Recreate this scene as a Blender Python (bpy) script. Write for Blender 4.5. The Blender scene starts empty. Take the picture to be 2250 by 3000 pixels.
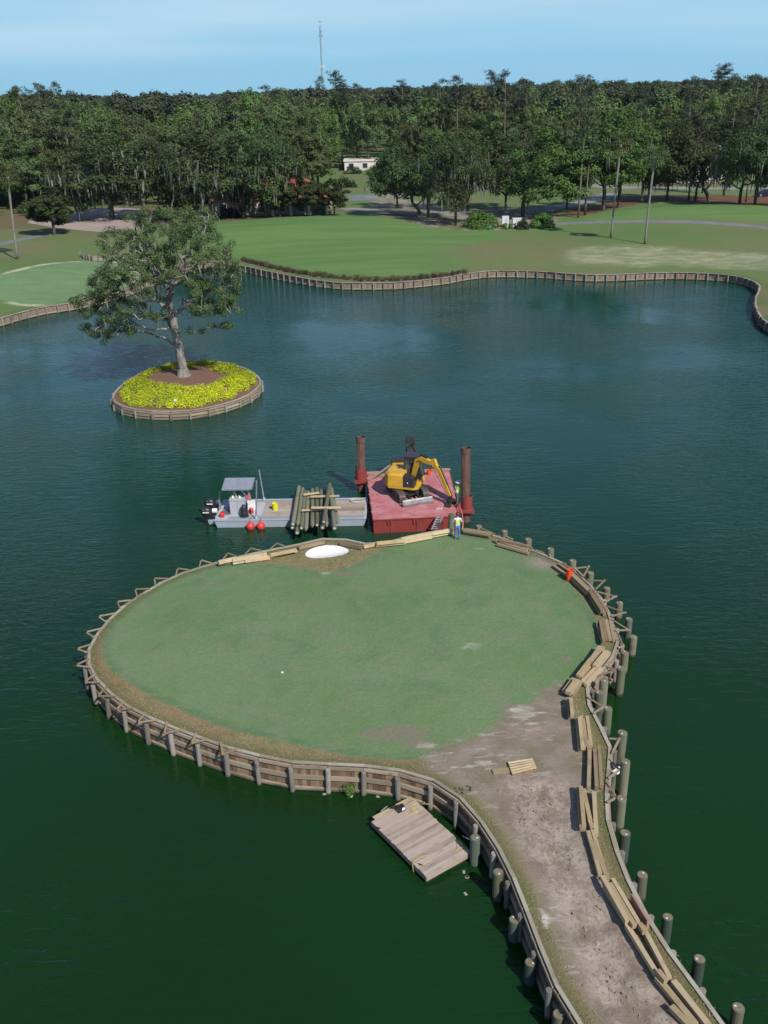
import bpy, math, random
import numpy as np
from mathutils import Vector, Matrix, noise
from mathutils.geometry import delaunay_2d_cdt
random.seed(7); rng = np.random.default_rng(7)
scene = bpy.context.scene
col = scene.collection
R = math.radians
# ------------------------------------------------------------ camera, world, sun
F_PX = 2800.0; PITCH = R(24.0); ROLL = R(-1.25); CAM_H = 27.0
_f = Vector((0, math.cos(PITCH), -math.sin(PITCH))); _u0 = Vector((0, math.sin(PITCH), math.cos(PITCH))); _r0 = Vector((1, 0, 0))
_r = _r0*math.cos(ROLL)+_u0*math.sin(ROLL); _u = -_r0*math.sin(ROLL)+_u0*math.cos(ROLL)
cd = bpy.data.cameras.new('camera'); cam = bpy.data.objects.new('camera', cd); col.objects.link(cam)
m = Matrix.Identity(4)
for i in range(3):
    m[i][0] = _r[i]; m[i][1] = _u[i]; m[i][2] = -_f[i]
m[2][3] = CAM_H
cam.matrix_world = m
cd.sensor_fit = 'VERTICAL'; cd.sensor_height = 36; cd.lens = 36*F_PX/3000; cd.clip_end = 30000; cd.clip_start = .5
scene.camera = cam
SUN_EL = R(43); SUN_DIR = Vector((.55, -.835)).normalized()
SUN = Vector((SUN_DIR.x*math.cos(SUN_EL), SUN_DIR.y*math.cos(SUN_EL), math.sin(SUN_EL)))
ld = bpy.data.lights.new('sun', 'SUN'); ld.energy = 5.0; ld.angle = R(.53); ld.color = (1, .955, .88)
lo = bpy.data.objects.new('sun', ld); col.objects.link(lo); lo.rotation_euler = SUN.to_track_quat('Z', 'Y').to_euler(); lo.location = (0, 0, 80)
w = bpy.data.worlds.new('World'); scene.world = w; w.use_nodes = True
nt = w.node_tree; nt.nodes.clear()
def N(t, typ, **kw):
    n = t.nodes.new(typ)
    for k, v in kw.items():
        if k.startswith('i_'):
            key = k[2:]; key = int(key) if key.isdigit() else key.replace('_', ' ')
            n.inputs[key].default_value = v
        else: setattr(n, k, v)
    return n
sky = N(nt, 'ShaderNodeTexSky', sky_type='NISHITA', sun_disc=False, sun_elevation=SUN_EL, sun_rotation=math.atan2(SUN_DIR.x, SUN_DIR.y),
        altitude=0, air_density=1.0, dust_density=.25, ozone_density=2.2)
tc = N(nt, 'ShaderNodeTexCoord')
sp = N(nt, 'ShaderNodeSeparateXYZ'); nt.links.new(tc.outputs['Generated'], sp.inputs[0])
mp = N(nt, 'ShaderNodeMapping'); mp.inputs['Scale'].default_value = (1.2, 1.2, 14)
nt.links.new(tc.outputs['Generated'], mp.inputs[0])
nz = N(nt, 'ShaderNodeTexNoise', i_Scale=1.6, i_Detail=7, i_Roughness=.5); nt.links.new(mp.outputs[0], nz.inputs['Vector'])
el = N(nt, 'ShaderNodeMapRange'); el.inputs['From Min'].default_value = .0; el.inputs['From Max'].default_value = .085
el.inputs['To Min'].default_value = -.22; el.inputs['To Max'].default_value = .26; nt.links.new(sp.outputs['Z'], el.inputs[0])
ad = N(nt, 'ShaderNodeMath', operation='ADD'); nt.links.new(nz.outputs['Fac'], ad.inputs[0]); nt.links.new(el.outputs[0], ad.inputs[1])
cr = N(nt, 'ShaderNodeMapRange', interpolation_type='SMOOTHSTEP'); cr.inputs['From Min'].default_value = .36; cr.inputs['From Max'].default_value = .92
cr.inputs['To Max'].default_value = .68
nt.links.new(ad.outputs[0], cr.inputs[0])
hf = N(nt, 'ShaderNodeMapRange', interpolation_type='SMOOTHSTEP'); hf.inputs['From Min'].default_value = .02; hf.inputs['From Max'].default_value = .26
hf.inputs['To Min'].default_value = .96; hf.inputs['To Max'].default_value = .0; nt.links.new(sp.outputs['Z'], hf.inputs[0])
hzm = N(nt, 'ShaderNodeMix', data_type='RGBA'); nt.links.new(hf.outputs[0], hzm.inputs[0]); tn = N(nt, 'ShaderNodeMix', data_type='RGBA', blend_type='MULTIPLY'); tn.inputs[0].default_value = 1; nt.links.new(sky.outputs[0], tn.inputs[6]); tn.inputs[7].default_value = (.72, .92, 1.25, 1); nt.links.new(tn.outputs[2], hzm.inputs[6]); hzm.inputs[7].default_value = (3.5, 7.3, 10.0, 1)
mx = N(nt, 'ShaderNodeMix', data_type='RGBA'); hi = N(nt, 'ShaderNodeMapRange', interpolation_type='SMOOTHSTEP'); hi.inputs['From Min'].default_value = .1; hi.inputs['From Max'].default_value = .3; hi.inputs['To Min'].default_value = 1; hi.inputs['To Max'].default_value = .22; nt.links.new(sp.outputs['Z'], hi.inputs[0])
hm = N(nt, 'ShaderNodeMath', operation='MULTIPLY'); nt.links.new(cr.outputs[0], hm.inputs[0]); nt.links.new(hi.outputs[0], hm.inputs[1]); nt.links.new(hm.outputs[0], mx.inputs[0]); nt.links.new(hzm.outputs[2], mx.inputs[6]); mx.inputs[7].default_value = (7.4, 9.3, 10.6, 1)
bg = N(nt, 'ShaderNodeBackground'); bg.inputs[1].default_value = .085; nt.links.new(mx.outputs[2], bg.inputs[0])
nt.links.new(bg.outputs[0], N(nt, 'ShaderNodeOutputWorld').inputs[0])
scene.view_settings.view_transform = 'Standard'; scene.view_settings.look = 'None'; scene.view_settings.gamma = 1
scene.view_settings.exposure = 0; scene.view_settings.use_curve_mapping = False
scene.render.engine = 'CYCLES'; scene.cycles.max_bounces = 5; scene.cycles.diffuse_bounces = 2; scene.cycles.glossy_bounces = 2
scene.cycles.transmission_bounces = 3; scene.cycles.transparent_max_bounces = 6; scene.cycles.volume_bounces = 0

# ------------------------------------------------------------ pixel (2250x3000) to world
def Dir(u, v): return _f+_r*((u-1125)/F_PX)-_u*((v-1500)/F_PX)
def P(u, v, z=0.0):
    d = Dir(u, v); t = (z-CAM_H)/d.z
    return Vector((t*d.x, t*d.y, z))
def V(u, v, y):
    d = Dir(u, v); t = y/d.y
    return Vector((t*d.x, y, CAM_H+t*d.z))
def crop(x0, y0, s): return lambda x, y: (x0+s*x, y0+s*y)
K = 1.3563
# ------------------------------------------------------------ helpers
ORG = {}
def tag(o, label=None, cat=None, group=None, kind=None):
    if label: o['label'] = label
    if cat: o['category'] = cat
    if group: o['group'] = group
    if kind: o['kind'] = kind
    return o
def org(o): return ORG.get(o.name, Vector()) if o else Vector()
def empty(name, loc, label, cat, group=None):
    o = bpy.data.objects.new(name, None); col.objects.link(o); o.location = loc; o.empty_display_size = .3
    ORG[o.name] = Vector(loc); return tag(o, label, cat, group)
def link(name, me, parent=None, loc=None, rot=None):
    o = bpy.data.objects.new(name, me); col.objects.link(o)
    if parent: o.parent = parent
    wl = Vector(loc) if loc is not None else org(parent)
    o.location = wl-org(parent); ORG[o.name] = wl
    if rot is not None: o.rotation_euler = rot
    return o
class MB:
    def __init__(s): s.v = []; s.f = []; s.m = []
    def add(s, vs, fs, mi=0):
        n = len(s.v); s.v += [tuple(p) for p in vs]; s.f += [tuple(i+n for i in q) for q in fs]; s.m += [mi]*len(fs); return s
    def hexa(s, lo4, hi4, mi=0):
        return s.add(list(lo4)+list(hi4), [(3, 2, 1, 0), (4, 5, 6, 7), (0, 1, 5, 4), (1, 2, 6, 5), (2, 3, 7, 6), (3, 0, 4, 7)], mi)
    def box(s, c, size, rz=0, mi=0, taper=1):
        x, y, z = size[0]/2, size[1]/2, size[2]/2; cs, sn = math.cos(rz), math.sin(rz)
        def q(a, b, h, k): return (c[0]+(a*cs-b*sn)*k, c[1]+(a*sn+b*cs)*k, c[2]+h)
        return s.hexa([q(-x, -y, -z, 1), q(x, -y, -z, 1), q(x, y, -z, 1), q(-x, y, -z, 1)], [q(-x, -y, z, taper), q(x, -y, z, taper), q(x, y, z, taper), q(-x, y, z, taper)], mi)
    def beam(s, a, b, w_, h, mi=0):
        a, b = Vector(a), Vector(b); d = (b-a).normalized(); up = Vector((0, 0, 1)) if abs(d.z) < .95 else Vector((0, 1, 0))
        sd = d.cross(up).normalized(); uu = sd.cross(d)
        q = lambda p, i, j: p+sd*(i*w_/2)+uu*(j*h/2)
        return s.hexa([q(a, 1, -1), q(b, 1, -1), q(b, -1, -1), q(a, -1, -1)], [q(a, 1, 1), q(b, 1, 1), q(b, -1, 1), q(a, -1, 1)], mi)
    def tube(s, pts, rad, n=8, mi=0, caps=True):
        pts = [Vector(p) for p in pts]; rad = rad if hasattr(rad, '__len__') else [rad]*len(pts)
        vs = []; fs = []; ref = None
        for i, p in enumerate(pts):
            d = (pts[min(i+1, len(pts)-1)]-pts[max(i-1, 0)]).normalized()
            if ref is None: ref = d.orthogonal().normalized()
            ref = (ref-d*ref.dot(d)).normalized(); bi = d.cross(ref)
            for k in range(n):
                a = 2*math.pi*k/n; vs.append(p+(ref*math.cos(a)+bi*math.sin(a))*rad[i])
        for i in range(len(pts)-1):
            for k in range(n):
                fs.append((i*n+k, i*n+(k+1) % n, (i+1)*n+(k+1) % n, (i+1)*n+k))
        if caps: fs.append(tuple(range(n-1, -1, -1))); fs.append(tuple((len(pts)-1)*n+k for k in range(n)))
        return s.add(vs, fs, mi)
    def lathe(s, c, prof, n=20, mi=0):
        vs = []; fs = []
        for r_, z in prof:
            for k in range(n):
                a = 2*math.pi*k/n; vs.append((c[0]+r_*math.cos(a), c[1]+r_*math.sin(a), c[2]+z))
        for i in range(len(prof)-1):
            for k in range(n): fs.append((i*n+k, i*n+(k+1) % n, (i+1)*n+(k+1) % n, (i+1)*n+k))
        return s.add(vs, fs, mi)
    def extrude(s, poly, d, mi=0):
        poly = [Vector(p) for p in poly]; d = Vector(d); n = len(poly)
        fs = [tuple(range(n-1, -1, -1)), tuple(range(n, 2*n))]+[(i, (i+1) % n, n+(i+1) % n, n+i) for i in range(n)]
        return s.add(poly+[p+d for p in poly], fs, mi)
    def mesh(s, name, mats, off=Vector((0, 0, 0)), smooth=False):
        me = bpy.data.meshes.new(name)
        me.from_pydata([(x-off[0], y-off[1], z-off[2]) for x, y, z in s.v], [], s.f)
        for mm in (mats if isinstance(mats, (list, tuple)) else [mats]): me.materials.append(mm)
        me.polygons.foreach_set('material_index', s.m)
        if smooth: me.polygons.foreach_set('use_smooth', [True]*len(s.f))
        me.update(); return me
    def obj(s, name, mats, parent=None, smooth=False, loc=None):
        wl = Vector(loc) if loc is not None else (org(parent) if parent else Vector(s.v[0]))
        return link(name, s.mesh(name, mats, wl, smooth), parent, wl)
BEAMS = {}
def beamobj(name, a, b, w_, h, mat, parent=None, roll=0, notch=0):
    a, b = Vector(a), Vector(b); d = b-a; L = d.length; d.normalize()
    up = Vector((0, 0, 1)) if abs(d.z) < .95 else Vector((0, 1, 0))
    y = up.cross(d).normalized(); z = d.cross(y)
    key = (round(L, 2), round(w_, 3), round(h, 3), mat.name, random.randrange(3))
    if key not in BEAMS:
        mb = MB(); mb.box((L/2, 0, 0), (L, w_, h)); BEAMS[key] = mb.mesh(name, mat)
    o = bpy.data.objects.new(name, BEAMS[key]); col.objects.link(o)
    M = Matrix.Identity(4)
    for i in range(3): M[i][0] = d[i]; M[i][1] = y[i]; M[i][2] = z[i]; M[i][3] = a[i]
    M = M @ Matrix.Rotation(roll, 4, 'X')
    if parent: o.parent = parent; M = Matrix.Translation(-org(parent)) @ M
    o.matrix_basis = M; ORG[o.name] = a
    return o
# ------------------------------------------------------------ materials
MATS = {}
def newmat(name):
    mt = bpy.data.materials.new(name); mt.use_nodes = True; t = mt.node_tree; t.nodes.clear()
    out = N(t, 'ShaderNodeOutputMaterial'); b = N(t, 'ShaderNodeBsdfPrincipled'); t.links.new(b.outputs[0], out.inputs[0])
    MATS[name] = mt; return mt, t, b
def c4_(c): return (c[0], c[1], c[2], 1)
def ramp(t, fac, stops, interp='LINEAR'):
    r_ = N(t, 'ShaderNodeValToRGB'); r_.color_ramp.interpolation = interp; e = r_.color_ramp.elements
    while len(e) > 1: e.remove(e[0])
    e[0].position = stops[0][0]; e[0].color = c4_(stops[0][1])
    for p_, c_ in stops[1:]:
        x = e.new(p_); x.color = c4_(c_)
    t.links.new(fac, r_.inputs[0]); return r_.outputs[0]
def noise_n(t, scale, detail=4, rough=.55, stretch=None, coord='Object', dist=0):
    tcn = N(t, 'ShaderNodeTexCoord'); src = tcn.outputs[coord]
    if stretch:
        mpn = N(t, 'ShaderNodeMapping'); mpn.inputs['Scale'].default_value = stretch; t.links.new(src, mpn.inputs[0]); src = mpn.outputs[0]
    n = N(t, 'ShaderNodeTexNoise', i_Scale=scale, i_Detail=detail, i_Roughness=rough, i_Distortion=dist); t.links.new(src, n.inputs['Vector'])
    return n.outputs['Fac']
def mixc(t, fac, a, b, mode='MIX'):
    n = N(t, 'ShaderNodeMix', data_type='RGBA', blend_type=mode)
    for s_, i in ((fac, 0), (a, 6), (b, 7)):
        if hasattr(s_, 'links'): t.links.new(s_, n.inputs[i])
        else: n.inputs[i].default_value = s_ if i == 0 else c4_(s_)
    return n.outputs[2]
def math_n(t, op, a, b=None, c=None, clamp=False):
    n = N(t, 'ShaderNodeMath', operation=op, use_clamp=clamp)
    for i, s_ in enumerate((a, b, c)):
        if s_ is None: continue
        if hasattr(s_, 'links'): t.links.new(s_, n.inputs[i])
        else: n.inputs[i].default_value = s_
    return n.outputs[0]
def sstep(t, x, a, b):
    n = N(t, 'ShaderNodeMapRange', interpolation_type='SMOOTHSTEP'); n.inputs['From Min'].default_value = a; n.inputs['From Max'].default_value = b
    t.links.new(x, n.inputs[0]); return n.outputs[0]
def bump(t, b, h, strength=.5, dist=.02):
    n = N(t, 'ShaderNodeBump', i_Strength=strength, i_Distance=dist); t.links.new(h, n.inputs['Height']); t.links.new(n.outputs[0], b.inputs['Normal'])
def attr(t, name): return N(t, 'ShaderNodeAttribute', attribute_name=name).outputs['Fac']
def plain(name, c, c2=None, scale=3, rough=.6, metal=0, bmp=0, spec=.5, stretch=None, detail=5):
    mt, t, b = newmat(name); c2 = c2 or tuple(x*.75 for x in c)
    fz = noise_n(t, scale, detail, .6, stretch)
    t.links.new(mixc(t, sstep(t, fz, .3, .7), c, c2), b.inputs['Base Color'])
    b.inputs['Roughness'].default_value = rough; b.inputs['Metallic'].default_value = metal; b.inputs['Specular IOR Level'].default_value = spec
    if bmp: bump(t, b, fz, .6, bmp)
    return mt
def wood(name, cols, grain=(1.2, 14, 14), rough=.85, knots=True, wet=None):
    """timber with grain along local X; every board its own tone; optional waterline stain below wet height"""
    mt, t, b = newmat(name)
    oi = N(t, 'ShaderNodeObjectInfo'); tcn = N(t, 'ShaderNodeTexCoord')
    off = N(t, 'ShaderNodeVectorMath', operation='ADD'); t.links.new(tcn.outputs['Object'], off.inputs[0])
    sc = N(t, 'ShaderNodeVectorMath', operation='SCALE'); cx = N(t, 'ShaderNodeCombineXYZ')
    for i in range(3): t.links.new(oi.outputs['Random'], cx.inputs[i])
    t.links.new(cx.outputs[0], sc.inputs[0]); sc.inputs['Scale'].default_value = 57; t.links.new(sc.outputs[0], off.inputs[1])
    mpn = N(t, 'ShaderNodeMapping'); mpn.inputs['Scale'].default_value = grain; t.links.new(off.outputs[0], mpn.inputs[0])
    g = N(t, 'ShaderNodeTexNoise', i_Scale=2.2, i_Detail=6, i_Roughness=.65, i_Distortion=.3); t.links.new(mpn.outputs[0], g.inputs['Vector'])
    g2 = N(t, 'ShaderNodeTexNoise', i_Scale=1.3, i_Detail=3); t.links.new(off.outputs[0], g2.inputs['Vector'])
    fz = math_n(t, 'MULTIPLY_ADD', oi.outputs['Random'], .5, math_n(t, 'MULTIPLY', g.outputs['Fac'], .5))
    c = ramp(t, fz, [(.15, cols[0]), (.5, cols[1]), (.85, cols[2])])
    c = mixc(t, math_n(t, 'MULTIPLY', sstep(t, g2.outputs['Fac'], .5, .75), .45), c, tuple(x*.5 for x in cols[0]))
    if wet is not None:
        geo = N(t, 'ShaderNodeNewGeometry'); sz = N(t, 'ShaderNodeSeparateXYZ'); t.links.new(geo.outputs['Position'], sz.inputs[0])
        hh = math_n(t, 'MULTIPLY_ADD', g2.outputs['Fac'], .3, sz.outputs['Z'])
        k_ = math_n(t, 'SUBTRACT', 1.0, sstep(t, hh, wet, wet+.22))
        c = mixc(t, k_, c, (.028, .035, .018))
    t.links.new(c, b.inputs['Base Color']); b.inputs['Roughness'].default_value = rough; b.inputs['Specular IOR Level'].default_value = .25
    bump(t, b, g.outputs['Fac'], .7, .006)
    return mt
M_plank = wood('dark_plank', [(.08, .048, .03), (.2, .13, .08), (.34, .24, .16)], grain=(14, 14, 1.2), wet=.18)
M_waler = wood('weathered_waler', [(.18, .135, .095), (.3, .24, .175), (.4, .33, .25)], wet=.12)
M_cap = wood('cap_board', [(.2, .165, .125), (.31, .27, .21), (.38, .37, .3)])
M_post = wood('weathered_post', [(.1, .09, .075), (.22, .2, .175), (.34, .31, .27)], grain=(10, 10, .7), wet=.1)
M_pile = wood('treated_pile', [(.085, .09, .055), (.15, .155, .1), (.22, .21, .15)], grain=(9, 9, .5), wet=.2)
M_pile_dark = wood('dark_treated_pile', [(.03, .045, .035), (.06, .085, .065), (.13, .15, .12)], grain=(9, 9, .5), wet=.05)
M_piletop = plain('pile_end_grain', (.22, .18, .11), (.13, .11, .07), 9)
M_lumber = wood('new_lumber', [(.26, .19, .105), (.36, .275, .165), (.46, .37, .24)])
M_lumber_old = wood('weathered_lumber', [(.17, .125, .075), (.26, .195, .12), (.34, .27, .17)])
M_bright = wood('fresh_pine', [(.42, .3, .17), (.55, .42, .25), (.62, .5, .32)])
M_deck = wood('dock_deck', [(.25, .19, .15), (.37, .29, .235), (.46, .38, .32)])
M_white = plain('white_paint', (.75, .75, .73), (.62, .62, .6), 4, .5)
M_bankpanel = None

# ------------------------------------------------------------ geometry utils
def resample(pts, step, closed=False):
    pts = [np.array(p[:2], float) for p in pts]
    if closed: pts = pts+[pts[0]]
    seg = [np.linalg.norm(pts[i+1]-pts[i]) for i in range(len(pts)-1)]; tot = sum(seg)
    n = max(2, round(tot/step)); out = []
    cum = np.concatenate([[0], np.cumsum(seg)])
    for k in range(n if closed else n+1):
        s_ = tot*k/n; i = min(np.searchsorted(cum, s_, 'right')-1, len(seg)-1); a = (s_-cum[i])/max(seg[i], 1e-9)
        out.append(pts[i]*(1-a)+pts[i+1]*a)
    return out
def inside(Q, poly):
    Q = np.asarray(Q, float); poly = np.asarray([p[:2] for p in poly], float); r_ = np.zeros(len(Q), bool); j = len(poly)-1
    for i in range(len(poly)):
        xi, yi = poly[i]; xj, yj = poly[j]
        c = ((yi > Q[:, 1]) != (yj > Q[:, 1])) & (Q[:, 0] < (xj-xi)*(Q[:, 1]-yi)/((yj-yi) or 1e-12)+xi)
        r_ ^= c; j = i
    return r_
def dist_poly(Q, poly, closed=True):
    Q = np.asarray(Q, float); poly = np.asarray([p[:2] for p in poly], float); d = np.full(len(Q), 1e9)
    n = len(poly)
    for i in range(n if closed else n-1):
        a, b = poly[i], poly[(i+1) % n]; ab = b-a; L = ab@ab or 1e-12
        t_ = np.clip(((Q-a)@ab)/L, 0, 1); d = np.minimum(d, np.linalg.norm(Q-a-t_[:, None]*ab, axis=1))
    return d
def sdist(Q, poly): return np.where(inside(Q, poly), 1, -1)*dist_poly(Q, poly)
def smooth_poly(pts, it=2, closed=True):
    pts = [np.array(p[:2], float) for p in pts]
    for _ in range(it):
        out = []; n = len(pts)
        for i in range(n if closed else n-1):
            a, b = pts[i], pts[(i+1) % n]; out += [a*.75+b*.25, a*.25+b*.75]
        if not closed: out = [pts[0]]+out+[pts[-1]]
        pts = out
    return pts
def cdt(points, loops, opens=()):
    vs = [Vector((float(p[0]), float(p[1]))) for p in points]; es = []
    for lp in loops:
        n = len(vs); vs += [Vector((float(p[0]), float(p[1]))) for p in lp]; es += [(n+i, n+(i+1) % len(lp)) for i in range(len(lp))]
    r_ = delaunay_2d_cdt(vs, es, [], 0, 1e-4)
    return np.array([tuple(v) for v in r_[0]]), r_[2]
def fromfaces(name, XY, Z, faces, mat, attrs=None, kind='structure', parent=None, smooth=True):
    used = sorted({i for f_ in faces for i in f_}); mp_ = {o: n for n, o in enumerate(used)}
    me = bpy.data.meshes.new(name); idx = np.array(used)
    me.from_pydata(np.column_stack([XY[idx], Z[idx]]).tolist(), [], [tuple(mp_[i] for i in f_) for f_ in faces])
    me.materials.append(mat)
    for k, a in (attrs or {}).items():
        at = me.attributes.new(k, 'FLOAT', 'POINT'); at.data.foreach_set('value', a[idx].astype(np.float32))
    if smooth: me.polygons.foreach_set('use_smooth', [True]*len(me.polygons))
    o = link(name, me, parent, (0, 0, 0))
    if kind: o['kind'] = kind
    return o
def sm(x, a, b):
    t_ = np.clip((x-a)/(b-a), 0, 1); return t_*t_*(3-2*t_)

# ------------------------------------------------------------ outer lake shore and land
zA = crop(1550, 300, .42194); zB = crop(650, 450, .4521); zC = crop(0, 450, .42194); c2_ = crop(1125, 200, .67812); c1_ = crop(0, 200, .67812)
BANK_Z = 1.05
shore_px = [(-60, 945), (0, 932), (63, 914), (127, 899), (169, 893), (230, 884), (330, 862), (430, 825), (500, 795), (570, 772), (640, 765), (709, 778)]
shore_px += [zB(x, y) for x, y in ((200, 740), (300, 762), (440, 790), (600, 818), (750, 835), (870, 838), (990, 838), (1120, 835), (1250, 825), (1370, 812), (1470, 800), (1560, 780), (1650, 768))]
shore_px += [(1440, 793), (1500, 793), (1550, 794)]+[zA(x, y) for x, y in ((120, 1175), (240, 1185), (360, 1193), (430, 1197), (560, 1195), (700, 1190), (840, 1183), (980, 1180), (1120, 1182), (1260, 1188), (1400, 1200), (1500, 1220), (1570, 1245), (1605, 1275), (1600, 1310), (1580, 1350), (1575, 1400), (1590, 1450), (1620, 1500), (1660, 1530))]
shore_px += [(2300, 975), (2380, 1010)]
shore_vis = [P(u, v, BANK_Z) for u, v in shore_px]
shore_out = [(60, 92), (78, 70), (84, 20), (74, -40), (60, -66), (10, -72), (-60, -60), (-92, 10), (-86, 80), (-66, 108)]
shore = resample([tuple(p[:2]) for p in shore_vis], 1.5)
lake = shore+[np.array(p, float) for p in smooth_poly(shore_out, 1, False)]
def mounds(Q):
    z = np.zeros(len(Q))
    for cx, cy, sx, sy, a in ((-13, 190, 27, 17, 1.9), (68, 198, 30, 15, 1.9), (50, 168, 22, 10, .5), (-62, 150, 16, 10, .8), (-40, 150, 10, 6, .5), (20, 152, 18, 7, .35)):
        z += a*np.exp(-((Q[:, 0]-cx)/sx)**2-((Q[:, 1]-cy)/sy)**2)
    return z
def hz(Q):
    Q = np.asarray(Q, float).reshape(-1, 2)
    d = dist_poly(Q, lake[::3]) if len(Q) < 50 else dist_poly(Q, lake[::2])
    return BANK_Z+.9*sm(d, 0, 22)+mounds(Q)*sm(d, 0, 14)
def G(u, v):
    z = 2.0
    for _ in range(12):
        p = P(u, v, z); z = .5*z+.5*float(hz([(p.x, p.y)])[0])
    return Vector((p.x, p.y, float(hz([(p.x, p.y)])[0])))
def strip(px, width, it=2):
    c = [np.array(G(*q)[:2]) if len(q) == 2 else np.array(q[:2]) for q in px]; c = [np.array(q) for q in smooth_poly(c, it, False)]
    L, Rr = [], []
    for i, p in enumerate(c):
        d = c[min(i+1, len(c)-1)]-c[max(i-1, 0)]; d /= np.linalg.norm(d) or 1; n = np.array([-d[1], d[0]])
        L.append(p+n*width/2); Rr.append(p-n*width/2)
    return L+Rr[::-1]
roads = {
 'road': strip([zB(950, 285), zB(1250, 262), zB(1500, 237), c2_(280, 530), c2_(500, 513), c2_(720, 500), c2_(860, 503), c2_(1000, 515), c2_(1300, 517), c2_(1659, 520), (2500, 552)], 6.5),
 'side_road': strip([c2_(985, 540), c2_(900, 572), c2_(760, 598), c2_(600, 632), c2_(400, 640), c2_(200, 625), zB(1000, 372), zB(860, 358), zB(790, 362)], 5.0),
 'cart_path': strip([c2_(745, 672), c2_(900, 665), c2_(1060, 661), c2_(1230, 662), c2_(1400, 666), c2_(1659, 686), (2330, 680)], 2.6),
 'asphalt_lot': [np.array(G(*q)[:2]) for q in (zB(812, 268), zB(985, 262), zB(1000, 300), zB(830, 305))],
 'left_cart_path': strip([(-80, 725), zC(0, 630), zC(120, 600), zC(240, 578), zC(360, 552), zC(430, 540)], 3.0),
 'paved_court': [np.array(G(*q)[:2]) for q in (zC(190, 480), zC(235, 440), zC(515, 405), zC(760, 372), zC(1000, 385), zC(1060, 440), zC(1000, 520), zC(720, 545), zC(420, 520))],
}
print('court', [tuple(round(float(a), 1) for a in p) for p in roads['paved_court']])
xs = np.arange(-120, 121, 3.0); ys = np.arange(88, 340, 3.0)
g1 = np.array([(x+(j % 2)*1.5+rng.uniform(-.4, .4), y+rng.uniform(-.4, .4)) for j, y in enumerate(ys) for x in xs])
g2 = np.array([(x, y) for x in np.arange(-1200, 1201, 50.) for y in np.arange(-600, 1500, 50.) if not (-125 < x < 125 and 85 < y < 345)])
g3 = np.array([(x, y) for x in np.arange(-4000, 4001, 800.) for y in np.arange(-1500, 4501, 750.) if abs(x) > 1300 or y > 1600 or y < -700])
frame = [(-4200, -1600), (4200, -1600), (4200, 4600), (-4200, 4600)]
pts = np.vstack([g1, g2, g3]); keep = ~inside(pts, lake); dk = dist_poly(pts, lake)
pts = pts[keep & (dk > 1.0)]
XY, F = cdt(pts, [lake, frame]+[resample(q, 3.0, True) for q in roads.values()])
cen = np.array([XY[list(f_)].mean(axis=0) for f_ in F])
inl = inside(cen, lake); Z = hz(XY); far = np.linalg.norm(XY-np.array([0, 150]), axis=1) > 1700
Z = np.where(far, .6, Z)
dsh = dist_poly(XY, shore, False)
# land zones painted as signed distances
def pp(f_, *q): return [np.array(G(*f_(x, y))[:2]) for x, y in q]
Z_left_green = smooth_poly([np.array(P(u, v, 1.4)[:2]) for u, v in [zC(-60, 905), zC(0, 893), zC(150, 862), zC(300, 820), zC(420, 795), zC(560, 775), zC(700, 765), zC(900, 765), zC(960, 830), zC(900, 900), zC(760, 960), zC(500, 1020), zC(230, 1045), zC(100, 1030), zC(-60, 1012)]], 2)
Z_scrape = smooth_poly(pp(zA, (235, 1100), (260, 1030), (400, 1003), (700, 995), (1000, 1010), (1250, 1035), (1700, 1055), (1900, 1080), (1900, 1180), (1650, 1160), (1300, 1145), (900, 1130), (500, 1132), (320, 1122)), 2)
Z_fair = smooth_poly(pp(zB, (-300, 470), (-150, 440), (80, 430), (350, 410), (600, 392), (800, 385), (1000, 400), (1200, 445), (1420, 490), (1650, 500), (1850, 515), (1800, 560), (1400, 610), (1350, 690), (1500, 745), (1250, 790), (1000, 800), (700, 790), (400, 740), (200, 690), (0, 650), (-200, 640)), 1)
Z_fair2 = smooth_poly(pp(zA, (330, 800), (600, 745), (850, 700), (1000, 690), (1300, 700), (1700, 720), (1900, 730), (1900, 830), (1600, 820), (1200, 800), (800, 800), (500, 830)), 1)
Z_straw = smooth_poly(pp(zA, (200, 770), (330, 800), (520, 760), (700, 715), (900, 680), (1100, 690), (1450, 715), (1700, 720), (1900, 720), (1900, 640), (1600, 655), (1300, 640), (1000, 655), (700, 650), (620, 660), (540, 700), (330, 740)), 1)
Z_straw2 = smooth_poly(pp(c1_, (-80, 600), (0, 590), (120, 600), (150, 640), (330, 610), (600, 590), (900, 560), (1480, 600), (1500, 625), (1100, 655), (900, 668), (620, 690), (300, 705), (100, 690), (0, 700), (-80, 700)), 1)
Z_bare = smooth_poly(pp(c2_, (-60, 560), (80, 560), (330, 610), (520, 600), (760, 590), (760, 650), (740, 690), (520, 700), (240, 700), (40, 650), (-80, 620)), 1)
A = {k: np.clip(sdist(XY, q), -30, 30) for k, q in (('lgreen', Z_left_green), ('scrape', Z_scrape), ('fair', Z_fair), ('fair2', Z_fair2), ('straw', Z_straw), ('straw2', Z_straw2), ('bare', Z_bare))}
A['shore'] = np.clip(dsh, 0, 60)
mt, t, b = newmat('golf_turf'); M_land = mt
big = noise_n(t, .035, 4, .5); mid = noise_n(t, .22, 5, .6); fine = noise_n(t, 2.2, 4, .7); stk = noise_n(t, .35, 6, .68, (.8, 1.7, 1), dist=.4); mow = noise_n(t, .12, 2, .5, (.35, 3, 1))
rough_c = mixc(t, sstep(t, big, .42, .62), (.105, .165, .055), (.145, .15, .07))
rough_c = mixc(t, math_n(t, 'MULTIPLY', sstep(t, mid, .4, .7), .5), rough_c, (.105, .15, .05))
fair_c = mixc(t, sstep(t, mow, .35, .65), (.092, .168, .05), (.112, .195, .062))
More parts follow.
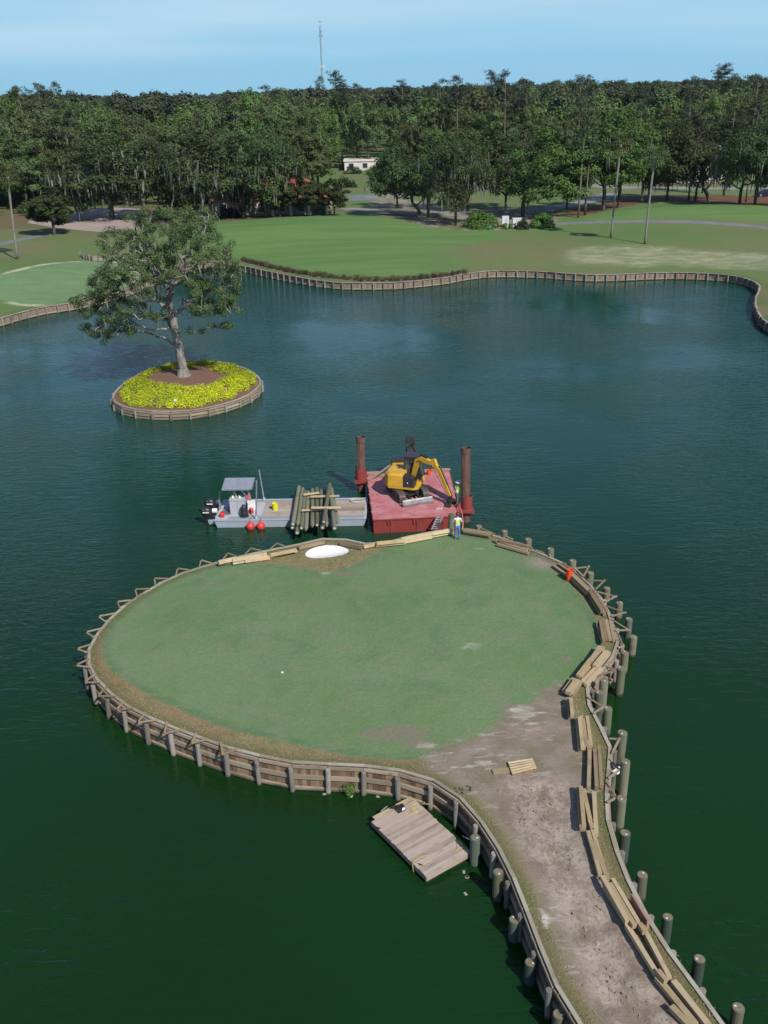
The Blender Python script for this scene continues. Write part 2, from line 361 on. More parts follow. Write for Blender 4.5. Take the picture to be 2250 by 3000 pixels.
fair_c = mixc(t, math_n(t, 'MULTIPLY', sstep(t, mid, .55, .8), .4), fair_c, (.12, .155, .07))
def zone(att, w0, amt=3.): return sstep(t, math_n(t, 'MULTIPLY_ADD', math_n(t, 'SUBTRACT', mid, .5), amt, attr(t, att)), -w0, w0)
c = mixc(t, zone('fair', 2.5, 6), rough_c, fair_c)
c = mixc(t, zone('fair2', 1.5, 4), c, fair_c)
c = mixc(t, zone('lgreen', .8, 1), c, mixc(t, sstep(t, stk, .3, .7), (.115, .2, .085), (.15, .225, .105)))
ed = math_n(t, 'ABSOLUTE', attr(t, 'lgreen')); c = mixc(t, math_n(t, 'MULTIPLY', math_n(t, 'SUBTRACT', 1.0, sstep(t, ed, .15, .9)), sstep(t, mid, .35, .6)), c, (.42, .4, .28))
sc_c = mixc(t, sstep(t, stk, .35, .68), (.15, .19, .085), (.3, .28, .19)); c = mixc(t, zone('scrape', 1.8, 6), c, sc_c)
st_c = mixc(t, sstep(t, fine, .3, .7), (.17, .088, .05), (.1, .055, .032)); c = mixc(t, zone('straw', 1.2, 5), c, st_c)
c = mixc(t, zone('straw2', 1.5, 9), c, mixc(t, sstep(t, mid, .35, .65), (.15, .1, .06), (.11, .12, .055)))
c = mixc(t, zone('bare', 1.5, 8), c, mixc(t, sstep(t, mid, .35, .65), (.3, .26, .21), (.12, .13, .06)))
c = mixc(t, math_n(t, 'MULTIPLY', math_n(t, 'SUBTRACT', 1.0, sstep(t, attr(t, 'shore'), .3, 2.2)), .7), c, mixc(t, sstep(t, mid, .4, .6), (.07, .12, .04), (.18, .13, .075)))
c = mixc(t, math_n(t, 'MULTIPLY', fine, .35), c, (.03, .05, .02), 'MULTIPLY') if False else c
hs = N(t, 'ShaderNodeHueSaturation'); t.links.new(c, hs.inputs['Color']); t.links.new(math_n(t, 'MULTIPLY_ADD', fine, .5, .75), hs.inputs['Value'])
t.links.new(hs.outputs[0], b.inputs['Base Color']); b.inputs['Roughness'].default_value = .9; b.inputs['Specular IOR Level'].default_value = .15
bump(t, b, fine, .5, .08)
M_road = plain('road_surface', (.25, .235, .22), (.19, .18, .17), .3, .9); M_side = plain('shaded_drive', (.2, .19, .19), (.26, .24, .23), .4, .9)
M_cart = plain('cart_path_asphalt', (.13, .14, .15), (.17, .175, .175), .5, .9); M_court = plain('court_paving', (.36, .28, .24), (.27, .22, .2), .25, .9)
fidx = {k: [] for k in roads}; land_f = []
rins = {k: inside(cen, q) for k, q in roads.items()}
for i, f_ in enumerate(F):
    if inl[i]: continue
    for k in roads:
        if rins[k][i]: fidx[k].append(f_); break
    else: land_f.append(f_)
fromfaces('ground', XY, Z, land_f, M_land, A)
for k, mtt in (('road', M_road), ('side_road', M_side), ('cart_path', M_cart), ('asphalt_lot', M_cart), ('left_cart_path', M_cart), ('paved_court', M_court)):
    if fidx[k]: fromfaces({'left_cart_path': 'path', 'asphalt_lot': 'parking_area', 'side_road': 'driveway', 'paved_court': 'paved_yard'}.get(k, k), XY, Z, fidx[k], mtt)
# sea beyond the woods
mt, t, b = newmat('sea_water'); b.inputs['Base Color'].default_value = (.02, .06, .09, 1); b.inputs['Roughness'].default_value = .3
M_sea = mt
# ------------------------------------------------------------ lake water
mt, t, b = newmat('lake_water'); M_water = mt
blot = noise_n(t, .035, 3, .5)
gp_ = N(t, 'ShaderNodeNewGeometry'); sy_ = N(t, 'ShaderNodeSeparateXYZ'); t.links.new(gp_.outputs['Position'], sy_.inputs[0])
# base colour lightened with distance, painting in brighter light on the far lake
far_light = sstep(t, math_n(t, 'MULTIPLY_ADD', blot, 18, sy_.outputs['Y']), 38, 105)
t.links.new(mixc(t, far_light, mixc(t, sstep(t, blot, .35, .65), (.0046, .026, .005), (.0058, .032, .0065)), (.008, .05, .034)), b.inputs['Base Color'])
b.inputs['IOR'].default_value = 1.33; b.inputs['Roughness'].default_value = .035; b.inputs['Specular IOR Level'].default_value = .5
w1 = noise_n(t, .95, 3, .55, (.8, 2.3, 1), dist=.5); w2 = noise_n(t, 3.6, 2, .5, (.8, 2.2, 1), dist=.3); w3 = noise_n(t, .05, 3, .5)
hgt = math_n(t, 'ADD', math_n(t, 'MULTIPLY', w1, .75), math_n(t, 'MULTIPLY', w2, .2))
hgt = math_n(t, 'MULTIPLY', hgt, math_n(t, 'MULTIPLY_ADD', sstep(t, w3, .35, .65), .95, .16))
bump(t, b, hgt, 1.0, .14)
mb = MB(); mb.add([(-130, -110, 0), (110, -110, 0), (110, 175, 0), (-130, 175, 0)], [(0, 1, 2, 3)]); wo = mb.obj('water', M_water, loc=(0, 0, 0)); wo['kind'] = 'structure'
# ------------------------------------------------------------ heart island and path
ISL_Z = 1.3
q2 = crop(1250, 1500, .42194); q4 = crop(1450, 2300, .4822); q3 = crop(1050, 2100, .5425); q1 = crop(200, 1550, .6028)
right_px = [q2(x, y) for x, y in ((245, 120), (450, 160), (590, 200), (720, 265), (840, 310), (930, 350), (1010, 400), (1090, 465), (1150, 525), (1210, 600), (1250, 670), (1285, 760), (1312, 850), (1330, 900), (1325, 950), (1300, 1000), (1240, 1090), (1190, 1140), (1130, 1190), (1103, 1250), (1112, 1310), (1150, 1390), (1210, 1500), (1250, 1580), (1280, 1650), (1283, 1720), (1265, 1780), (1265, 1850), (1270, 1930))]
right_px += [q4(x, y) for x, y in ((680, 60), (685, 160), (690, 240), (710, 310), (750, 430), (790, 540), (850, 660), (900, 760), (960, 870), (1050, 1000), (1130, 1110), (1220, 1230), (1300, 1350), (1360, 1440))]
left_px = [q3(x, y) for x, y in ((1190, 1655), (1110, 1540), (1040, 1400), (1000, 1290), (950, 1170), (900, 1030), (865, 930), (800, 800), (760, 720), (700, 620), (640, 540), (560, 450), (455, 365), (400, 345), (260, 300), (130, 278), (0, 265))]
left_px += [q1(x, y) for x, y in ((1110, 1140), (950, 1110), (820, 1080), (700, 1040), (580, 995), (450, 945), (330, 890), (240, 835), (170, 770), (110, 700), (92, 630), (105, 565), (150, 500), (210, 430), (290, 360), (380, 305), (500, 235), (600, 200), (720, 165), (850, 130), (1000, 100), (1110, 80), (1200, 52), (1270, 46), (1340, 50), (1420, 75), (1600, 60))]
left_px += [(1200, 1572), (1270, 1558), (1330, 1549)]
rp = [np.array(P(u, v, ISL_Z)[:2]) for u, v in right_px]; lp = [np.array(P(u, v, ISL_Z)[:2]) for u, v in left_px]
ext_r = [np.array(p, float) for p in ((11.5, 16.2), (14.2, 11), (17.5, 4), (21, -6), (26, -30), (31, -66))]
ext_l = [np.array(p, float) for p in ((20, -66), (17, -30), (13.5, -6), (11, 3), (8.6, 10), (6.9, 15.5))]
wall_r = resample(rp+ext_r, 1.5); wall_l = resample(ext_l+lp, 1.5)
isl = wall_r+wall_l
Z_green = smooth_poly([np.array(P(u*K, v*K, ISL_Z)[:2]) for u, v in ((240, 1415), (243, 1370), (268, 1330), (310, 1295), (360, 1262), (420, 1238), (500, 1224), (600, 1226), (660, 1238), (705, 1246), (745, 1240), (800, 1214), (860, 1180), (920, 1162), (980, 1158), (1040, 1168), (1100, 1186), (1150, 1205), (1205, 1250), (1248, 1300), (1272, 1350), (1283, 1395), (1265, 1440), (1225, 1485), (1170, 1530), (1110, 1565), (1045, 1595), (960, 1618), (860, 1628), (780, 1622), (690, 1604), (600, 1585), (500, 1560), (420, 1530), (345, 1497), (285, 1460), (255, 1437))], 2)
Z_dirt = smooth_poly([np.array(P(u, v, ISL_Z)[:2]) for u, v in [q2(x, y) for x, y in ((870, 1230), (930, 1180), (960, 1290), (1000, 1420), (1080, 1640), (1120, 1850), (1140, 1960))]+[q3(x, y) for x, y in ((1200, 420), (1215, 600), (1300, 870), (1450, 1120), (1600, 1380), (1800, 1700), (2000, 2050), (1700, 2050), (1330, 1655), (1260, 1560), (1180, 1420), (1080, 1200), (1010, 1080), (940, 900), (880, 760), (790, 600), (700, 470), (560, 380), (470, 340), (350, 230), (420, 190), (560, 150), (700, 90), (820, 0))]], 1)
Z_path = smooth_poly([np.array(P(u, v, ISL_Z)[:2]) for u, v in [q3(x, y) for x, y in ((740, 400), (800, 340), (960, 330), (1170, 345), (1195, 600), (1280, 870), (1430, 1120), (1570, 1380), (1790, 1700), (2000, 2050), (1740, 2050), (1330, 1655), (1230, 1420), (1130, 1150), (1060, 1010), (980, 850), (850, 650), (760, 520))]], 1)
bunker = smooth_poly([np.array(P(u, v, ISL_Z)[:2]) for u, v in [crop(550, 1250, .5244)(x, y) for x, y in ((655, 705), (690, 680), (760, 662), (830, 662), (885, 678), (903, 692), (885, 712), (800, 730), (700, 737), (660, 725))]], 2)
bb = np.array(isl); gx = np.arange(bb[:, 0].min(), bb[:, 0].max(), .24); gy = np.arange(-64, bb[:, 1].max(), .24)
gp = np.array([(x+rng.uniform(-.05, .05), y+rng.uniform(-.05, .05)) for y in gy for x in gx if y > 15 or (int(round(x/.24)) % 3 == 0 and int(round(y/.24)) % 3 == 0)])
gp = gp[inside(gp, isl)]; gp = gp[dist_poly(gp, isl) > .12]
IX, IF = cdt(gp, [isl, bunker]); icen = np.array([IX[list(f_)].mean(axis=0) for f_ in IF])
iin = inside(icen, isl); ibk = inside(icen, bunker)
dp = sdist(IX, Z_path); dd = sdist(IX, Z_dirt); dg = sdist(IX, Z_green); de = dist_poly(IX, isl)
rel = np.array([noise.fractal(Vector((x*1.3, y*1.3, 3)), .8, 2.1, 4)*.13+noise.noise(Vector((x*.35, y*.35, 9)))*.05 for x, y in IX])
ibd = sdist(IX, bunker)
def isl_z(Q, rl=None):
    g = sdist(Q, Z_green); e = dist_poly(Q, isl)
    return ISL_Z+.10*sm(g, -.5, 6)*sm(e, 0, 3)
tr_c = [np.array(P(*q3(x, y), ISL_Z)[:2]) for x, y in ((900, 380), (960, 600), (1110, 850), (1290, 1120), (1450, 1380), (1640, 1700), (1800, 2000))]
rut = sum(-.05*np.exp(-((dist_poly(IX, [p+np.array([o_, 0]) for p in tr_c], False))/.13)**2) for o_ in (-.55, .5))
IZ = isl_z(IX)+rut*sm(dp, 0, .5)+rel*sm(dp, -.6, .8)*sm(de, .2, 1.0)-.10*sm(dp, -.2, 1)-.16*sm(ibd, 0, .6)+.02*rel*sm(dd, -1, 1)
IA = {'green': dg, 'dirt': dd, 'path': dp, 'edge': de}
def spots(lst):
    a = np.zeros(len(IX))
    for f_, x, y, sx, sy, amp in lst:
        p = P(*(f_(x, y) if f_ else (x*K, y*K)), ISL_Z); a = np.maximum(a, amp*np.exp(-((IX[:, 0]-p.x)/sx)**2-((IX[:, 1]-p.y)/sy)**2))
    return a
IA['white'] = spots([(q2, 310, 945, 1.0, .9, .95), (q2, 385, 255, .9, .6, .85), (q2, 545, 295, .5, .35, .8), (q2, 20, 228, .6, .4, .8), (q2, 660, 1390, 1.5, 1.2, 1), (q2, 850, 1240, .9, .9, .85), (q2, 560, 1480, 1.3, .8, .8), (q2, 400, 1560, 1.6, .7, .75), (q2, 100, 1700, 1.6, .6, .7), (q2, 600, 1620, 1.3, 1, .6), (q2, 420, 1790, .4, .35, 1), (q3, 370, 155, 1.1, .5, 1), (q3, 160, 90, 1.3, .5, .7), (q3, 500, 130, 1.2, .5, .75),
    (None, 705, 1238, .8, .4, 1), (None, 560, 1420, 1.4, .5, .5), (None, 270, 1395, .8, .9, .45), (q1, 1100, 950, .8, .5, .7), (q3, 1005, 1095, .28, .75, 1.2), (None, 800, 1590, 3, .5, .5), (None, 1100, 1540, 1.6, 1, .7), (q3, 700, 270, .5, .25, .95), (q3, 1290, 400, .6, .5, .9)])
IA['worn'] = spots([(q2, 970, 1025, .5, .4, .9), (q2, 690, 1235, .9, .7, .5), (None, 560, 1400, 2.2, 1.2, .5), (None, 720, 1400, 2, 1, .45), (None, 600, 1540, 2.5, 1, .4), (q3, 200, 90, 2.2, .7, .95), (q3, 340, 150, 1, .5, 1), (None, 740, 1240, 1, .35, 1.0), (q2, 600, 1380, 1, 1, .8), (None, 850, 1300, 2, 1.4, .35), (None, 440, 1320, 1.2, 1, .3), (None, 1130, 1250, 1.5, 1.2, .3), (q2, 830, 350, 1.1, .8, 0), (None, 950, 1430, 2, 1.2, .35)])
IA['pink'] = spots([(q2, 830, 350, 1.1, .8, 1)])
mt, t, b = newmat('island_turf'); M_isl = mt
big = noise_n(t, .16, 4, .55); mid = noise_n(t, .9, 6, .62); fine = noise_n(t, 6, 5, .7); vf = noise_n(t, 26, 3, .7); stk = noise_n(t, .9, 5, .65, (1, 3.2, 1), dist=.6)
jit = math_n(t, 'MULTIPLY_ADD', math_n(t, 'SUBTRACT', mid, .5), 1.2, math_n(t, 'MULTIPLY', math_n(t, 'SUBTRACT', fine, .5), .5))
def izone(att, a, b_, k=1.): return sstep(t, math_n(t, 'MULTIPLY_ADD', jit, k, attr(t, att)), a, b_)
gr = mixc(t, sstep(t, big, .38, .62), (.116, .188, .08), (.14, .202, .094))
gr = mixc(t, math_n(t, 'MULTIPLY', sstep(t, mid, .46, .68), .7), gr, (.165, .195, .11))
gr = mixc(t, math_n(t, 'MULTIPLY', sstep(t, noise_n(t, .45, 5, .6, None, 'Object', .5), .5, .72), .5), gr, (.072, .155, .066))
collar = mixc(t, sstep(t, stk, .35, .65), (.14, .19, .1), (.095, .165, .078))
fr = mixc(t, sstep(t, fine, .36, .64), (.26, .205, .115), (.165, .155, .07))
fr = mixc(t, sstep(t, big, .45, .62), fr, (.23, .16, .09))
fr = mixc(t, math_n(t, 'MULTIPLY', sstep(t, mid, .5, .7), .7), fr, (.1, .13, .045))
c = mixc(t, izone('green', -.6, -.35, .2), fr, collar)
c = mixc(t, izone('green', -.25, .15, .22), c, gr)
c = mixc(t, math_n(t, 'MULTIPLY', sstep(t, math_n(t, 'MULTIPLY_ADD', fine, .7, attr(t, 'worn')), .72, 1.15), .75), c, (.19, .16, .12))
dt = mixc(t, sstep(t, mid, .35, .65), (.255, .2, .165), (.185, .155, .105)); dt = mixc(t, math_n(t, 'MULTIPLY', sstep(t, fine, .55, .75), .5), dt, (.12, .11, .065))
c = mixc(t, izone('dirt', -.55, .35, 1.1), c, dt)
pt = mixc(t, sstep(t, noise_n(t, .7, 7, .68, (1.4, .9, 1), dist=.3), .38, .6), (.205, .155, .115), (.37, .3, .245)); pt = mixc(t, math_n(t, 'MULTIPLY', sstep(t, fine, .47, .62), .65), pt, (.15, .12, .1))
c = mixc(t, math_n(t, 'MULTIPLY', izone('dirt', -.6, .3, .8), math_n(t, 'MULTIPLY', sstep(t, stk, .54, .68), .6)), c, (.46, .42, .37))
c = mixc(t, izone('path', -.35, .3, .8), c, pt)
c = mixc(t, math_n(t, 'MULTIPLY', attr(t, 'pink'), .9), c, (.3, .22, .2))
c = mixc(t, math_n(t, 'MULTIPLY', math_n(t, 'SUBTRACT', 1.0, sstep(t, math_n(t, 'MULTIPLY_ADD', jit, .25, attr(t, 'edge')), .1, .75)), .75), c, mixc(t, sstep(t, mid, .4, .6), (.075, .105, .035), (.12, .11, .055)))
wfac = sstep(t, math_n(t, 'MULTIPLY_ADD', stk, 1.0, attr(t, 'white')), 1.2, 1.75); c = mixc(t, math_n(t, 'MULTIPLY', wfac, .85), c, (.5, .48, .42))
hs = N(t, 'ShaderNodeHueSaturation'); t.links.new(c, hs.inputs['Color']); t.links.new(math_n(t, 'MULTIPLY_ADD', vf, .7, math_n(t, 'MULTIPLY_ADD', fine, .5, .4)), hs.inputs['Value'])
t.links.new(hs.outputs[0], b.inputs['Base Color']); b.inputs['Roughness'].default_value = .95; b.inputs['Specular IOR Level'].default_value = .1
bump(t, b, math_n(t, 'ADD', fine, math_n(t, 'MULTIPLY', mid, 1.5)), .8, .035)
M_sand = plain('white_sand', (.78, .77, .75), (.7, .69, .67), 5, .95, bmp=.03)
fromfaces('island_ground', IX, IZ, [f_ for i, f_ in enumerate(IF) if iin[i] and not ibk[i]], M_isl, IA)
bo = fromfaces('sand_bunker', IX, IZ, [f_ for i, f_ in enumerate(IF) if ibk[i]], M_sand, kind='structure')
def IZat(x, y): return float(isl_z(np.array([(x, y)]))[0])

# ------------------------------------------------------------ timber bulkheads
def chord_wall(root, path, closed, ztop, pf, plankw, side, capw=.14, postr=.11, postlean=.03, detail=lambda p: True, planks=lambda p: True, caps=True):
    n = len(path); segs = range(n if closed else n-1)
    hid = MB(); pmesh = []
    for wj in (0, 1, 2):
        mb_ = MB(); ww = plankw*(.93+.03*wj); mb_.box((0, 0, 0), (ww, .045, ztop+1.0)); pmesh.append(mb_.mesh('plank', M_plank))
    cnt = 0
    for i in segs:
        a = Vector((*path[i], 0)); c_ = Vector((*path[(i+1) % n], 0)); d = (c_-a); L = d.length; d.normalize(); nn = Vector((d.y, -d.x, 0))*side
        mid_ = (a+c_)/2; ang = math.atan2(d.y, d.x)
        z = lambda p, h, off, al=0: Vector((p.x+nn.x*off+d.x*al, p.y+nn.y*off+d.y*al, h))
        if planks(mid_) and cnt < 300:
            k_ = max(1, round(L/plankw))
            for j in range(k_):
                p = a+d*(L*(j+.5)/k_)+nn*(.025+random.uniform(-.012, .014))
                o = link('plank', random.choice(pmesh), root, (p.x, p.y, ztop/2-.5-.03+random.uniform(-.03, .005)), (random.uniform(-.01, .01), random.uniform(-.012, .012), ang+random.uniform(-.02, .02))); cnt += 1
        else:
            hid.box((mid_.x+nn.x*.02, mid_.y+nn.y*.02, ztop/2-.5), (L, .05, ztop+.96), ang)
        if detail(mid_):
            if caps: beamobj('cap_board', z(a, ztop+.035+random.uniform(0, .006), -.02, -.02), z(c_, ztop+.035+random.uniform(0, .006), -.02, -.012), capw, .05, M_cap, root)
            beamobj('waler', z(a, ztop-.11, .085, .02), z(c_, ztop-.11, .085, -.02), .07, .14, M_waler, root)
            beamobj('waler', z(a, ztop*.52, .09, .01), z(c_, ztop*.52, .09, -.01), .08, .2, M_waler, root)
            beamobj('waler', z(a, .1, .1, .02), z(c_, .1, .1, -.02), .09, .15, M_waler, root)
    for i in range(n):
        a = Vector((*path[i], 0)); pr = Vector((*path[i-1], 0)) if (i or closed) else a; nx = Vector((*path[(i+1) % n], 0)) if (i < n-1 or closed) else a
        d = (nx-pr).normalized(); nn = Vector((d.y, -d.x, 0))*side
        if detail(a):
            p = a+nn*(.1+postr); lean = nn*random.uniform(0, postlean)
            mb_ = MB(); zt = ztop-.1+random.uniform(-.07, .05); r0_ = postr*random.uniform(.9, 1.1)
            mb_.tube([(0, 0, -1.6), (0, 0, zt-.02), (0, 0, zt)], [r0_*1.05, r0_, r0_*.88], 10)
            link('post', mb_.mesh('post', M_post, smooth=False), root, p, (random.uniform(-.03, .03), random.uniform(-.03, .03), random.uniform(0, 6)))
    if hid.v: o = hid.obj('plank_run', M_plank, root)
    return root
iw = empty('bulkhead', (0, 40, 0), 'weathered timber bulkhead holding up the heart shaped putting island and its dirt path', 'retaining wall')
isl_path = wall_r+wall_l
def left_side(p): return True
inview = lambda p: p.y > 12.5
def facing(p):  # camera-facing front and left flank
    return p.y > 15 and ((p.x < 9 and p.y < 46) and dist_poly([(p.x, p.y)], wall_l, False)[0] < .6)
chord_wall(iw, wall_r, False, ISL_Z, None, .2, -1, detail=inview, planks=lambda p: False)
chord_wall(iw, wall_l, False, ISL_Z, None, .2, -1, detail=inview, planks=facing)
# V braces: apex outside, two arms nailed on the cap
def vbrace(ax, b1, b2, z0=ISL_Z+.1, z1=None):
    z1 = z0 if z1 is None else z1
    beamobj('brace', (ax[0], ax[1], z1), (b1[0], b1[1], z0), .075, .05, M_lumber_old, iw); beamobj('brace', (ax[0]+.03, ax[1]+.02, z1+.056), (b2[0], b2[1], z0+.03), .09, .05, M_lumber_old, iw)
lw = wall_l
for i in range(1, len(lw)-1):
    p = lw[i]; u_ = i
    d = lw[i+1]-lw[i-1]; d /= np.linalg.norm(d); nn = np.array([-d[1], d[0]])
    if p[1] > 33.1 and p[0] < -2.6 and p[1] < 53 and p[0] < 4:
        a = p+nn*random.uniform(.48, .6)+d*random.uniform(-.1, .1); k_ = random.uniform(.42, .55)
        vbrace(a, p-d*k_-nn*.05, p+d*k_*random.uniform(.5, 1)-nn*.08)
# ------------------------------------------------------------ round oak islet
OAK_Z = .78
zo = crop(150, 550, .42194)
oi_px = [zo(x, y) for x, y in ((425, 1450), (432, 1490), (510, 1528), (610, 1546), (740, 1556), (880, 1556), (1020, 1544), (1145, 1518), (1265, 1486), (1355, 1450), (1420, 1408), (1458, 1365), (1445, 1320), (1390, 1275), (1300, 1238), (1180, 1212), (1040, 1200), (900, 1208), (780, 1232), (680, 1265), (580, 1310), (500, 1365), (450, 1410))]
oil = [P(u, v, OAK_Z) for u, v in oi_px]; oc = np.mean([p[:2] for p in oil], axis=0); OAKC = oc
oil = resample(smooth_poly(oil, 1), 1.72, True)
ow = empty('islet_bulkhead', (oc[0], oc[1], 0), 'low round timber bulkhead ringing the yellow flowered oak islet', 'retaining wall')
chord_wall(ow, oil, True, OAK_Z, None, .2, -1 if False else (1 if sum((oil[(i+1) % len(oil)][0]-oil[i][0])*(oil[(i+1) % len(oil)][1]+oil[i][1]) for i in range(len(oil))) < 0 else -1), capw=.2, postr=.1, planks=lambda p: p.y < oc[1]-.5)
ga = []; nr = 16
rings = [[tuple(oc+(p-oc)*k_/nr) for p in [np.array(q) for q in resample(oil, .8, True)]] for k_ in range(nr+1)]
vs, fs = [], []; nn_ = len(rings[0])
for k_ in range(nr+1):
    for p in rings[k_]:
        rr = k_/nr; vs.append((p[0], p[1], OAK_Z-.02+.42*(1-rr**2)+noise.noise(Vector((p[0], p[1], 0)))*.03*(rr < .95)))
for k_ in range(nr):
    for j in range(nn_): fs.append((k_*nn_+j, k_*nn_+(j+1) % nn_, (k_+1)*nn_+(j+1) % nn_, (k_+1)*nn_+j))
M_mulch = plain('pine_mulch', (.2, .1, .062), (.13, .068, .042), 9, .95, bmp=.03)
mb = MB(); mb.add(vs, [f_[::-1] for f_ in fs]); o = mb.obj('islet_ground', M_mulch, smooth=True, loc=(oc[0], oc[1], 0)); o['kind'] = 'structure'
# ------------------------------------------------------------ outer bank bulkhead: post, panel and cap per bay
mt, t, b = newmat('bank_panel'); M_bankpanel = mt
st1 = noise_n(t, 5.5, 3, .6, (1, 1, .12)); st2 = noise_n(t, .5, 3, .6)
c = ramp(t, st1, [(.3, (.09, .062, .042)), (.5, (.2, .145, .1)), (.7, (.33, .25, .18))]); c = mixc(t, sstep(t, st2, .4, .65), c, (.24, .2, .16))
geo = N(t, 'ShaderNodeNewGeometry'); sz = N(t, 'ShaderNodeSeparateXYZ'); t.links.new(geo.outputs['Position'], sz.inputs[0])
c = mixc(t, sstep(t, sz.outputs['Z'], .12, .3), (.04, .045, .025), c)
t.links.new(c, b.inputs['Base Color']); b.inputs['Roughness'].default_value = .9; bump(t, b, st1, .6, .03)
def bank(root, path, ztop, side, xlim=lambda p: True):
    mbp = {}
    for i in range(len(path)-1):
        a = Vector((*path[i], 0)); c_ = Vector((*path[i+1], 0)); d = c_-a; L = d.length; d.normalize(); nn = Vector((d.y, -d.x, 0))*side; m_ = (a+c_)/2; ang = math.atan2(d.y, d.x)
        if not xlim(m_): continue
        lean = random.uniform(-.02, .02)
        for nm, z0, z1, off, th, mt_ in (('wall_panel', -1, ztop-.02, .0, .05, M_bankpanel), ('cap_board', ztop-.02, ztop+.05, .04, .22, M_cap), ('waler', .08, .26, .07, .08, M_waler)):
            mb_ = MB(); mb_.box((0, 0, 0), (L*.995, th, z1-z0), ang); link(nm, mb_.mesh(nm, mt_), root, (m_.x+nn.x*off, m_.y+nn.y*off, (z0+z1)/2))
        mb_ = MB(); r_ = random.uniform(.09, .12); mb_.tube([(0, 0, -1.2), (0, 0, ztop+random.uniform(-.05, .08))], r_, 8); link('post', mb_.mesh('post', M_post), root, (a.x+nn.x*.22, a.y+nn.y*.22, 0), (random.uniform(-.02, .02), random.uniform(-.02, .02), 0))
bk = empty('bank_bulkhead', (0, 138, 0), 'long timber bulkhead with pale posts lining the far lake bank', 'retaining wall')
bank(bk, [tuple(p) for p in shore], BANK_Z, 1)
of = MB(); so = smooth_poly(shore_out, 1, False)
for i in range(len(so)-1):
    a, c_ = so[i], so[i+1]; of.beam((a[0], a[1], .05), (c_[0], c_[1], .05), .12, 2.0)
of.obj('wall_panel', M_bankpanel, bk)
# ------------------------------------------------------------ vegetation
def leafmat(name, cols, trans=.25, rough=.7):
    mt = bpy.data.materials.new(name); mt.use_nodes = True; t = mt.node_tree; t.nodes.clear(); MATS[name] = mt
    out = N(t, 'ShaderNodeOutputMaterial'); geo = N(t, 'ShaderNodeNewGeometry'); oi = N(t, 'ShaderNodeObjectInfo')
    nf = noise_n(t, .35, 3, .6)
    f_ = math_n(t, 'MULTIPLY_ADD', geo.outputs['Random Per Island'], .5, math_n(t, 'MULTIPLY_ADD', nf, .6, -.06))
    c = ramp(t, f_, [(.15, cols[0]), (.5, cols[1]), (.9, cols[2])])
    hs = N(t, 'ShaderNodeHueSaturation'); t.links.new(c, hs.inputs['Color'])
    t.links.new(math_n(t, 'MULTIPLY_ADD', oi.outputs['Random'], .05, .475), hs.inputs['Hue']); t.links.new(math_n(t, 'MULTIPLY_ADD', oi.outputs['Random'], .6, .7), hs.inputs['Value'])
    b = N(t, 'ShaderNodeBsdfPrincipled'); b.inputs['Roughness'].default_value = rough; b.inputs['Specular IOR Level'].default_value = .3; t.links.new(hs.outputs[0], b.inputs['Base Color'])
    tr = N(t, 'ShaderNodeBsdfTranslucent'); t.links.new(hs.outputs[0], tr.inputs[0]); ms = N(t, 'ShaderNodeMixShader'); ms.inputs[0].default_value = trans
    t.links.new(b.outputs[0], ms.inputs[1]); t.links.new(tr.outputs[0], ms.inputs[2]); t.links.new(ms.outputs[0], out.inputs[0]); return mt
M_oakleaf = leafmat('oak_leaves', [(.02, .034, .01), (.048, .074, .02), (.1, .135, .038)])
M_brightleaf = leafmat('fresh_oak_leaves', [(.034, .068, .014), (.068, .13, .026), (.12, .19, .042)])
M_paleleaf = leafmat('pale_leaves', [(.05, .07, .028), (.095, .12, .05), (.15, .18, .085)])
M_needle = leafmat('pine_needles', [(.026, .04, .02), (.048, .066, .032), (.08, .092, .05)], .15)
M_heroleaf = leafmat('islet_oak_leaves', [(.045, .085, .022), (.085, .145, .04), (.14, .21, .07)])
M_palm = leafmat('palm_fronds', [(.05, .075, .02), (.09, .11, .03), (.15, .13, .045)], .2)
M_palmg = leafmat('green_palm_fronds', [(.035, .06, .02), (.06, .09, .03), (.09, .12, .04)], .2)
M_fillleaf = leafmat('woods_leaves', [(.042, .068, .022), (.095, .138, .042), (.17, .215, .07)])
M_fillbright = leafmat('spring_leaves', [(.05, .092, .022), (.108, .18, .042), (.17, .25, .065)])
M_fillolive = leafmat('olive_leaves', [(.05, .06, .022), (.1, .115, .04), (.165, .175, .065)])
M_moss = leafmat('hanging_moss', [(.13, .13, .105), (.19, .19, .16), (.26, .26, .22)], .3, .9)
M_yellow = leafmat('yellow_flowers', [(.1, .2, .02), (.4, .42, .015), (.72, .6, .012)], .2)
M_fern = leafmat('russet_fronds', [(.05, .028, .018), (.085, .05, .03), (.085, .075, .035)], .2)
M_bush = leafmat('hedge_leaves', [(.05, .1, .02), (.09, .17, .03), (.14, .22, .05)])
M_darkbush = leafmat('dark_hedge_leaves', [(.012, .028, .01), (.022, .045, .014), (.035, .065, .02)])
M_bark = plain('oak_bark', (.16, .14, .12), (.09, .078, .068), 3, .95, bmp=.03); M_barkd = plain('dark_bark', (.1, .085, .07), (.055, .047, .04), 2, .95, bmp=.03)
M_heroBark = plain('pale_oak_bark', (.27, .25, .22), (.15, .137, .12), 1.6, .95, bmp=.03, stretch=(2, 2, .7)); M_palmbark = plain('palm_bark', (.24, .215, .18), (.17, .15, .125), 2, .95)
M_pinebark = plain('pine_bark', (.2, .15, .12), (.12, .09, .075), 2, .95)
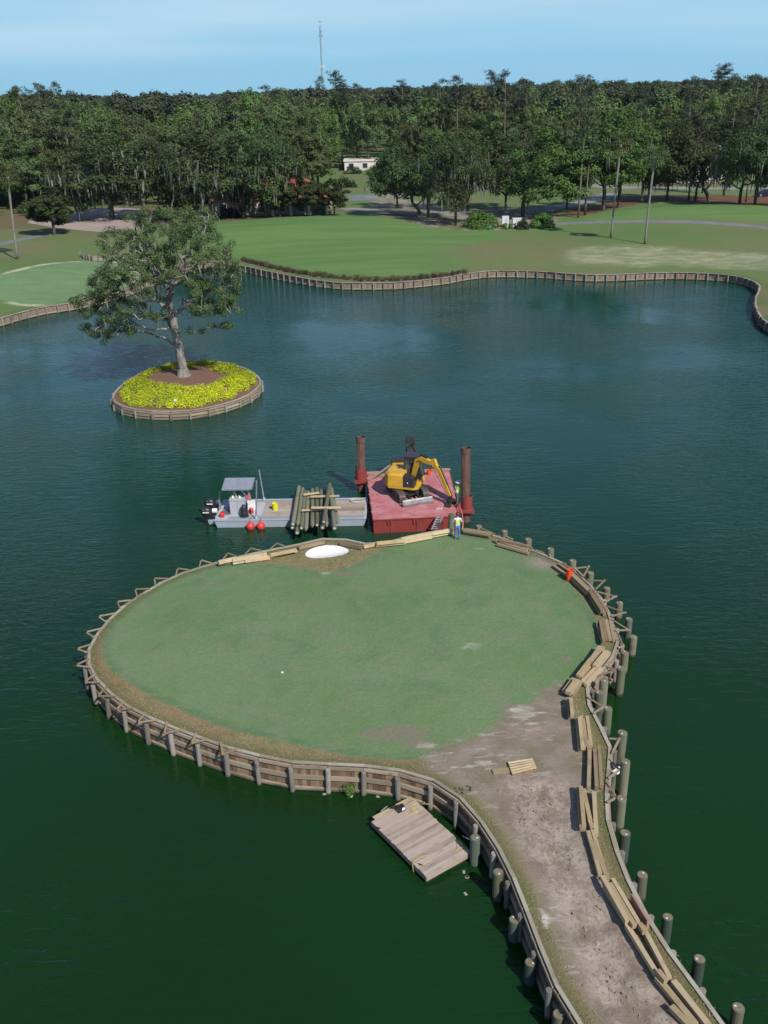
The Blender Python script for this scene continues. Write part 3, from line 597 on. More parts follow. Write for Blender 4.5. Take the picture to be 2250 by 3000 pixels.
def quadmesh(name, C, size, nrm, mat, aspect=1.0, g=rng, tri=False, down=None):
    n = len(C); size = np.broadcast_to(size, (n,)); v = nrm+0; v /= np.linalg.norm(v, axis=1)[:, None]+1e-9
    t_ = g.normal(size=(n, 3)); t_ -= (t_*v).sum(1)[:, None]*v; t_ /= np.linalg.norm(t_, axis=1)[:, None]+1e-9; bi = np.cross(v, t_)
    a = t_*(size*.5)[:, None]; b_ = bi*(size*.5*aspect)[:, None]
    Q = np.stack([C-a, C-b_*.9+a*.1, C+a, C+b_*.9-a*.1], 1).reshape(-1, 3)
    return rawquads(name, Q, mat)
def rawquads(name, Q, mat):
    n = len(Q)//4; me = bpy.data.meshes.new(name); me.vertices.add(4*n); me.loops.add(4*n); me.polygons.add(n)
    me.vertices.foreach_set('co', Q.astype(np.float32).ravel()); me.loops.foreach_set('vertex_index', np.arange(4*n, dtype=np.int32))
    me.polygons.foreach_set('loop_start', np.arange(0, 4*n, 4, dtype=np.int32)); me.materials.append(mat); me.update(); me.validate(); return me
def clusters(ctr, rad, per, size, g, center, out=.7, upb=.5, flat=.7):
    """leaf positions and normals for leaf clumps at ctr"""
    n = len(ctr); d = g.normal(size=(n*per, 3)); d /= np.linalg.norm(d, axis=1)[:, None]; rr = g.uniform(.25, 1, n*per)**.6
    r_ = np.repeat(np.broadcast_to(rad, (n,)), per); off = d*(r_*rr)[:, None]; off[:, 2] *= flat
    C = np.repeat(ctr, per, 0)+off; o = C-center; o /= np.linalg.norm(o, axis=1)[:, None]+1e-6
    nrm = d*out+o*.55+g.normal(size=(n*per, 3))*.36; nrm[:, 2] += upb
    return C, g.uniform(.65, 1.25, n*per)*size, nrm
def colonize(att, start, step, di, dk, g, maxit=90, jitter=.25, grav=0):
    nodes = [np.array(p, float) for p in start]; par = [-1]+list(range(len(start)-1)); att = np.array(att)
    for _ in range(maxit):
        if not len(att): break
        NN = np.array(nodes); D2 = ((att[:, None, :]-NN[None])**2).sum(2); near = D2.argmin(1); dm = D2[np.arange(len(att)), near]
        alive = dm > dk*dk; act = alive & (dm < di*di)
        if not act.any(): break
        grown = False
        for k_ in np.unique(near[act]):
            a = att[act & (near == k_)]-nodes[k_]; a /= np.linalg.norm(a, axis=1)[:, None]; d = a.sum(0); L = np.linalg.norm(d)
            if L < 1e-3: continue
            d = d/L+g.normal(size=3)*jitter; d[2] -= grav; d /= np.linalg.norm(d); nodes.append(nodes[k_]+d*step); par.append(int(k_)); grown = True
        att = att[alive]
        if not grown or len(nodes) > 2600: break
    return np.array(nodes), par
def limb_mesh(name, nodes, par, mat, tip=.035, base=None, n=6, power=2.3, smin=0, off=(0, 0, 0)):
    k_ = len(nodes); acc = np.zeros(k_); ch = [0]*k_
    for i in range(k_-1, -1, -1):
        if acc[i] == 0: acc[i] = tip**power
        if par[i] >= 0: acc[par[i]] += acc[i]; ch[par[i]] += 1
    rad = acc**(1/power)
    if base: rad *= 1+(base/rad[0]-1)*np.clip((rad-rad.min())/(rad[0]-rad.min()+1e-9), 0, 1)
    mb = MB()
    for i in range(1, k_):
        p = par[i]
        if p < 0 or rad[i] < smin: continue
        mb.tube([nodes[p]-np.array(off), nodes[i]-np.array(off)], [min(rad[p], rad[i]*1.35), rad[i]], n if rad[i] > .08 else 4, caps=False)
    return mb.mesh(name, mat, smooth=True), rad, ch
def mossmesh(name, tips, g, n, L=(1.0, 3.0), wd=.28):
    idx = g.integers(0, len(tips), n); Q = []
    for i in idx:
        p = tips[i]+g.normal(size=3)*np.array([.5, .5, .3]); a = g.uniform(0, math.pi); l = g.uniform(*L); w_ = wd*g.uniform(.5, 1.2)
        d = np.array([math.cos(a), math.sin(a), 0])*w_/2; sw = g.normal(size=3)*.12; sw[2] = 0
        m_ = p-np.array([0, 0, l*.5])+sw; e = p-np.array([0, 0, l])+sw*1.5
        Q += [p-d*.6, p+d*.6, m_+d, m_-d, m_-d, m_+d, e+d*.15, e-d*.15]
    return rawquads(name, np.array(Q), M_moss)
def oak(seed, H, Rr, th, leaf=M_oakleaf, n_lobes=34, dens=1.0, size=.42, moss=0, lean=(0, 0), sq=.8, barkm=None, tr=.32, low=0):
    g = np.random.default_rng(seed); att = []; top = H
    cz = th+(H-th)*.36
    lob = []
    for i in range(n_lobes):
        a = g.uniform(0, 2*math.pi); el_ = math.asin(g.uniform(-.75, 1)); rr = g.uniform(.6, .84)
        lob.append((Rr*rr*math.cos(el_)*math.cos(a)+lean[0]*.7, Rr*rr*math.cos(el_)*math.sin(a)+lean[1]*.7, cz+((H-cz) if el_ > 0 else (cz-.62*th))*rr*math.sin(el_)*1.05))
    for l in lob:
        d = g.normal(size=(int(11), 3)); d /= np.linalg.norm(d, axis=1)[:, None]
        att += list(np.array(l)+d*g.uniform(.2, 1, (len(d), 1))*Rr*.33*np.array([1, 1, sq]))
    for _ in range(30): att.append(np.array([g.uniform(-.5, .5)*Rr, g.uniform(-.5, .5)*Rr, cz+g.uniform(-.1, .5)*(H-cz)]))
    ns = 4; start = [(lean[0]*(i/ns)**1.6*.6, lean[1]*(i/ns)**1.6*.6, th*.8*i/ns) for i in range(ns+1)]
    nodes, par = colonize(att, start, Rr*.14, Rr*3, Rr*.17, g)
    trunk, rad, ch = limb_mesh('trunk', nodes, par, barkm or M_barkd, tip=.045, base=tr, smin=.045)
    tips = nodes[[i for i in range(len(nodes)) if ch[i] == 0 or (rad[i] < .09 and g.random() < .6)]]; tips = tips[tips[:, 2] > th*.8]
    ctr = np.array([lean[0]*.7, lean[1]*.7, cz-1])
    per = int(62*dens*(.42/size)**1.6*(Rr/7)**1.2)+8
    C, S, Nn = clusters(tips, Rr*.175, per, size, g, ctr); crown = quadmesh('crown', C, S, Nn, leaf, .8, g)
    parts = [('trunk', trunk), ('crown', crown)]
    if moss: parts.append(('moss', mossmesh('moss', tips[tips[:, 2] < H*.78], g, int(moss), wd=.3)))
    return parts
def pine(seed, H, Rr, bare=.62, size=.5):
    g = np.random.default_rng(seed); mb = MB(); lx, ly = g.normal(size=2)*.6
    pts = [(lx*(k/6)**1.5, ly*(k/6)**1.5, H*.97*k/6) for k in range(7)]; mb.tube(pts, [.26-.032*k for k in range(7)], 6)
    C = []; nb = int(16+g.integers(0, 6))
    for i in range(nb):
        f_ = bare+(1-bare)*i/nb; z0 = H*f_; a = g.uniform(0, 6.28); L = Rr*(.5+.5*math.sin(math.pi*min(1, (i+2)/nb)))*g.uniform(.6, 1.1); x0, y0 = lx*f_**1.5, ly*f_**1.5
        e = (x0+L*math.cos(a), y0+L*math.sin(a), z0+L*g.uniform(.05, .45)); mb.tube([(x0, y0, z0), ((x0+e[0])/2, (y0+e[1])/2, z0+L*.08), e], [.07, .05, .03], 4, caps=False)
        for q_ in range(3): C.append(np.array(e)*(1-q_*.22)+np.array([x0, y0, z0])*(q_*.22)+g.normal(size=3)*.4)
    C.append(np.array([lx, ly, H*.985])); C = np.array(C)
    X, S, Nn = clusters(C, 1.05, 34, size, g, np.array([0, 0, H*.7]), flat=.5); return [('trunk', mb.mesh('trunk', M_pinebark, smooth=True)), ('crown', quadmesh('crown', X, S, Nn, M_needle, .5, g))]
def palm(seed, H, lean, fm, nfr=34, L=1.9):
    g = np.random.default_rng(seed); mb = MB(); pts = [(lean[0]*(k/8)**1.4, lean[1]*(k/8)**1.4, H*k/8) for k in range(9)]
    mb.tube(pts, [.24, .18, .165, .16, .16, .17, .18, .2, .22], 8); top = np.array(pts[-1]); Q = []
    for i in range(nfr):
        a = g.uniform(0, 6.28); el_ = g.uniform(-.75, 1.25); d = np.array([math.cos(a)*math.cos(el_), math.sin(a)*math.cos(el_), math.sin(el_)]); hub = top+np.array([0, 0, .2])+d*L*.45
        sd = np.cross(d, [0, 0, 1.]); sd /= np.linalg.norm(sd)+1e-6; up = np.cross(sd, d)
        Q += [top, top+sd*.04, hub+sd*.04, hub]
        for k in range(9):
            th = -1.5+3*k/8; dd = d*math.cos(th)+sd*math.sin(th); ln = L*.62*(.75+.25*math.cos(th)); e = hub+dd*ln*.75; w_ = np.cross(dd, up)*.07
            tipp = hub+dd*ln-np.array([0, 0, ln*.35]); Q += [hub-w_*.3, hub+w_*.3, e+w_-np.array([0, 0, .08]), e-w_-np.array([0, 0, .08]), e-w_-np.array([0, 0, .08]), e+w_-np.array([0, 0, .08]), tipp+w_*.1, tipp-w_*.1]
    return [('trunk', mb.mesh('trunk', M_palmbark, smooth=True)), ('crown', rawquads('crown', np.array(Q), fm))]
def place(parts, name, loc, label, cat, group=None, sc=1.0, rz=0.0, sz=None, off=0.0):
    o = empty(name, loc, label, cat, group); o.scale = (sc, sc, sz or sc); o.rotation_euler = (0, 0, rz)
    for nm, me in parts:
        c_ = bpy.data.objects.new(nm, me); col.objects.link(c_); c_.parent = o
        if off and nm != 'trunk': c_.location = (off/sc*math.cos(rz), -off/sc*math.sin(rz), 0)
        if nm == 'moss': c_['kind'] = 'stuff'
    return o
oakv = [oak(11, 16, 8.5, 3.4, moss=120), oak(12, 15, 7.5, 3.2, moss=60), oak(13, 16, 8, 3.6, M_oakleaf, moss=220, dens=.85), oak(14, 15, 8, 2.8, M_brightleaf, n_lobes=30, dens=1.15), oak(15, 17, 7, 4, moss=330, dens=.8), oak(16, 15, 7.5, 3.4, lean=(2.6, .5), moss=70), oak(17, 16, 7, 3.6, M_brightleaf, moss=40)]
fillv = [oak(21, 19, 6.8, 4, M_fillleaf, 20, size=.5), oak(22, 20, 6.2, 5, M_fillbright, 18, size=.5), oak(23, 18, 7, 3, M_paleleaf, 20, size=.5, dens=.8), oak(24, 21, 6.4, 6, M_fillleaf, 18, size=.5, moss=90), oak(25, 17, 6.6, 3, M_fillbright, 20, size=.5)]
fillv += [oak(26, 20, 7, 5, M_fillleaf, 16, size=.5), oak(27, 19, 6, 4, M_fillolive, 18, size=.5)]
smallv = [oak(31, 7.5, 3.3, 1.5, M_oakleaf, 16, size=.32, tr=.16, dens=1.5), oak(32, 7.5, 3, 2.2, M_oakleaf, 14, size=.32, tr=.14, moss=40, dens=1.2), oak(33, 8, 3.5, 1.4, M_oakleaf, 18, size=.32, tr=.18, dens=1.9)]
pinev = [pine(41, 27, 3.6), pine(42, 29, 3.0, .7), pine(43, 25, 4.2, .55), pine(44, 30, 2.6, .74), pine(45, 26, 3.4, .5)]
def gz(x, y): return float(hz([(x, y)])[0])
# front rows, in thousandths of the wide picture: base, crown top, width
front = [
 (175, 478, 368, 78, smallv[1], 1, 'small mossy oak standing at the near edge of the paved yard', 0),
 (60, 418, 352, 60, smallv[0], 1, 'small rounded tree behind the left palm', 0),
 (243, 474, 272, 190, oakv[4], 0, 'broad oak draped in grey moss with forked dark trunk beside the paved yard', .3),
 (345, 470, 300, 110, oakv[2], 0, 'mossy oak rising behind the islet oak crown', 2.2),
 (457, 476, 262, 165, oakv[4], 0, 'tall oak heavy with grey moss left of the red tiled building', 2.0),
 (412, 470, 392, 92, smallv[0], 1, 'low spreading tree beneath the mossy oaks left of the building', 0),
 (575, 470, 264, 160, oakv[2], 0, 'tall pale trunked oak draped with moss in front of the red tiled roof', 1.0),
 (525, 472, 393, 46, smallv[1], 1, 'slim mossy sapling on the lawn edge left of the pale trunked oak', 0),
 (605, 467, 384, 72, smallv[2], 1, 'small dark tree in front of the building porch, left one of three', 1),
 (663, 462, 374, 72, smallv[2], 1, 'small dark tree in front of the building porch, middle one of three', 2),
 (722, 456, 383, 62, smallv[0], 1, 'small dark tree at the right corner of the building porch', 3),
 (858, 450, 330, 86, oakv[1], 0, 'dark oak left of the leaning oak pair by the drive', 1.2),
 (909, 466, 300, 130, oakv[5], 0, 'left leaning oak with curved trunk at the lawn crest', 3.0),
 (925, 470, 292, 120, oakv[1], 0, 'oak with outward curving trunk beside the left leaning oak', 0),
 (984, 487, 268, 128, oakv[2], 0, 'nearest mossy oak left of the clipped hedge', 0),
 (1010, 455, 276, 120, oakv[0], 0, 'pale trunked leaning oak just behind the hedge', 2.5),
 (1092, 452, 276, 100, oakv[1], 0, 'dark oak standing in shade behind the drive left of the bright oak', 4),
 (1129, 468, 266, 172, oakv[3], 0, 'big bright green round crowned oak right of the utility cabinets', 0),
 (1224, 452, 325, 66, smallv[2], 1, 'dark low tree tucked under the bright oak on its right', 0),
 (1303, 455, 232, 128, oakv[6], 0, 'double trunked oak on pine straw behind the left of two tall palms', 0),
 (1336, 449, 226, 116, oakv[6], 0, 'bright leaved oak with straight trunk between the two tall palms', 2),
 (1386, 438, 268, 92, oakv[1], 0, 'dark oak standing directly behind the right tall palm', 2),
 (1440, 435, 292, 96, oakv[0], 0, 'low branching oak at the top of the right mound', 1),
 (1400, 437, 262, 80, fillv[0], 0, 'slender dark tree between the palm and the low branching oak', 1),
 (1502, 435, 268, 104, oakv[2], 0, 'mossy oak in front of the pale house', 3),
 (1530, 434, 258, 118, oakv[5], 0, 'strongly leaning dark oak at the right beside the pale house', 3.3),
 (1597, 441, 262, 104, oakv[4], 0, 'pale twin trunked oak near the right edge', 4),
 (1630, 443, 246, 128, oakv[0], 0, 'large dark oak at the right edge beside the parked car', 5),
 (1700, 445, 240, 120, oakv[2], 0, 'mossy oak just past the right edge', 1),
 (118, 507, 402, 90, smallv[2], 1, 'round dense dark tree alone beside the left cart path', 0),
]
COFF = {17: 36, 12: -14, 13: 20, 14: 8, 15: 10, 25: -36, 5: -10, 23: 10}
for i, (bx, by, ty, wd, parts, small, lab, rz) in enumerate(front):
    g_ = G(bx*K, by*K)
    if 560 < bx < 760 and g_.y > 207: g_ = V(bx*K, by*K, 207); g_.z = gz(g_.x, 207)
    top = V(bx*K, ty*K, g_.y); H_ = top.z-g_.z; wpx = wd*K/F_PX*g_.length*1.3
    me = parts[1][1]; co = np.empty(len(me.vertices)*3, np.float32); me.vertices.foreach_get('co', co); co = co.reshape(-1, 3)
    h0 = co[:, 2].max(); w0 = max(np.ptp(co[:, 0]), np.ptp(co[:, 1])); 
    place(parts, 'oak_tree' if not small else 'small_tree', g_, lab, 'tree', 'oaks and small trees lining the far lawn', sc=wpx/w0, rz=rz, sz=H_/h0, off=COFF.get(i, 0)*K/F_PX*g_.length)
# tall pines among the front row and palms
for bx, by, ty, pv, lab in ((1249, 470, 165, 2, 'tall bare trunked pine at the end of the hedge, left of the double oak'), (1263, 465, 300, 1, 'thin straight pine close to the tall hedge end pine'), (1487, 432, 250, 3, 'thin pine in front of the mossy oak by the pale house'), (1517, 417, 262, 1, 'slightly leaning thin pine behind the leaning oak'), (1564, 422, 232, 2, 'slender pine near the right edge behind the twin trunked oak'), (1611, 436, 215, 4, 'pale trunked pine left of the parked car')):
    g_ = G(bx*K, by*K); H_ = V(bx*K, ty*K, g_.y).z-g_.z; place(pinev[pv], 'pine_tree', g_, lab, 'tree', 'pines standing among the lawn oaks', .9, bx, H_/[27, 29, 25, 30, 26][pv])
for k_, (bx, by, cx, cy, fm, lab) in enumerate(((1320, 513, 1341, 312, M_palm, 'left and yellower of the two tall thin palms on the far bank'), (1393, 527, 1414, 338, M_palmg, 'right and greener of the two tall thin palms on the far bank'), (38, 560, 17, 382, M_palm, 'tall palm with pale trunk at the left edge of the far lawn'), (-12, 575, -40, 400, M_palm, 'palm cut by the left edge of the picture'))):
    g_ = G(bx*K, by*K); t_ = V(cx*K, cy*K, g_.y); place(palm(50+k_, t_.z-g_.z, (t_.x-g_.x, 0), fm, L=2.3), 'palm_tree', g_, lab, 'palm', 'tall palms on the far bank')
# woods behind: individual trees, then the distant mass
def clear_of(x, y):
    Q = [(x, y)]
    for k in ('road', 'side_road', 'paved_court', 'asphalt_lot'):
        if inside(Q, roads[k])[0] or dist_poly(Q, roads[k])[0] < 3.5: return False
    return True
def edge_y(x):   # near edge of the woods at this x
    xs_ = [-150, -75, -52, -42, -12, 0, 18, 60, 110, 160]; ys_ = [225, 232, 236, 245, 262, 318, 330, 335, 300, 280]
    return float(np.interp(x, xs_, ys_))
wl = [('dense dark broadleaf tree in the woods', 'dark green trees packed in the woods'), ('bright green broadleaf tree in the woods', 'bright green trees in the woods'), ('pale grey green tree in the woods', 'pale trees in the woods'), ('mossy dark tree in the woods', 'mossy trees in the woods'), ('fresh green low tree in the woods', 'fresh green low trees in the woods'), ('broad domed dark tree in the woods', 'broad domed trees in the woods'), ('olive coloured tree in the woods', 'olive coloured trees in the woods')]
cells = []
for j, y in enumerate(np.arange(226, 470, 8.2)):
    for x in np.arange(-.46*y-12, .46*y+12, 8.2):
        xx, yy = x+rng.uniform(-3, 3)+(j % 2)*4, y+rng.uniform(-3, 3)
        if yy > edge_y(xx) and clear_of(xx, yy) and math.hypot(xx-HX, yy-HY) > 15 if 'HX' in globals() else (yy > edge_y(xx) and clear_of(xx, yy)): cells.append((xx, yy))
cells = [c_ for c_ in cells if not (math.hypot(c_[0]+4, c_[1]-218) < 16 or math.hypot(c_[0]-88, c_[1]-266) < 15 or (79 < c_[0] < 97 and c_[1] < 272) or (abs(c_[0]+4) < 11 and c_[1] < 333))]
cells.sort(key=lambda c_: c_[1]); nb_ind = 0; rest = []
for x, y in cells:
    k = int(rng.choice(7, p=[.2, .15, .1, .15, .12, .14, .14])); rise = 1.0+.12*noise.noise(Vector((x*.02, y*.02, 0)))
    if y > 470 or nb_ind >= 285: rest.append((x, y)); continue
    near = y < edge_y(x)+14
    s_ = rng.uniform(.8, 1.08)*rise; xg = x/y
    dep = y-edge_y(x); hs2 = .82+.5*min(1, dep/55)+.3*noise.noise(Vector((x*.022, y*.022, 2)))
    low = 1-.27*math.exp(-((xg+.2)/.075)**2)
    place(fillv[k], 'forest_tree', (x, y, 2.0), wl[k][0]+' behind the far lawn', 'tree', wl[k][1], s_*(.8 if near and k == 4 else 1), rng.uniform(0, 6.28), hs2*low*rng.uniform(.9, 1.12)); nb_ind += 1
for k_ in range(46):
    y = rng.uniform(250, 440); x = rng.uniform(-.42, .42)*y
    if abs(x/y+.2) < .06 or y < edge_y(x)+4: continue
    place(pinev[k_ % 5], 'pine_tree', (x, y, 2.0), 'tall pine with sparse flat crown rising out of the woods', 'tree', 'pines rising above the woods', rng.uniform(.85, 1.15), rng.uniform(0, 6.28), rng.uniform(.88, 1.0))
for bx, ty, y, pv in ((990, 165, 330, 1), (1095, 152, 320, 2), (1258, 163, 300, 2), (492, 198, 300, 1), (575, 186, 310, 0), (745, 178, 340, 3), (1000, 186, 380, 3), (955, 172, 350, 0), (85, 197, 280, 2), (150, 196, 270, 4), (1500, 165, 290, 4), (1390, 190, 320, 0), (1640, 165, 280, 2)):
    nm_ = {990: 'flat topped pine against the sky right of centre, with a thin mast beyond', 1095: 'tallest pine on the skyline, above the bright round oak', 1258: 'skyline pine above the double trunked oak', 492: 'lone skyline pine left of the radio mast, above the islet oak', 575: 'skyline pine between the lone pine and the radio mast', 745: 'skyline pine just right of the radio mast', 1000: 'farther skyline pine beside the flat topped one', 955: 'skyline pine left of the flat topped one', 85: 'leftmost pine on the skyline', 150: 'second skyline pine from the left edge', 1500: 'skyline pine above the pale house', 1390: 'skyline pine above the right tall palm', 1640: 'skyline pine at the right edge'}[bx]
    t_ = V(bx*K, ty*K, y); place(pinev[pv], 'pine_tree', (t_.x, y, 2.0), nm_, 'tree', 'tallest pines on the skyline', 1.05, bx, (t_.z-2)/[27, 29, 25, 30, 26][pv])
print('woods', nb_ind, len(rest))
# distant woods: coarse trees instanced on points by geometry nodes, one object
def coarse(seed, leaf, H=15, Rr=6):
    g = np.random.default_rng(seed); d = g.normal(size=(16, 3)); d[:, 2] = np.abs(d[:, 2])-.35; d /= np.linalg.norm(d, axis=1)[:, None]
    c_ = np.array([0, 0, H-Rr*.9])+d*np.array([Rr*.62, Rr*.62, Rr*.6])*g.uniform(.6, 1, (16, 1)); X, S, Nn = clusters(c_, Rr*.36, 26, 1.15, g, np.array([0, 0, H-Rr])); me = quadmesh('far_tree', X, S, Nn, leaf, .8, g)
    bm_ = MB(); bm_.tube([(0, 0, 0), (0, 0, H-Rr)], [.3, .2], 5); o = bpy.data.objects.new('far_tree', me); return o
def scatter(name, pts, protos, smin, smax, seed=0):
    me = bpy.data.meshes.new(name); me.from_pydata([tuple(p) for p in pts], [], []); o = link(name, me, None, (0, 0, 0)); o['kind'] = 'stuff'
    ng = bpy.data.node_groups.new(name, 'GeometryNodeTree'); ng.interface.new_socket('Geometry', in_out='INPUT', socket_type='NodeSocketGeometry'); ng.interface.new_socket('Geometry', in_out='OUTPUT', socket_type='NodeSocketGeometry')
    gi = ng.nodes.new('NodeGroupInput'); go = ng.nodes.new('NodeGroupOutput'); geo_ = []
    jn = ng.nodes.new('GeometryNodeJoinGeometry')
    rnd = ng.nodes.new('FunctionNodeRandomValue'); rnd.data_type = 'INT'; rnd.inputs['Min'].default_value = 0; rnd.inputs['Max'].default_value = len(protos)-1; rnd.inputs['Seed'].default_value = seed
    for k, pr in enumerate(protos):
        cmp_ = ng.nodes.new('FunctionNodeCompare'); cmp_.data_type = 'INT'; cmp_.operation = 'EQUAL'; ng.links.new(rnd.outputs['Value'] if rnd.outputs['Value'].enabled else rnd.outputs[2], cmp_.inputs[2]); cmp_.inputs[3].default_value = k
        ip = ng.nodes.new('GeometryNodeInstanceOnPoints'); oin = ng.nodes.new('GeometryNodeObjectInfo'); oin.inputs['Object'].default_value = pr
        rs = ng.nodes.new('FunctionNodeRandomValue'); rs.data_type = 'FLOAT'; rs.inputs[2].default_value = smin; rs.inputs[3].default_value = smax; rs.inputs['Seed'].default_value = seed+3
        rr = ng.nodes.new('FunctionNodeRandomValue'); rr.data_type = 'FLOAT_VECTOR'; rr.inputs[0].default_value = (0, 0, 0); rr.inputs[1].default_value = (0, 0, 6.28); rr.inputs['Seed'].default_value = seed+9
        ng.links.new(gi.outputs[0], ip.inputs['Points']); ng.links.new(oin.outputs['Geometry'], ip.inputs['Instance']); ng.links.new(cmp_.outputs[0], ip.inputs['Selection'])
        ng.links.new(rr.outputs[0], ip.inputs['Rotation']); ng.links.new(rs.outputs[1], ip.inputs['Scale']); ng.links.new(ip.outputs[0], jn.inputs[0])
    ng.links.new(jn.outputs[0], go.inputs[0]); md = o.modifiers.new(name, 'NODES'); md.node_group = ng; return o
fp = list((x, y, 2.) for x, y in rest)
for y in list(np.arange(470, 1500, 11.))+list(np.arange(1500, 3000, 26.)):
    sp_ = 8.5 if y < 800 else (12 if y < 1500 else 22)
    for x in np.arange(-.5*y-60, .5*y+60, sp_): fp.append((x+rng.uniform(-4, 4), y+rng.uniform(-5, 5), 2+6*noise.noise(Vector((x*.011, y*.011, 4)))-(2.5 if y > 800 else 0)-(6.5*math.exp(-((x/y+.2)/.075)**2))))
print('far trees', len(fp))
scatter('distant_woods', fp, [coarse(61, M_fillleaf, 21, 6.5), coarse(62, M_fillbright, 20, 6), coarse(63, M_needle, 24, 5.5), coarse(64, M_fillolive, 22, 7)], .8, 1.15, 1)
side = []
for sx in (-1, 1):
    for y in np.arange(-20, 470, 12.):
        for x in np.arange(max(120, .5*y+22), 330, 12.):
            if sx > 0 and x < 135 and y < 250: continue
            side.append((sx*(x+rng.uniform(-4, 4)), y+rng.uniform(-4, 4), 2))
scatter('side_woods', side, [coarse(65, M_oakleaf, 17, 6.5), coarse(66, M_brightleaf, 16, 6)], .8, 1.15, 5)
# ------------------------------------------------------------ islet: oak, flower ring
g = np.random.default_rng(77)
ob = P(397*K, 812*K, OAK_Z+.35); oy = ob.y
lob = [(190, 660, 38), (225, 620, 42), (188, 700, 26), (240, 690, 34), (280, 560, 50), (238, 510, 36), (300, 490, 50), (370, 485, 50), (440, 485, 46), (400, 540, 55), (470, 560, 46), (500, 620, 34), (450, 630, 42), (330, 600, 46), (400, 600, 42), (290, 660, 33), (345, 688, 20), (470, 680, 26), (497, 708, 15), (226, 738, 9), (272, 705, 22), (425, 655, 26), (500, 585, 30), (345, 450, 20), (412, 452, 20), (165, 655, 18), (480, 525, 34), (320, 540, 40), (250, 570, 36), (360, 560, 30), (500, 660, 22), (205, 735, 10)]
att = []
for dx, dy, rpx in lob:
    wide = math.sqrt(max(.05, 1-((dx-345)/200)**2)); hi = (dy < 560)
    for yo in ([-5.2, -1.8, 1.8, 5.2] if rpx >= 40 else [-3, 0, 3] if rpx > 24 else [-2, 1]):
        y_ = yo*wide*(.75 if hi else 1)+g.uniform(-.8, .8); c_ = V(dx*K, dy*K, oy+y_); rm = rpx*K/F_PX*oy
        n_ = max(4, int(rpx*.28)); d = g.normal(size=(n_, 3)); d /= np.linalg.norm(d, axis=1)[:, None]
        att += list(np.array(c_)+d*(g.uniform(.2, 1, (n_, 1))**.5)*rm*np.array([1, .9, .85]))
tp = [V(u_*K, v_*K, oy) for u_, v_ in ((396, 800), (391, 775), (385, 745), (379, 712), (372, 682), (366, 662))]
start = [np.array(ob)]+[np.array(p) for p in tp]
nodes, par = colonize(att, start, .62, 60, .85, g, maxit=110, jitter=.38)
ok = empty('oak_tree', ob, 'big spreading oak with pale twisting limbs on the flowered islet in the lake', 'tree')
tr_me, rad, ch = limb_mesh('trunk', nodes, par, M_heroBark, tip=.038, base=.43, n=9, off=ob); to = link('trunk', tr_me, ok)
mbf = MB(); mbf.tube([ob-Vector((0, 0, .15)), ob+Vector((0, 0, .12)), ob+Vector((-.03, 0, .8))], [.85, .66, .49], 12, caps=False); mbf.obj('root_flare', M_heroBark, ok, smooth=True)
tips = nodes[[i for i in range(7, len(nodes)) if ch[i] == 0 or rad[i] < .085 and g.random() < .42]]; tips = tips[tips[:, 2] > 4.2]
C, S, Nn = clusters(tips, .56, 135, .155, g, np.array([ob.x, ob.y, 9.5]), flat=.75); C2, S2, N2 = clusters(tips[::3]+np.array([0, 0, -.3]), .5, 24, .16, g, np.array([ob.x, ob.y, 9]), flat=1)
print('hero', len(nodes), len(tips), len(C))
link('crown', quadmesh('crown', C-np.array(ob), S, Nn, M_heroleaf, .75, g), ok)
o = link('moss', mossmesh('moss', tips-np.array(ob), g, 120, L=(.4, 1.5), wd=.12), ok); o['kind'] = 'stuff'
inner = [P(*zo(935+265*math.cos(a), 1318+72*math.sin(a)), 1.1)[:2] for a in np.linspace(0, 6.28, 24, endpoint=False)]
def ozf(x, y):
    return OAK_Z-.02+.42*max(0, 1-(math.hypot(x-oc[0], y-oc[1])/7.0)**2)
fl = []
bx0 = np.array(oil); 
while len(fl) < 620:
    p = np.array([g.uniform(bx0[:, 0].min(), bx0[:, 0].max()), g.uniform(bx0[:, 1].min(), bx0[:, 1].max())])
    if sdist([p], oil)[0] > (.75 if p[1] < oc[1] else .45) and sdist([p], inner)[0] < -.15: fl.append((p[0], p[1], ozf(*p)+.2))
fl = np.array(fl); C, S, Nn = clusters(fl, .42, 62, .13, g, np.array([oc[0], oc[1], -2]), upb=.9, flat=.75)
C[:, 2] = np.maximum(C[:, 2], OAK_Z+.02); o = link('flower_bed', quadmesh('flower_bed', C-np.array([oc[0], oc[1], 0]), S, Nn, M_yellow, .8, g), None, (oc[0], oc[1], 0)); o['kind'] = 'stuff'
mb = MB(); q_ = P(*zo(862, 1482), 1.2); mb.box((q_.x, q_.y, .95), (.16, .16, .5)); mb.box((q_.x, q_.y, 1.28), (.24, .2, .16)); tag(mb.obj('spotlight', M_white, loc=q_), 'small pale spotlight box standing in the yellow flowers', 'light')
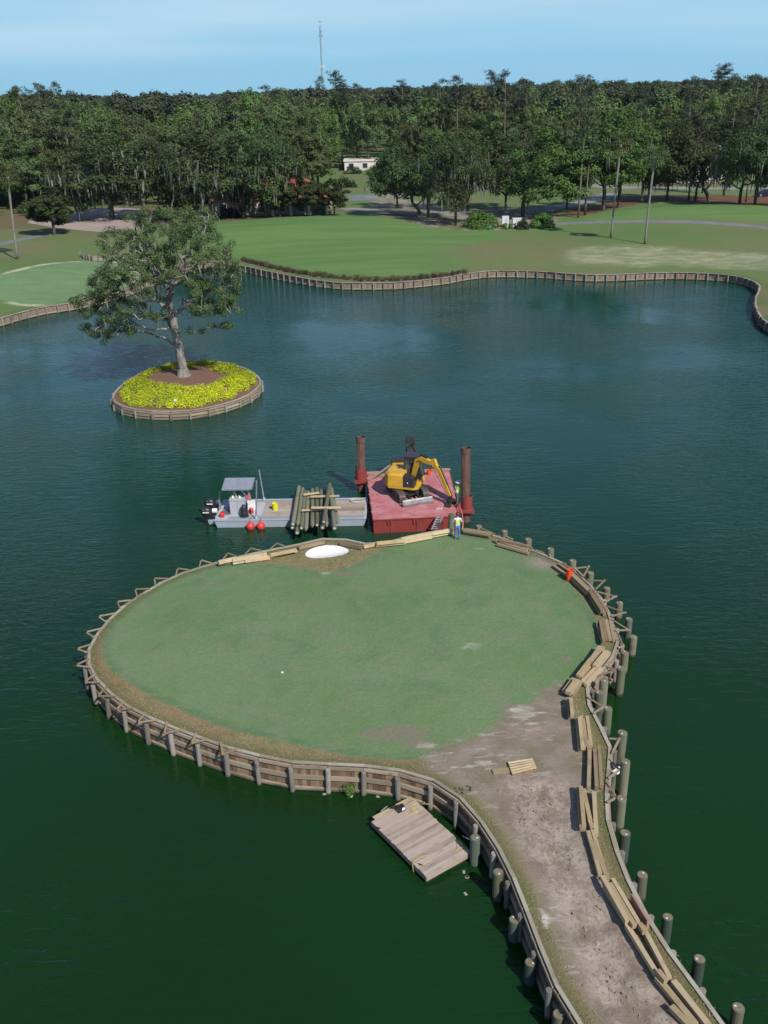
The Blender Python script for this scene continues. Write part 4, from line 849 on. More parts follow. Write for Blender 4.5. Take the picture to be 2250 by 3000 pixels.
# russet fern row on the far bank
fm = []
for s_ in (1, 2, 3):
    gg = np.random.default_rng(100+s_); Xc, Sc, Nc = clusters(np.array([[0, 0, .32], [.3, .1, .3], [-.3, -.05, .28]]), .48, 75, .2, gg, np.zeros(3), upb=.8, flat=.8); Xc[:, 2] = np.maximum(Xc[:, 2], 0); fm.append(quadmesh('fern', Xc, Sc, Nc, M_fern, .35, gg))
row = [P(*zB(x, y), 1.25) for x, y in ((140, 690), (300, 727), (440, 757), (600, 785), (750, 801), (900, 813), (1080, 813), (1250, 806), (1400, 790), (1575, 766))]
for k_, (off, stp) in enumerate(((-.45, 1.12), (.55, 1.1))):
    for p in resample([tuple(q[:2]) for q in row], stp):
        x, y = p[0]+random.uniform(-.15, .15), p[1]+off+random.uniform(-.2, .2)
        o = link('fern_clump', random.choice(fm), None, (x, y, gz(x, y)), (0, 0, random.uniform(0, 6))); s_ = random.uniform(.7, 1.15); o.scale = (s_, s_, s_)
        tag(o, ('russet fern clump in the %s row along the far timber bank' % ('water side' if k_ == 0 else 'lawn side')), 'fern', 'russet ferns along the far bank')
# hedge and cabinets
def bush(name, loc, sx, sy, sz_, mat, label, n=900, size=.32, group=None, cat='bush'):
    gg = np.random.default_rng(int(abs(loc[0]*31+loc[1]*17))); k_ = max(8, n//60); d = gg.normal(size=(k_, 3)); d[:, 2] = np.abs(d[:, 2]); d /= np.linalg.norm(d, axis=1)[:, None]
    c_ = d*np.array([sx*.68, sy*.68, sz_*.72]); Xc, Sc, Nc = clusters(c_, min(sx, sy, sz_)*.42, n//k_, size, gg, np.zeros(3)); Xc[:, 2] = np.maximum(Xc[:, 2], .02)
    return tag(link(name, quadmesh(name, Xc, Sc, Nc, mat, .8, gg), None, loc), label, cat, group)
def bushpx(u0, u1, vtop, vb, mat, label, **kw):
    b_ = G((u0+u1)/2, vb); hh = (vb-vtop)/F_PX*b_.length*1.05; ww = (u1-u0)/F_PX*b_.length/2
    return bush('hedge' if ww > 3 else 'bush', b_+Vector((0, ww*.5, 0)), ww, ww*.75, hh*.9, mat, label, **kw)
bushpx(*[c2_(330, 0)[0], c2_(512, 0)[0]], c2_(0, 612)[1], c2_(0, 697)[1], M_bush, 'large rounded bright green hedge left of the white cabinets', n=4200)
bushpx(c2_(505, 0)[0], c2_(560, 0)[0], c2_(0, 664)[1], c2_(0, 697)[1], M_bush, 'small low hedge bush in front of the white cabinet', n=700)
bushpx(c2_(555, 0)[0], c2_(640, 0)[0], c2_(0, 650)[1], c2_(0, 697)[1], M_darkbush, 'dark green hedge bush between the cabinets and the right bush', n=1100)
bushpx(c2_(628, 0)[0], c2_(748, 0)[0], c2_(0, 618)[1], c2_(0, 693)[1], M_bush, 'tall loose green bush at the right end of the hedge', n=2600)
for x, y0, w_, h_, lab in ((523, 672, 26, 30, 'white utility cabinet standing between the hedge bushes'), (573, 668, 34, 18, 'low white utility box right of the taller cabinet')):
    b_ = G(*c2_(x, y0+14)); k_ = .67812/F_PX*b_.length; e_ = empty('utility_cabinet', b_, lab, 'cabinet'); mb = MB(); mb.box((b_.x, b_.y, b_.z+(h_+12)*k_/2), (w_*k_, w_*k_*.7, (h_+12)*k_)); mb.obj('housing', M_white, e_)
    mb = MB(); mb.box((b_.x, b_.y, b_.z+(h_+12)*k_+.04), (w_*k_*1.1, w_*k_*.8, .08)); mb.obj('lid', M_white, e_); mb = MB(); mb.box((b_.x+w_*k_*.1, b_.y-w_*k_*.36, b_.z+(h_+12)*k_*.5), (w_*k_*.5, .04, (h_+8)*k_*.8)); mb.obj('door', plain('cabinet_door', (.55, .56, .55)), e_)
M_gbox = plain('green_box_paint', (.05, .12, .08), rough=.5)
for x in (445, 460):
    b_ = G(*c2_(x, 697)); tag(MB().box((b_.x, b_.y, b_.z+.45), (.75, .6, .9), taper=.92).obj('utility_box', M_gbox, loc=b_), 'small dark green utility box in front of the hedge, %s of a pair' % ('left' if x == 445 else 'right'), 'box')
bushpx(630, 712, 605, 640, M_darkbush, 'dark clipped hedge along the left front of the red roofed building', n=1500)
bushpx(905, 985, 603, 628, M_bush, 'low pale green shrubs at the right corner of the building porch', n=900)
# understory shrubs along the woods edge
for k_ in range(60):
    x = rng.uniform(-95, 120); y = edge_y(x)+rng.uniform(-6, 3)
    if not clear_of(x, y): continue
    s_ = rng.uniform(1.5, 3.2); bush('bush', (x, y, gz(x, y)), s_*1.4, s_, s_*1.1, [M_darkbush, M_oakleaf, M_brightleaf, M_bush][k_ % 4], 'rounded undergrowth bush at the foot of the woods', n=500, size=.45, group='bushes along the woods edge')
# ------------------------------------------------------------ buildings
M_roof = plain('red_roof_tile', (.3, .075, .045), (.2, .05, .035), 1.2, .8, bmp=.06, stretch=(6, 1, 1)); M_stucco = plain('cream_stucco', (.36, .31, .25), (.3, .26, .2), .6, .9)
M_pale = plain('pale_stucco', (.66, .6, .56), (.58, .53, .5), .4, .9); M_glass = plain('dark_window_glass', (.02, .025, .03), (.03, .035, .04), 1, .12, spec=.8); M_grey = plain('grey_roofing', (.3, .3, .3), (.22, .22, .23), .7, .9)
def hip(mb, c, sx, sy, z0, h, over=.6):
    x, y = sx/2+over, sy/2+over; rx = max(.3, x-y)
    v = [(c[0]-x, c[1]-y, z0), (c[0]+x, c[1]-y, z0), (c[0]+x, c[1]+y, z0), (c[0]-x, c[1]+y, z0), (c[0]-rx, c[1], z0+h), (c[0]+rx, c[1], z0+h)]
    mb.add(v, [(0, 1, 5, 4), (1, 2, 5), (2, 3, 4, 5), (3, 0, 4), (3, 2, 1, 0)])
def house(name, label, cx, cy, z, sx, sy, h, rh, wallm, roofm, wins=5, storeys=1, cols=0, flat=False, tower=None):
    e_ = empty(name, (cx, cy, z), label, 'building'); mb = MB(); mb.box((cx, cy, z+h/2), (sx, sy, h)); mb.obj('wall', wallm, e_)
    mb = MB()
    if flat: mb.box((cx, cy, z+h+.15), (sx+.6, sy+.6, .5))
    else: hip(mb, (cx, cy), sx, sy, z+h, rh)
    ro = mb.obj('roof', roofm, e_)
    if tower:
        tx, tw, thh = tower; mb = MB(); mb.box((cx+tx, cy-sy*.1, z+h+thh/2), (tw, tw, thh)); mb.obj('wall', wallm, e_); mb = MB(); hip(mb, (cx+tx, cy-sy*.1), tw, tw, z+h+thh, 1.5, .5); mb.obj('roof', roofm, e_)
    for s_ in range(storeys):
        for i in range(wins):
            wx = cx-sx/2+sx*(i+.5)/wins; wz = z+h/storeys*(s_+.52); w_ = min(1.5, sx/wins*.5)
            mb = MB(); mb.box((wx, cy-sy/2-.04, wz), (w_+.3, .12, h/storeys*.5+.3)); f_ = mb.obj('window', M_white, e_); mb = MB(); mb.box((wx, cy-sy/2-.1, wz), (w_, .08, h/storeys*.5)); mb.obj('pane', M_glass, f_)
    for i in range(cols):
        mb = MB(); mb.tube([(cx+sx*.02+i*sx*.46/max(1, cols-1), cy-sy/2-2.2, z), (cx+sx*.02+i*sx*.46/max(1, cols-1), cy-sy/2-2.2, z+h)], .32, 12); mb.obj('column', M_white, e_)
    if cols: mb = MB(); mb.box((cx+sx*.25, cy-sy/2-1.25, z+h+.12), (sx*.56, 2.9, .24)); mb.obj('porch_roof', roofm, e_)
    return e_
hb = V(880, 600, 217)
house('clubhouse', 'cream building with red tiled hip roof and white porch columns among the mossy oaks', hb.x-6, 219, gz(hb.x, 217)-.2, 25, 10, 3.6, 3.6, M_stucco, M_roof, 6, cols=4, tower=(-3, 5, 1.6))
hb2 = V(c2_(0, 0)[0]+60, 500, 338); house('villa', 'low pale villa with flat white parapet glimpsed between trees at the centre', V(1090, 490, 330).x, 336, 2, 18, 9, 2.9, 0, M_pale, M_pale, 4, flat=True)
for dx_, lab_ in ((-6, 'left'), (2, 'middle'), (7.5, 'right')): bush('bush', (V(1090, 490, 330).x+dx_, 322+dx_*.3, 2), 3.4, 2.6, 2.6, M_bush if dx_ != -6 else M_darkbush, 'bushy green shrub in front of the low pale villa, %s of three' % lab_, n=1100, size=.4)
hb3 = V(2075, 500, 262); house('house', 'two storey pale pink house behind the leaning oak at the right', hb3.x, 272, 2, 13, 11, 8.0, 2.4, M_pale, M_grey, 3, 2)
# ------------------------------------------------------------ radio mast
M_steel = plain('galvanised_steel', (.42, .43, .44), (.34, .35, .36), 2, .45, .4); M_blk = plain('black_plastic', (.015, .015, .018), (.025, .025, .028), 6, .4)
tw = V(945, 250, 1000); tt = V(938, 75, 1000); e_ = empty('radio_mast', (tw.x, 1000, 0), 'tall slender lattice radio mast standing alone on the horizon', 'mast')
mb = MB(); top = tt.z; legs = [(tw.x+.75*math.cos(a), 1000+.75*math.sin(a)) for a in (.5, 2.6, 4.7)]
for lx, ly in legs: mb.tube([(lx, ly, 0), (lx, ly, top)], .16, 5)
for k_ in range(int(top/2.2)):
    for i in range(3): a, b_ = legs[i], legs[(i+1) % 3]; mb.beam((a[0], a[1], k_*2.2), (b_[0], b_[1], k_*2.2+2.2), .1, .1)
mb.obj('lattice', M_steel, e_)
for vy, wd, n_ in ((195, 4.2, 9), (142, 1.4, 2), (104, 3.0, 7), (92, 2.4, 5), (64, 2.2, 4)):
    z_ = V(942, vy, 1000).z; mb = MB()
    for k_ in range(n_):
        a = 6.28*k_/n_; mb.box((tw.x+wd/2*math.cos(a), 1000+wd/2*math.sin(a), z_), (.55, .4, 2.2 if wd > 2.5 else 1.4)); mb.beam((tw.x, 1000, z_), (tw.x+wd/2*math.cos(a), 1000+wd/2*math.sin(a), z_), .12, .12)
    mb.obj('antenna_ring', M_white if vy > 150 else M_steel, e_)
z_ = V(942, 64, 1000).z; mb = MB(); mb.tube([(tw.x, 1000, top), (tw.x, 1000, top+6)], .12, 5); mb.obj('whip_antenna', M_steel, e_)
mb = MB(); q_ = V(1342, 225, 700); mb.tube([(q_.x, 700, 0), (q_.x, 700, q_.z)], .35, 6); mb.box((q_.x, 700, q_.z), (2.2, 2.2, 1.4)); tag(mb.obj('mast', M_steel, loc=(q_.x, 700, 0)), 'thin distant mast just topping a pine right of centre', 'mast')
# ------------------------------------------------------------ small timber wall by the left putting green
sw_ = empty('low_bulkhead', G(270, 765), 'short curved timber wall cut into the slope beside the left green', 'retaining wall'); base_z = org(sw_).z
pth = [G(*zo(x, y)) for x, y in ((205, 478), (235, 498), (290, 512), (330, 514), (375, 514))]; pth = resample([tuple(p[:2]) for p in pth], 1.0)
for i in range(len(pth)-1):
    a, b_ = pth[i], pth[i+1]
    for k_ in range(3): beamobj('board', (a[0], a[1], base_z+.15+.28*k_), (b_[0], b_[1], base_z+.15+.28*k_), .06, .25, M_waler, sw_)
    beamobj('post', (a[0], a[1]-.1, base_z-.3), (a[0], a[1]-.1, base_z+1.0), .16, .16, M_post, sw_)
# ------------------------------------------------------------ piles in the water
cols_ = []
def pile(top, base, label, mat=M_pile, rad=.19, zt=None):
    if base: b_ = P(*base, 0); z_ = V(*top, b_.y).z; x_ = (b_.x+V(*top, b_.y).x)/2; y_ = b_.y
    else: p = P(*top, zt); x_, y_, z_ = p.x, p.y, zt
    e_ = empty('timber_pile', (x_, y_, 0), label, 'pile', 'round timber piles driven beside the island'); r_ = rad*random.uniform(.93, 1.05)
    mb = MB(); mb.tube([(0, 0, -2), (0, 0, z_*.5), (0, 0, z_-.02), (0, 0, z_)], [r_*.96, r_, r_, r_*.93], 16)
    o = link('shaft', mb.mesh('shaft', mat, smooth=False), e_, (x_, y_, 0), (random.uniform(-.012, .012), random.uniform(-.012, .012), random.uniform(0, 6)))
    mb = MB(); mb.tube([(x_, y_, z_-.01), (x_, y_, z_+.006)], [r_*.9, r_*.9], 16); mb.obj('end_grain', M_piletop, e_)
    t_ = MB(); a = random.uniform(0, 6); t_.box((x_+.09*math.cos(a), y_+.09*math.sin(a), z_+.012), (.07, .05, .008), a); t_.obj('tag_plate', M_white, e_)
    return Vector((x_, y_, z_))
PR = []
lst = [((362, 95), None, 1.55, 'pile just right of the barge behind the stacked boards'), ((540, 130), None, 1.75, 'second pile right of the barge, behind the first board stack'), ((705, 187), None, 1.75, 'pile behind the second board stack on the island top edge'), ((860, 255), None, 1.75, 'pile left of the pinkish bare patch of bank'),
 ((1015, 337), None, 1.85, 'pile directly behind the orange bucket stack'), ((1133, 420), (1133, 520), 0, 'first pile right of the orange bucket stack'), ((1250, 527), (1247, 625), 0, 'second pile right of the orange bucket stack'), ((1337, 630), (1332, 745), 0, 'pile at the upper right shoulder of the island'),
 ((1402, 742), (1397, 865), 0, 'darker pile left of the outermost pile'), ((1430, 865), (1425, 998), 0, 'outermost pile farthest right of the green'), ((1370, 975), (1372, 1120), 0, 'pile below the outermost one, partly behind a taller pile'), ((1345, 1082), (1340, 1272), 0, 'tall pile with white topped end opposite the broken bank'),
 ((1230, 1165), (1213, 1400), 0, 'inner tall pile beside the broken pink timber of the bank'), ((1195, 1250), (1190, 1450), 0, 'dark short pile leaning against the broken bank'), ((1255, 1362), (1250, 1545), 0, 'pile level with the top of the dirt area'), ((1353, 1530), (1340, 1745), 0, 'tall pile level with the wooden pallet'), ((1378, 1732), (1360, 1990), 0, 'very tall pile below and right of the pallet'), ((1352, 1985), (1335, 2200), 0, 'tall pile beside three boards at the neck of the path')]
for tp_, bs, zt, lab in lst: PR.append(pile(q2(*tp_), q2(*bs) if bs else None, 'round treated '+lab, zt=zt, mat=M_pile if 'dark' not in lab else M_pile_dark, rad=.2))
for tp_, bs, lab, mt_ in (((785, 290), (780, 460), 'pile with brown top beside the grassy right edge of the path', M_pile_dark), ((890, 545), (887, 690), 'pile next to the leaning dark plank on the right bank', M_pile), ((1050, 800), (1033, 945), 'pile with tan sawn top, third from the bottom on the right side', M_pile_dark), ((1240, 1055), (1222, 1210), 'dark green pile, second from the bottom on the right side', M_pile_dark), ((1475, 1350), (1455, 1500), 'pile nearest the bottom right corner', M_pile)): pile(q4(*tp_), q4(*bs), 'round treated '+lab, mt_)
for tp_, bs, lab, mt_ in (((629, 650), (628, 790), 'dark green pile holding the floating dock', M_pile_dark), ((752, 838), (753, 985), 'pale pile, first below the floating dock', M_pile), ((842, 1093), (841, 1200), 'short pile, second below the floating dock', M_pile_dark), ((928, 1325), (927, 1430), 'short pile, third below the floating dock', M_pile_dark), ((1080, 1605), (1078, 1720), 'tan topped pile cut by the bottom edge left of the path', M_pile)): pile(q3(*tp_), q3(*bs), 'round treated '+lab, mt_)
# braces from the right bank out to the piles
wr = np.array(wall_r)
for k_, p in enumerate(PR):
    if k_ in (12, 13): continue
    i = int(np.argmin(np.linalg.norm(wr-np.array(p[:2]), axis=1))); c_ = wr[i]; d = wr[min(i+1, len(wr)-1)]-wr[max(i-1, 0)]; d /= np.linalg.norm(d); out = np.array(p[:2])-c_; out = out-(np.linalg.norm(out) and out/np.linalg.norm(out)*.2)
    ax = c_+out
    vbrace(ax, c_-d*random.uniform(.5, .7), c_+d*random.uniform(.5, .75))
# broken timber where the bank has collapsed
M_red = wood('split_reddish_timber', [(.2, .11, .085), (.32, .2, .16), (.4, .28, .23)])
db = empty('broken_timber_heap', P(*q2(1180, 1200), .6), 'heap of broken pinkish bulkhead boards slumped at the notch in the right bank', 'debris')
for x0, y0, x1, y1, z0, z1 in ((1140, 1190, 1210, 1260, 1.1, .7), (1190, 1180, 1160, 1300, 1.2, .4), (1150, 1290, 1120, 1340, 1.0, .9), (1220, 1120, 1290, 1090, 1.1, .9), (1230, 1150, 1280, 1170, .9, .3), (1200, 1210, 1250, 1230, .7, .2), (1120, 1230, 1180, 1195, 1.1, 1.0), (1275, 1030, 1300, 1110, 1.1, .4), (1160, 1310, 1180, 1360, .8, .3), (1140, 1340, 1120, 1290, 1.1, 1.2)):
    beamobj('board', P(*q2(x0, y0), z0), P(*q2(x1, y1), z1), random.uniform(.1, .2), .05, M_red, db, random.uniform(-.5, .5))
# ------------------------------------------------------------ loose timbers
def lumber(f_, lst, where, mat=M_lumber_old, w_=.155, h_=.12, grp=None):
    for k_, (x0, y0, x1, y1, lay, lab) in enumerate(lst):
        zc = ISL_Z+.09+h_*(lay+.5); a = P(*f_(x0, y0), zc+h_/2); b_ = P(*f_(x1, y1), zc+h_/2); a.z = b_.z = zc+.002*k_
        d = (b_-a).normalized(); o = beamobj('timber', a, b_, w_*random.uniform(.95, 1.05), h_, mat)
        tag(o, (lab+' '+where), 'timber', grp or 'squared timbers lying round the island edge')
        if lay == 0 and (b_-a).length > 1.1 and (k_+len(where)) % 2 == 0 and f_ is not cb_ and 'orange' not in where and len((lab+' '+where).split()) < 13:
            sd2 = X_((d.y, -d.x, 0))*(-w_*1.18); sh_ = d*random.uniform(-.25, .25); dz_ = X_((0, 0, -.01))
            tag(beamobj('timber', a+sd2+sh_+dz_, b_+sd2+sh_*.6+dz_, w_*.92, h_, mat), 'neighbour of the '+lab+' '+where, 'timber', 'squared timbers lying round the island edge')
L1 = .3; X_ = Vector; cb_ = None
lumber(q2, [(250, 118, 442, 150, 0, 'back timber'), (252, 130, 442, 162, 0, 'front timber'), (256, 120, 438, 150, 1, 'upper timber')], 'of the stack right of the worker on the island', h_=.16)
lumber(q2, [(482, 196, 700, 262, 0, 'outer timber'), (512, 186, 712, 236, 0, 'inner timber'), (505, 190, 700, 232, 1, 'upper timber'), (492, 218, 708, 280, 0, 'nearest timber'), (470, 190, 560, 215, 0, 'short timber')], 'of the stack behind the first corner piles', h_=.14)
lumber(q2, [(880, 366, 1000, 452, 0, 'long low timber'), (915, 355, 1020, 425, 0, 'outer thin timber'), (940, 352, 1030, 410, 0, 'outermost short timber')], 'behind the orange bucket stack')
lumber(q2, [(1000, 452, 1118, 566, 0, 'inner timber'), (1010, 435, 1128, 548, 1, 'top timber'), (1022, 432, 1142, 540, 0, 'outer timber')], 'of the long stack just past the orange buckets', h_=.16)
lumber(q2, [(1118, 552, 1206, 694, 0, 'inner timber'), (1128, 542, 1218, 684, 1, 'top timber'), (1140, 545, 1228, 680, 0, 'outer timber')], 'of the stack at the upper right shoulder', h_=.16)
lumber(q2, [(1186, 770, 1220, 890, 0, 'dark inner timber'), (1206, 745, 1230, 895, 1, 'middle timber'), (1228, 740, 1250, 880, 0, 'outer timber'), (1248, 745, 1275, 880, 0, 'outermost timber')], 'of the jumbled stack beside the darker pile', h_=.15)
lumber(q2, [(1205, 928, 1135, 1030, 1, 'upper inner timber'), (1225, 935, 1150, 1050, 0, 'lower inner timber'), (1248, 960, 1165, 1062, 1, 'middle timber'), (1268, 968, 1185, 1072, 0, 'outer timber'), (1140, 1015, 1050, 1130, 1, 'upper second timber'), (1160, 1030, 1070, 1145, 0, 'long second timber'), (1190, 1062, 1078, 1178, 0, 'lowest outer timber')], 'of the slanting bundle above the notch', mat=M_lumber, h_=.16, w_=.18)
lumber(q2, [(1028, 1152, 962, 1240, 0, 'inner timber'), (1045, 1158, 982, 1248, 1, 'top timber'), (1062, 1166, 1000, 1262, 0, 'outer timber')], 'of the short yellow ended stack at the neck', mat=M_lumber, h_=.17, w_=.28)
lumber(q2, [(984, 1288, 996, 1398, 0, 'inner timber'), (1000, 1288, 1012, 1402, 1, 'outer timber')], 'of the pair casting a square shadow on the dirt', mat=M_lumber, h_=.2)
lumber(q2, [(1045, 1425, 1064, 1640, 0, 'inner timber'), (1062, 1422, 1084, 1632, 1, 'top timber'), (1088, 1430, 1112, 1625, 0, 'outer timber'), (1126, 1585, 1128, 1640, 0, 'short offcut')], 'of the stack level with the pallet', h_=.16, mat=M_lumber)
lumber(q2, [(1132, 1650, 1126, 1900, 0, 'left timber'), (1168, 1640, 1182, 1905, 0, 'right timber')], 'of the parallel pair below the pallet level', h_=.18)
lumber(q4, [(508, 5, 522, 215, 0, 'inner timber'), (522, 5, 542, 250, 1, 'top timber'), (538, 20, 580, 215, 0, 'slanting middle timber'), (574, 205, 592, 258, 0, 'short dark offcut'), (602, 40, 616, 292, 0, 'outer timber')], 'of the three splayed boards at the top of the path', mat=M_lumber, h_=.17)
lumber(q4, [(566, 275, 640, 535, 0, 'inner timber'), (602, 335, 684, 568, 0, 'outer timber')], 'of the pair along the middle of the path', mat=M_lumber, h_=.18)
lumber(q4, [(652, 548, 806, 822, 1, 'upper timber'), (668, 612, 800, 825, 0, 'lower inner timber'), (700, 592, 850, 848, 0, 'outer timber'), (822, 805, 850, 850, 1, 'dark offcut')], 'of the pair beside the leaning plank', mat=M_lumber, h_=.17)
lumber(q4, [(802, 842, 985, 1140, 0, 'inner timber'), (896, 850, 1062, 1165, 0, 'outer timber'), (880, 835, 910, 885, 1, 'dark offcut'), (990, 1120, 1040, 1180, 1, 'end offcut')], 'of the long pair at the lower right of the path', mat=M_lumber, h_=.18)
lumber(q4, [(986, 1160, 1222, 1450, 0, 'wide inner timber'), (1085, 1185, 1300, 1455, 0, 'outer timber'), (1072, 1338, 1200, 1470, 0, 'thin low timber')], 'of the last group at the bottom right of the path', mat=M_lumber, h_=.17, w_=.2)
cb = cb_ = crop(550, 1250, .5244)
lumber(cb, [(170, 758, 268, 738, 0, 'front board'), (172, 750, 270, 728, 1, 'upper board'), (250, 752, 352, 732, 0, 'front right board'), (320, 742, 458, 722, 0, 'long front board'), (250, 738, 440, 704, 1, 'long upper board')], 'of the bright stack on the upper left island rim', mat=M_bright, h_=.2)
lumber(cb, [(458, 718, 608, 684, 0, 'lower board'), (460, 710, 606, 682, 1, 'upper board')], 'of the bright pair left of the white bunker', mat=M_bright, h_=.17)
lumber(cb, [(850, 640, 972, 668, 0, 'single slanting dark board'), (620, 668, 762, 634, 0, 'long thin board')], 'beside the white bunker', h_=.22)
lumber(cb, [(982, 664, 1050, 650, 0, 'short board'), (1050, 655, 1214, 640, 0, 'lower board'), (1055, 645, 1214, 630, 1, 'upper board')], 'of the stack right of the white bunker', mat=M_bright, h_=.18)
lumber(cb, [(1190, 638, 1362, 606, 0, 'front board'), (1192, 622, 1362, 590, 1, 'upper board'), (1362, 602, 1482, 580, 0, 'far board'), (1364, 590, 1480, 570, 1, 'upper far board')], 'of the bright stack ending at the worker', mat=M_bright, h_=.2)
tag(beamobj('plank', P(*q4(832, 690), 1.5), P(*q4(930, 852), 1.5), .1, .45, M_red), 'dark reddish plank leaning along the right bank of the path', 'plank')
# ------------------------------------------------------------ barge
z2 = crop(980, 1260, .2652); z3 = crop(1070, 1280, .13864); zp = crop(1240, 1420, .09644); zb = crop(550, 1380, .12658); zw = crop(550, 1370, .27125)
DK = 1.0; X = Vector
M_bred = plain('barge_red_deck', (.33, .085, .085), (.27, .075, .075), 1.4, .75); M_hull = plain('barge_red_hull', (.26, .035, .03), (.2, .03, .028), 1.1, .6)
M_rust = plain('rusty_pipe', (.17, .08, .055), (.09, .05, .04), 2.2, .8, stretch=(2, 2, .5)); M_brk = plain('bracket_red', (.27, .045, .04), (.2, .035, .03), 2, .65)
mt, t, b = newmat('scuffed_deck'); M_bdeck = mt
f1 = noise_n(t, 1.1, 6, .65); f2 = noise_n(t, 7, 4, .6); c = mixc(t, sstep(t, f1, .35, .65), (.4, .115, .115), (.47, .21, .21)); c = mixc(t, math_n(t, 'MULTIPLY', sstep(t, f2, .6, .72), .6), c, (.12, .045, .04))
t.links.new(c, b.inputs['Base Color']); b.inputs['Roughness'].default_value = .7
FL, FR, BR, BL = P(*z2(430, 990), DK), P(*z2(1400, 945), DK), P(*z2(1250, 450), DK), P(*z2(355, 460), DK)
FR = FL+(FR-FL).normalized()*5.72; BR = FR+(BL-FL)+(FR-FL).normalized()*.35
bg_ = empty('work_barge', (FL+BR)/2-X((0, 0, DK)), 'red steel work barge moored against the island carrying a yellow excavator', 'barge')
dn = X((0, 0, -1)); mb = MB(); mb.hexa([q_+dn*1.6 for q_ in (FL, FR, BR, BL)], [q_+dn*.02 for q_ in (FL, FR, BR, BL)]); mb.obj('hull', M_hull, bg_)
mb = MB(); mb.hexa([q_+dn*.018 for q_ in (FL, FR, BR, BL)], [q_+dn*-.004 for q_ in (FL, FR, BR, BL)]); mb.obj('deck', M_bdeck, bg_)
fd = (FR-FL).normalized(); bd = (BL-FL).normalized(); out = X((fd.y, -fd.x, 0))
for k_ in (.2, .5, .8):   # hull pin sockets and seams on the front face
    p = FL+fd*(5.72*k_); mb = MB(); mb.beam(p+out*.02+dn*.25, p+out*.02+dn*1.3, .05, .05); mb.obj('seam', M_rust, bg_)
    for o_ in (-.18, .02): mb = MB(); mb.beam(p+out*.05+fd*o_+dn*.08, p+out*.05+fd*o_+dn*.38, .09, .1); mb.obj('pin_socket', M_brk, bg_)
mb = MB(); mb.beam(FL+out*.03+dn*.03, FR+out*.03+dn*.03, .06, .07); mb.beam(FL-fd*.03+dn*.03, BL-fd*.03+dn*.03, .06, .07); mb.beam(FR+fd*.03+dn*.03, BR+fd*.03+dn*.03, .06, .07); mb.obj('rub_rail', M_brk, bg_)
for k_ in range(9):
    p = FL+fd*random.uniform(.4, 5.2)+bd*random.uniform(.4, 7.6); mb = MB(); mb.box((p.x, p.y, DK+.02), (.14, .07, .03), random.random()*3); mb.obj('deck_lug', M_rust, bg_)
for k_ in range(5):
    p = FL+bd*(1.1+k_*1.5)-fd*.02; mb = MB(); mb.tube([p+X((0, 0, .0)), p+X((0, 0, .1))], .035, 8); mb.tube([p+X((-.08, 0, .08)), p+X((.08, 0, .08))], .02, 6); mb.obj('cleat', M_steel, bg_)
fc = bpy.data.curves.new('marking', 'FONT'); fc.body = 'EPIF'; fc.size = .62; fc.extrude = .002; fc.align_x = 'LEFT'
tmp = bpy.data.objects.new('marking', fc); col.objects.link(tmp); bpy.context.view_layer.update(); me = bpy.data.meshes.new_from_object(tmp.evaluated_get(bpy.context.evaluated_depsgraph_get())); bpy.data.objects.remove(tmp)
me.materials.clear(); me.materials.append(M_white); p = P(*zp(405, 785), DK); o = link('marking', me, bg_, (p.x, p.y, DK+.008), (0, 0, math.atan2(fd.y, fd.x))); o.scale = (.42, 1, 1)
def spud(base, top, label, side):
    e_ = empty('spud_pile', (base.x, base.y, 0), label, 'steel pile', 'rusty spud piles at the barge corners'); r_ = .29
    mb = MB(); mb.tube([(base.x, base.y, -2), (top.x, top.y, top.z)], r_, 20, caps=False); mb.tube([(base.x, base.y, -2), (top.x, top.y, top.z-.01)], r_-.03, 20, caps=False); mb.obj('pipe', M_rust, e_, smooth=True)
    mb = MB(); mb.tube([(top.x, top.y, top.z-.35), (top.x, top.y, top.z-.01)], r_+.035, 20, caps=False); mb.tube([(top.x, top.y, top.z-.35), (top.x, top.y, top.z-.35+.001)], r_+.035, 20); mb.obj('collar', M_rust, e_, smooth=False)
    for a in (-2.4, -.8): mb = MB(); mb.beam((base.x+r_*math.cos(a), base.y+r_*math.sin(a), .3), (top.x+r_*math.cos(a), top.y+r_*math.sin(a), top.z-.4), .05, .04); mb.obj('guide_bar', M_rust, e_)
sL = P(*z2(322, 690), 0); sR = P(*z2(1458, 1000), 0); sL = X((BL.x-.42, BL.y-1.2, 0)) if sL.x > BL.x-.3 else sL
spud(sL, V(*z2(287, 75), sL.y), 'left rusty steel spud pile rising behind the work boat end of the barge', -1); spud(sR, V(*z2(1450, 195), sR.y), 'right rusty steel spud pile beside the worker in the white hat', 1)
for s_, lab in ((sL, 0), (sR, 1)):
    e_ = MB(); e_.lathe((s_.x, s_.y, 0), [(.33, .55), (.37, .55), (.37, 1.85), (.33, 1.85), (.33, .55)], 24); e_.obj('spud_sleeve', M_brk, bg_)
    near = FL+bd*max(0, min(8.3, (s_-FL).dot(bd)))+(fd*5.72 if lab else X()); near.z = .9; d_ = (near-X((s_.x, s_.y, .9))); mb = MB()
    mb.beam(X((s_.x, s_.y, .82))-d_.normalized()*.45, near, 1.1, .16); mb.obj('spud_bracket', M_brk, bg_); mb = MB(); mb.beam(X((s_.x, s_.y, 1.35)), near+X((0, 0, .15)), .08, .35); mb.obj('bracket_gusset', M_brk, bg_)
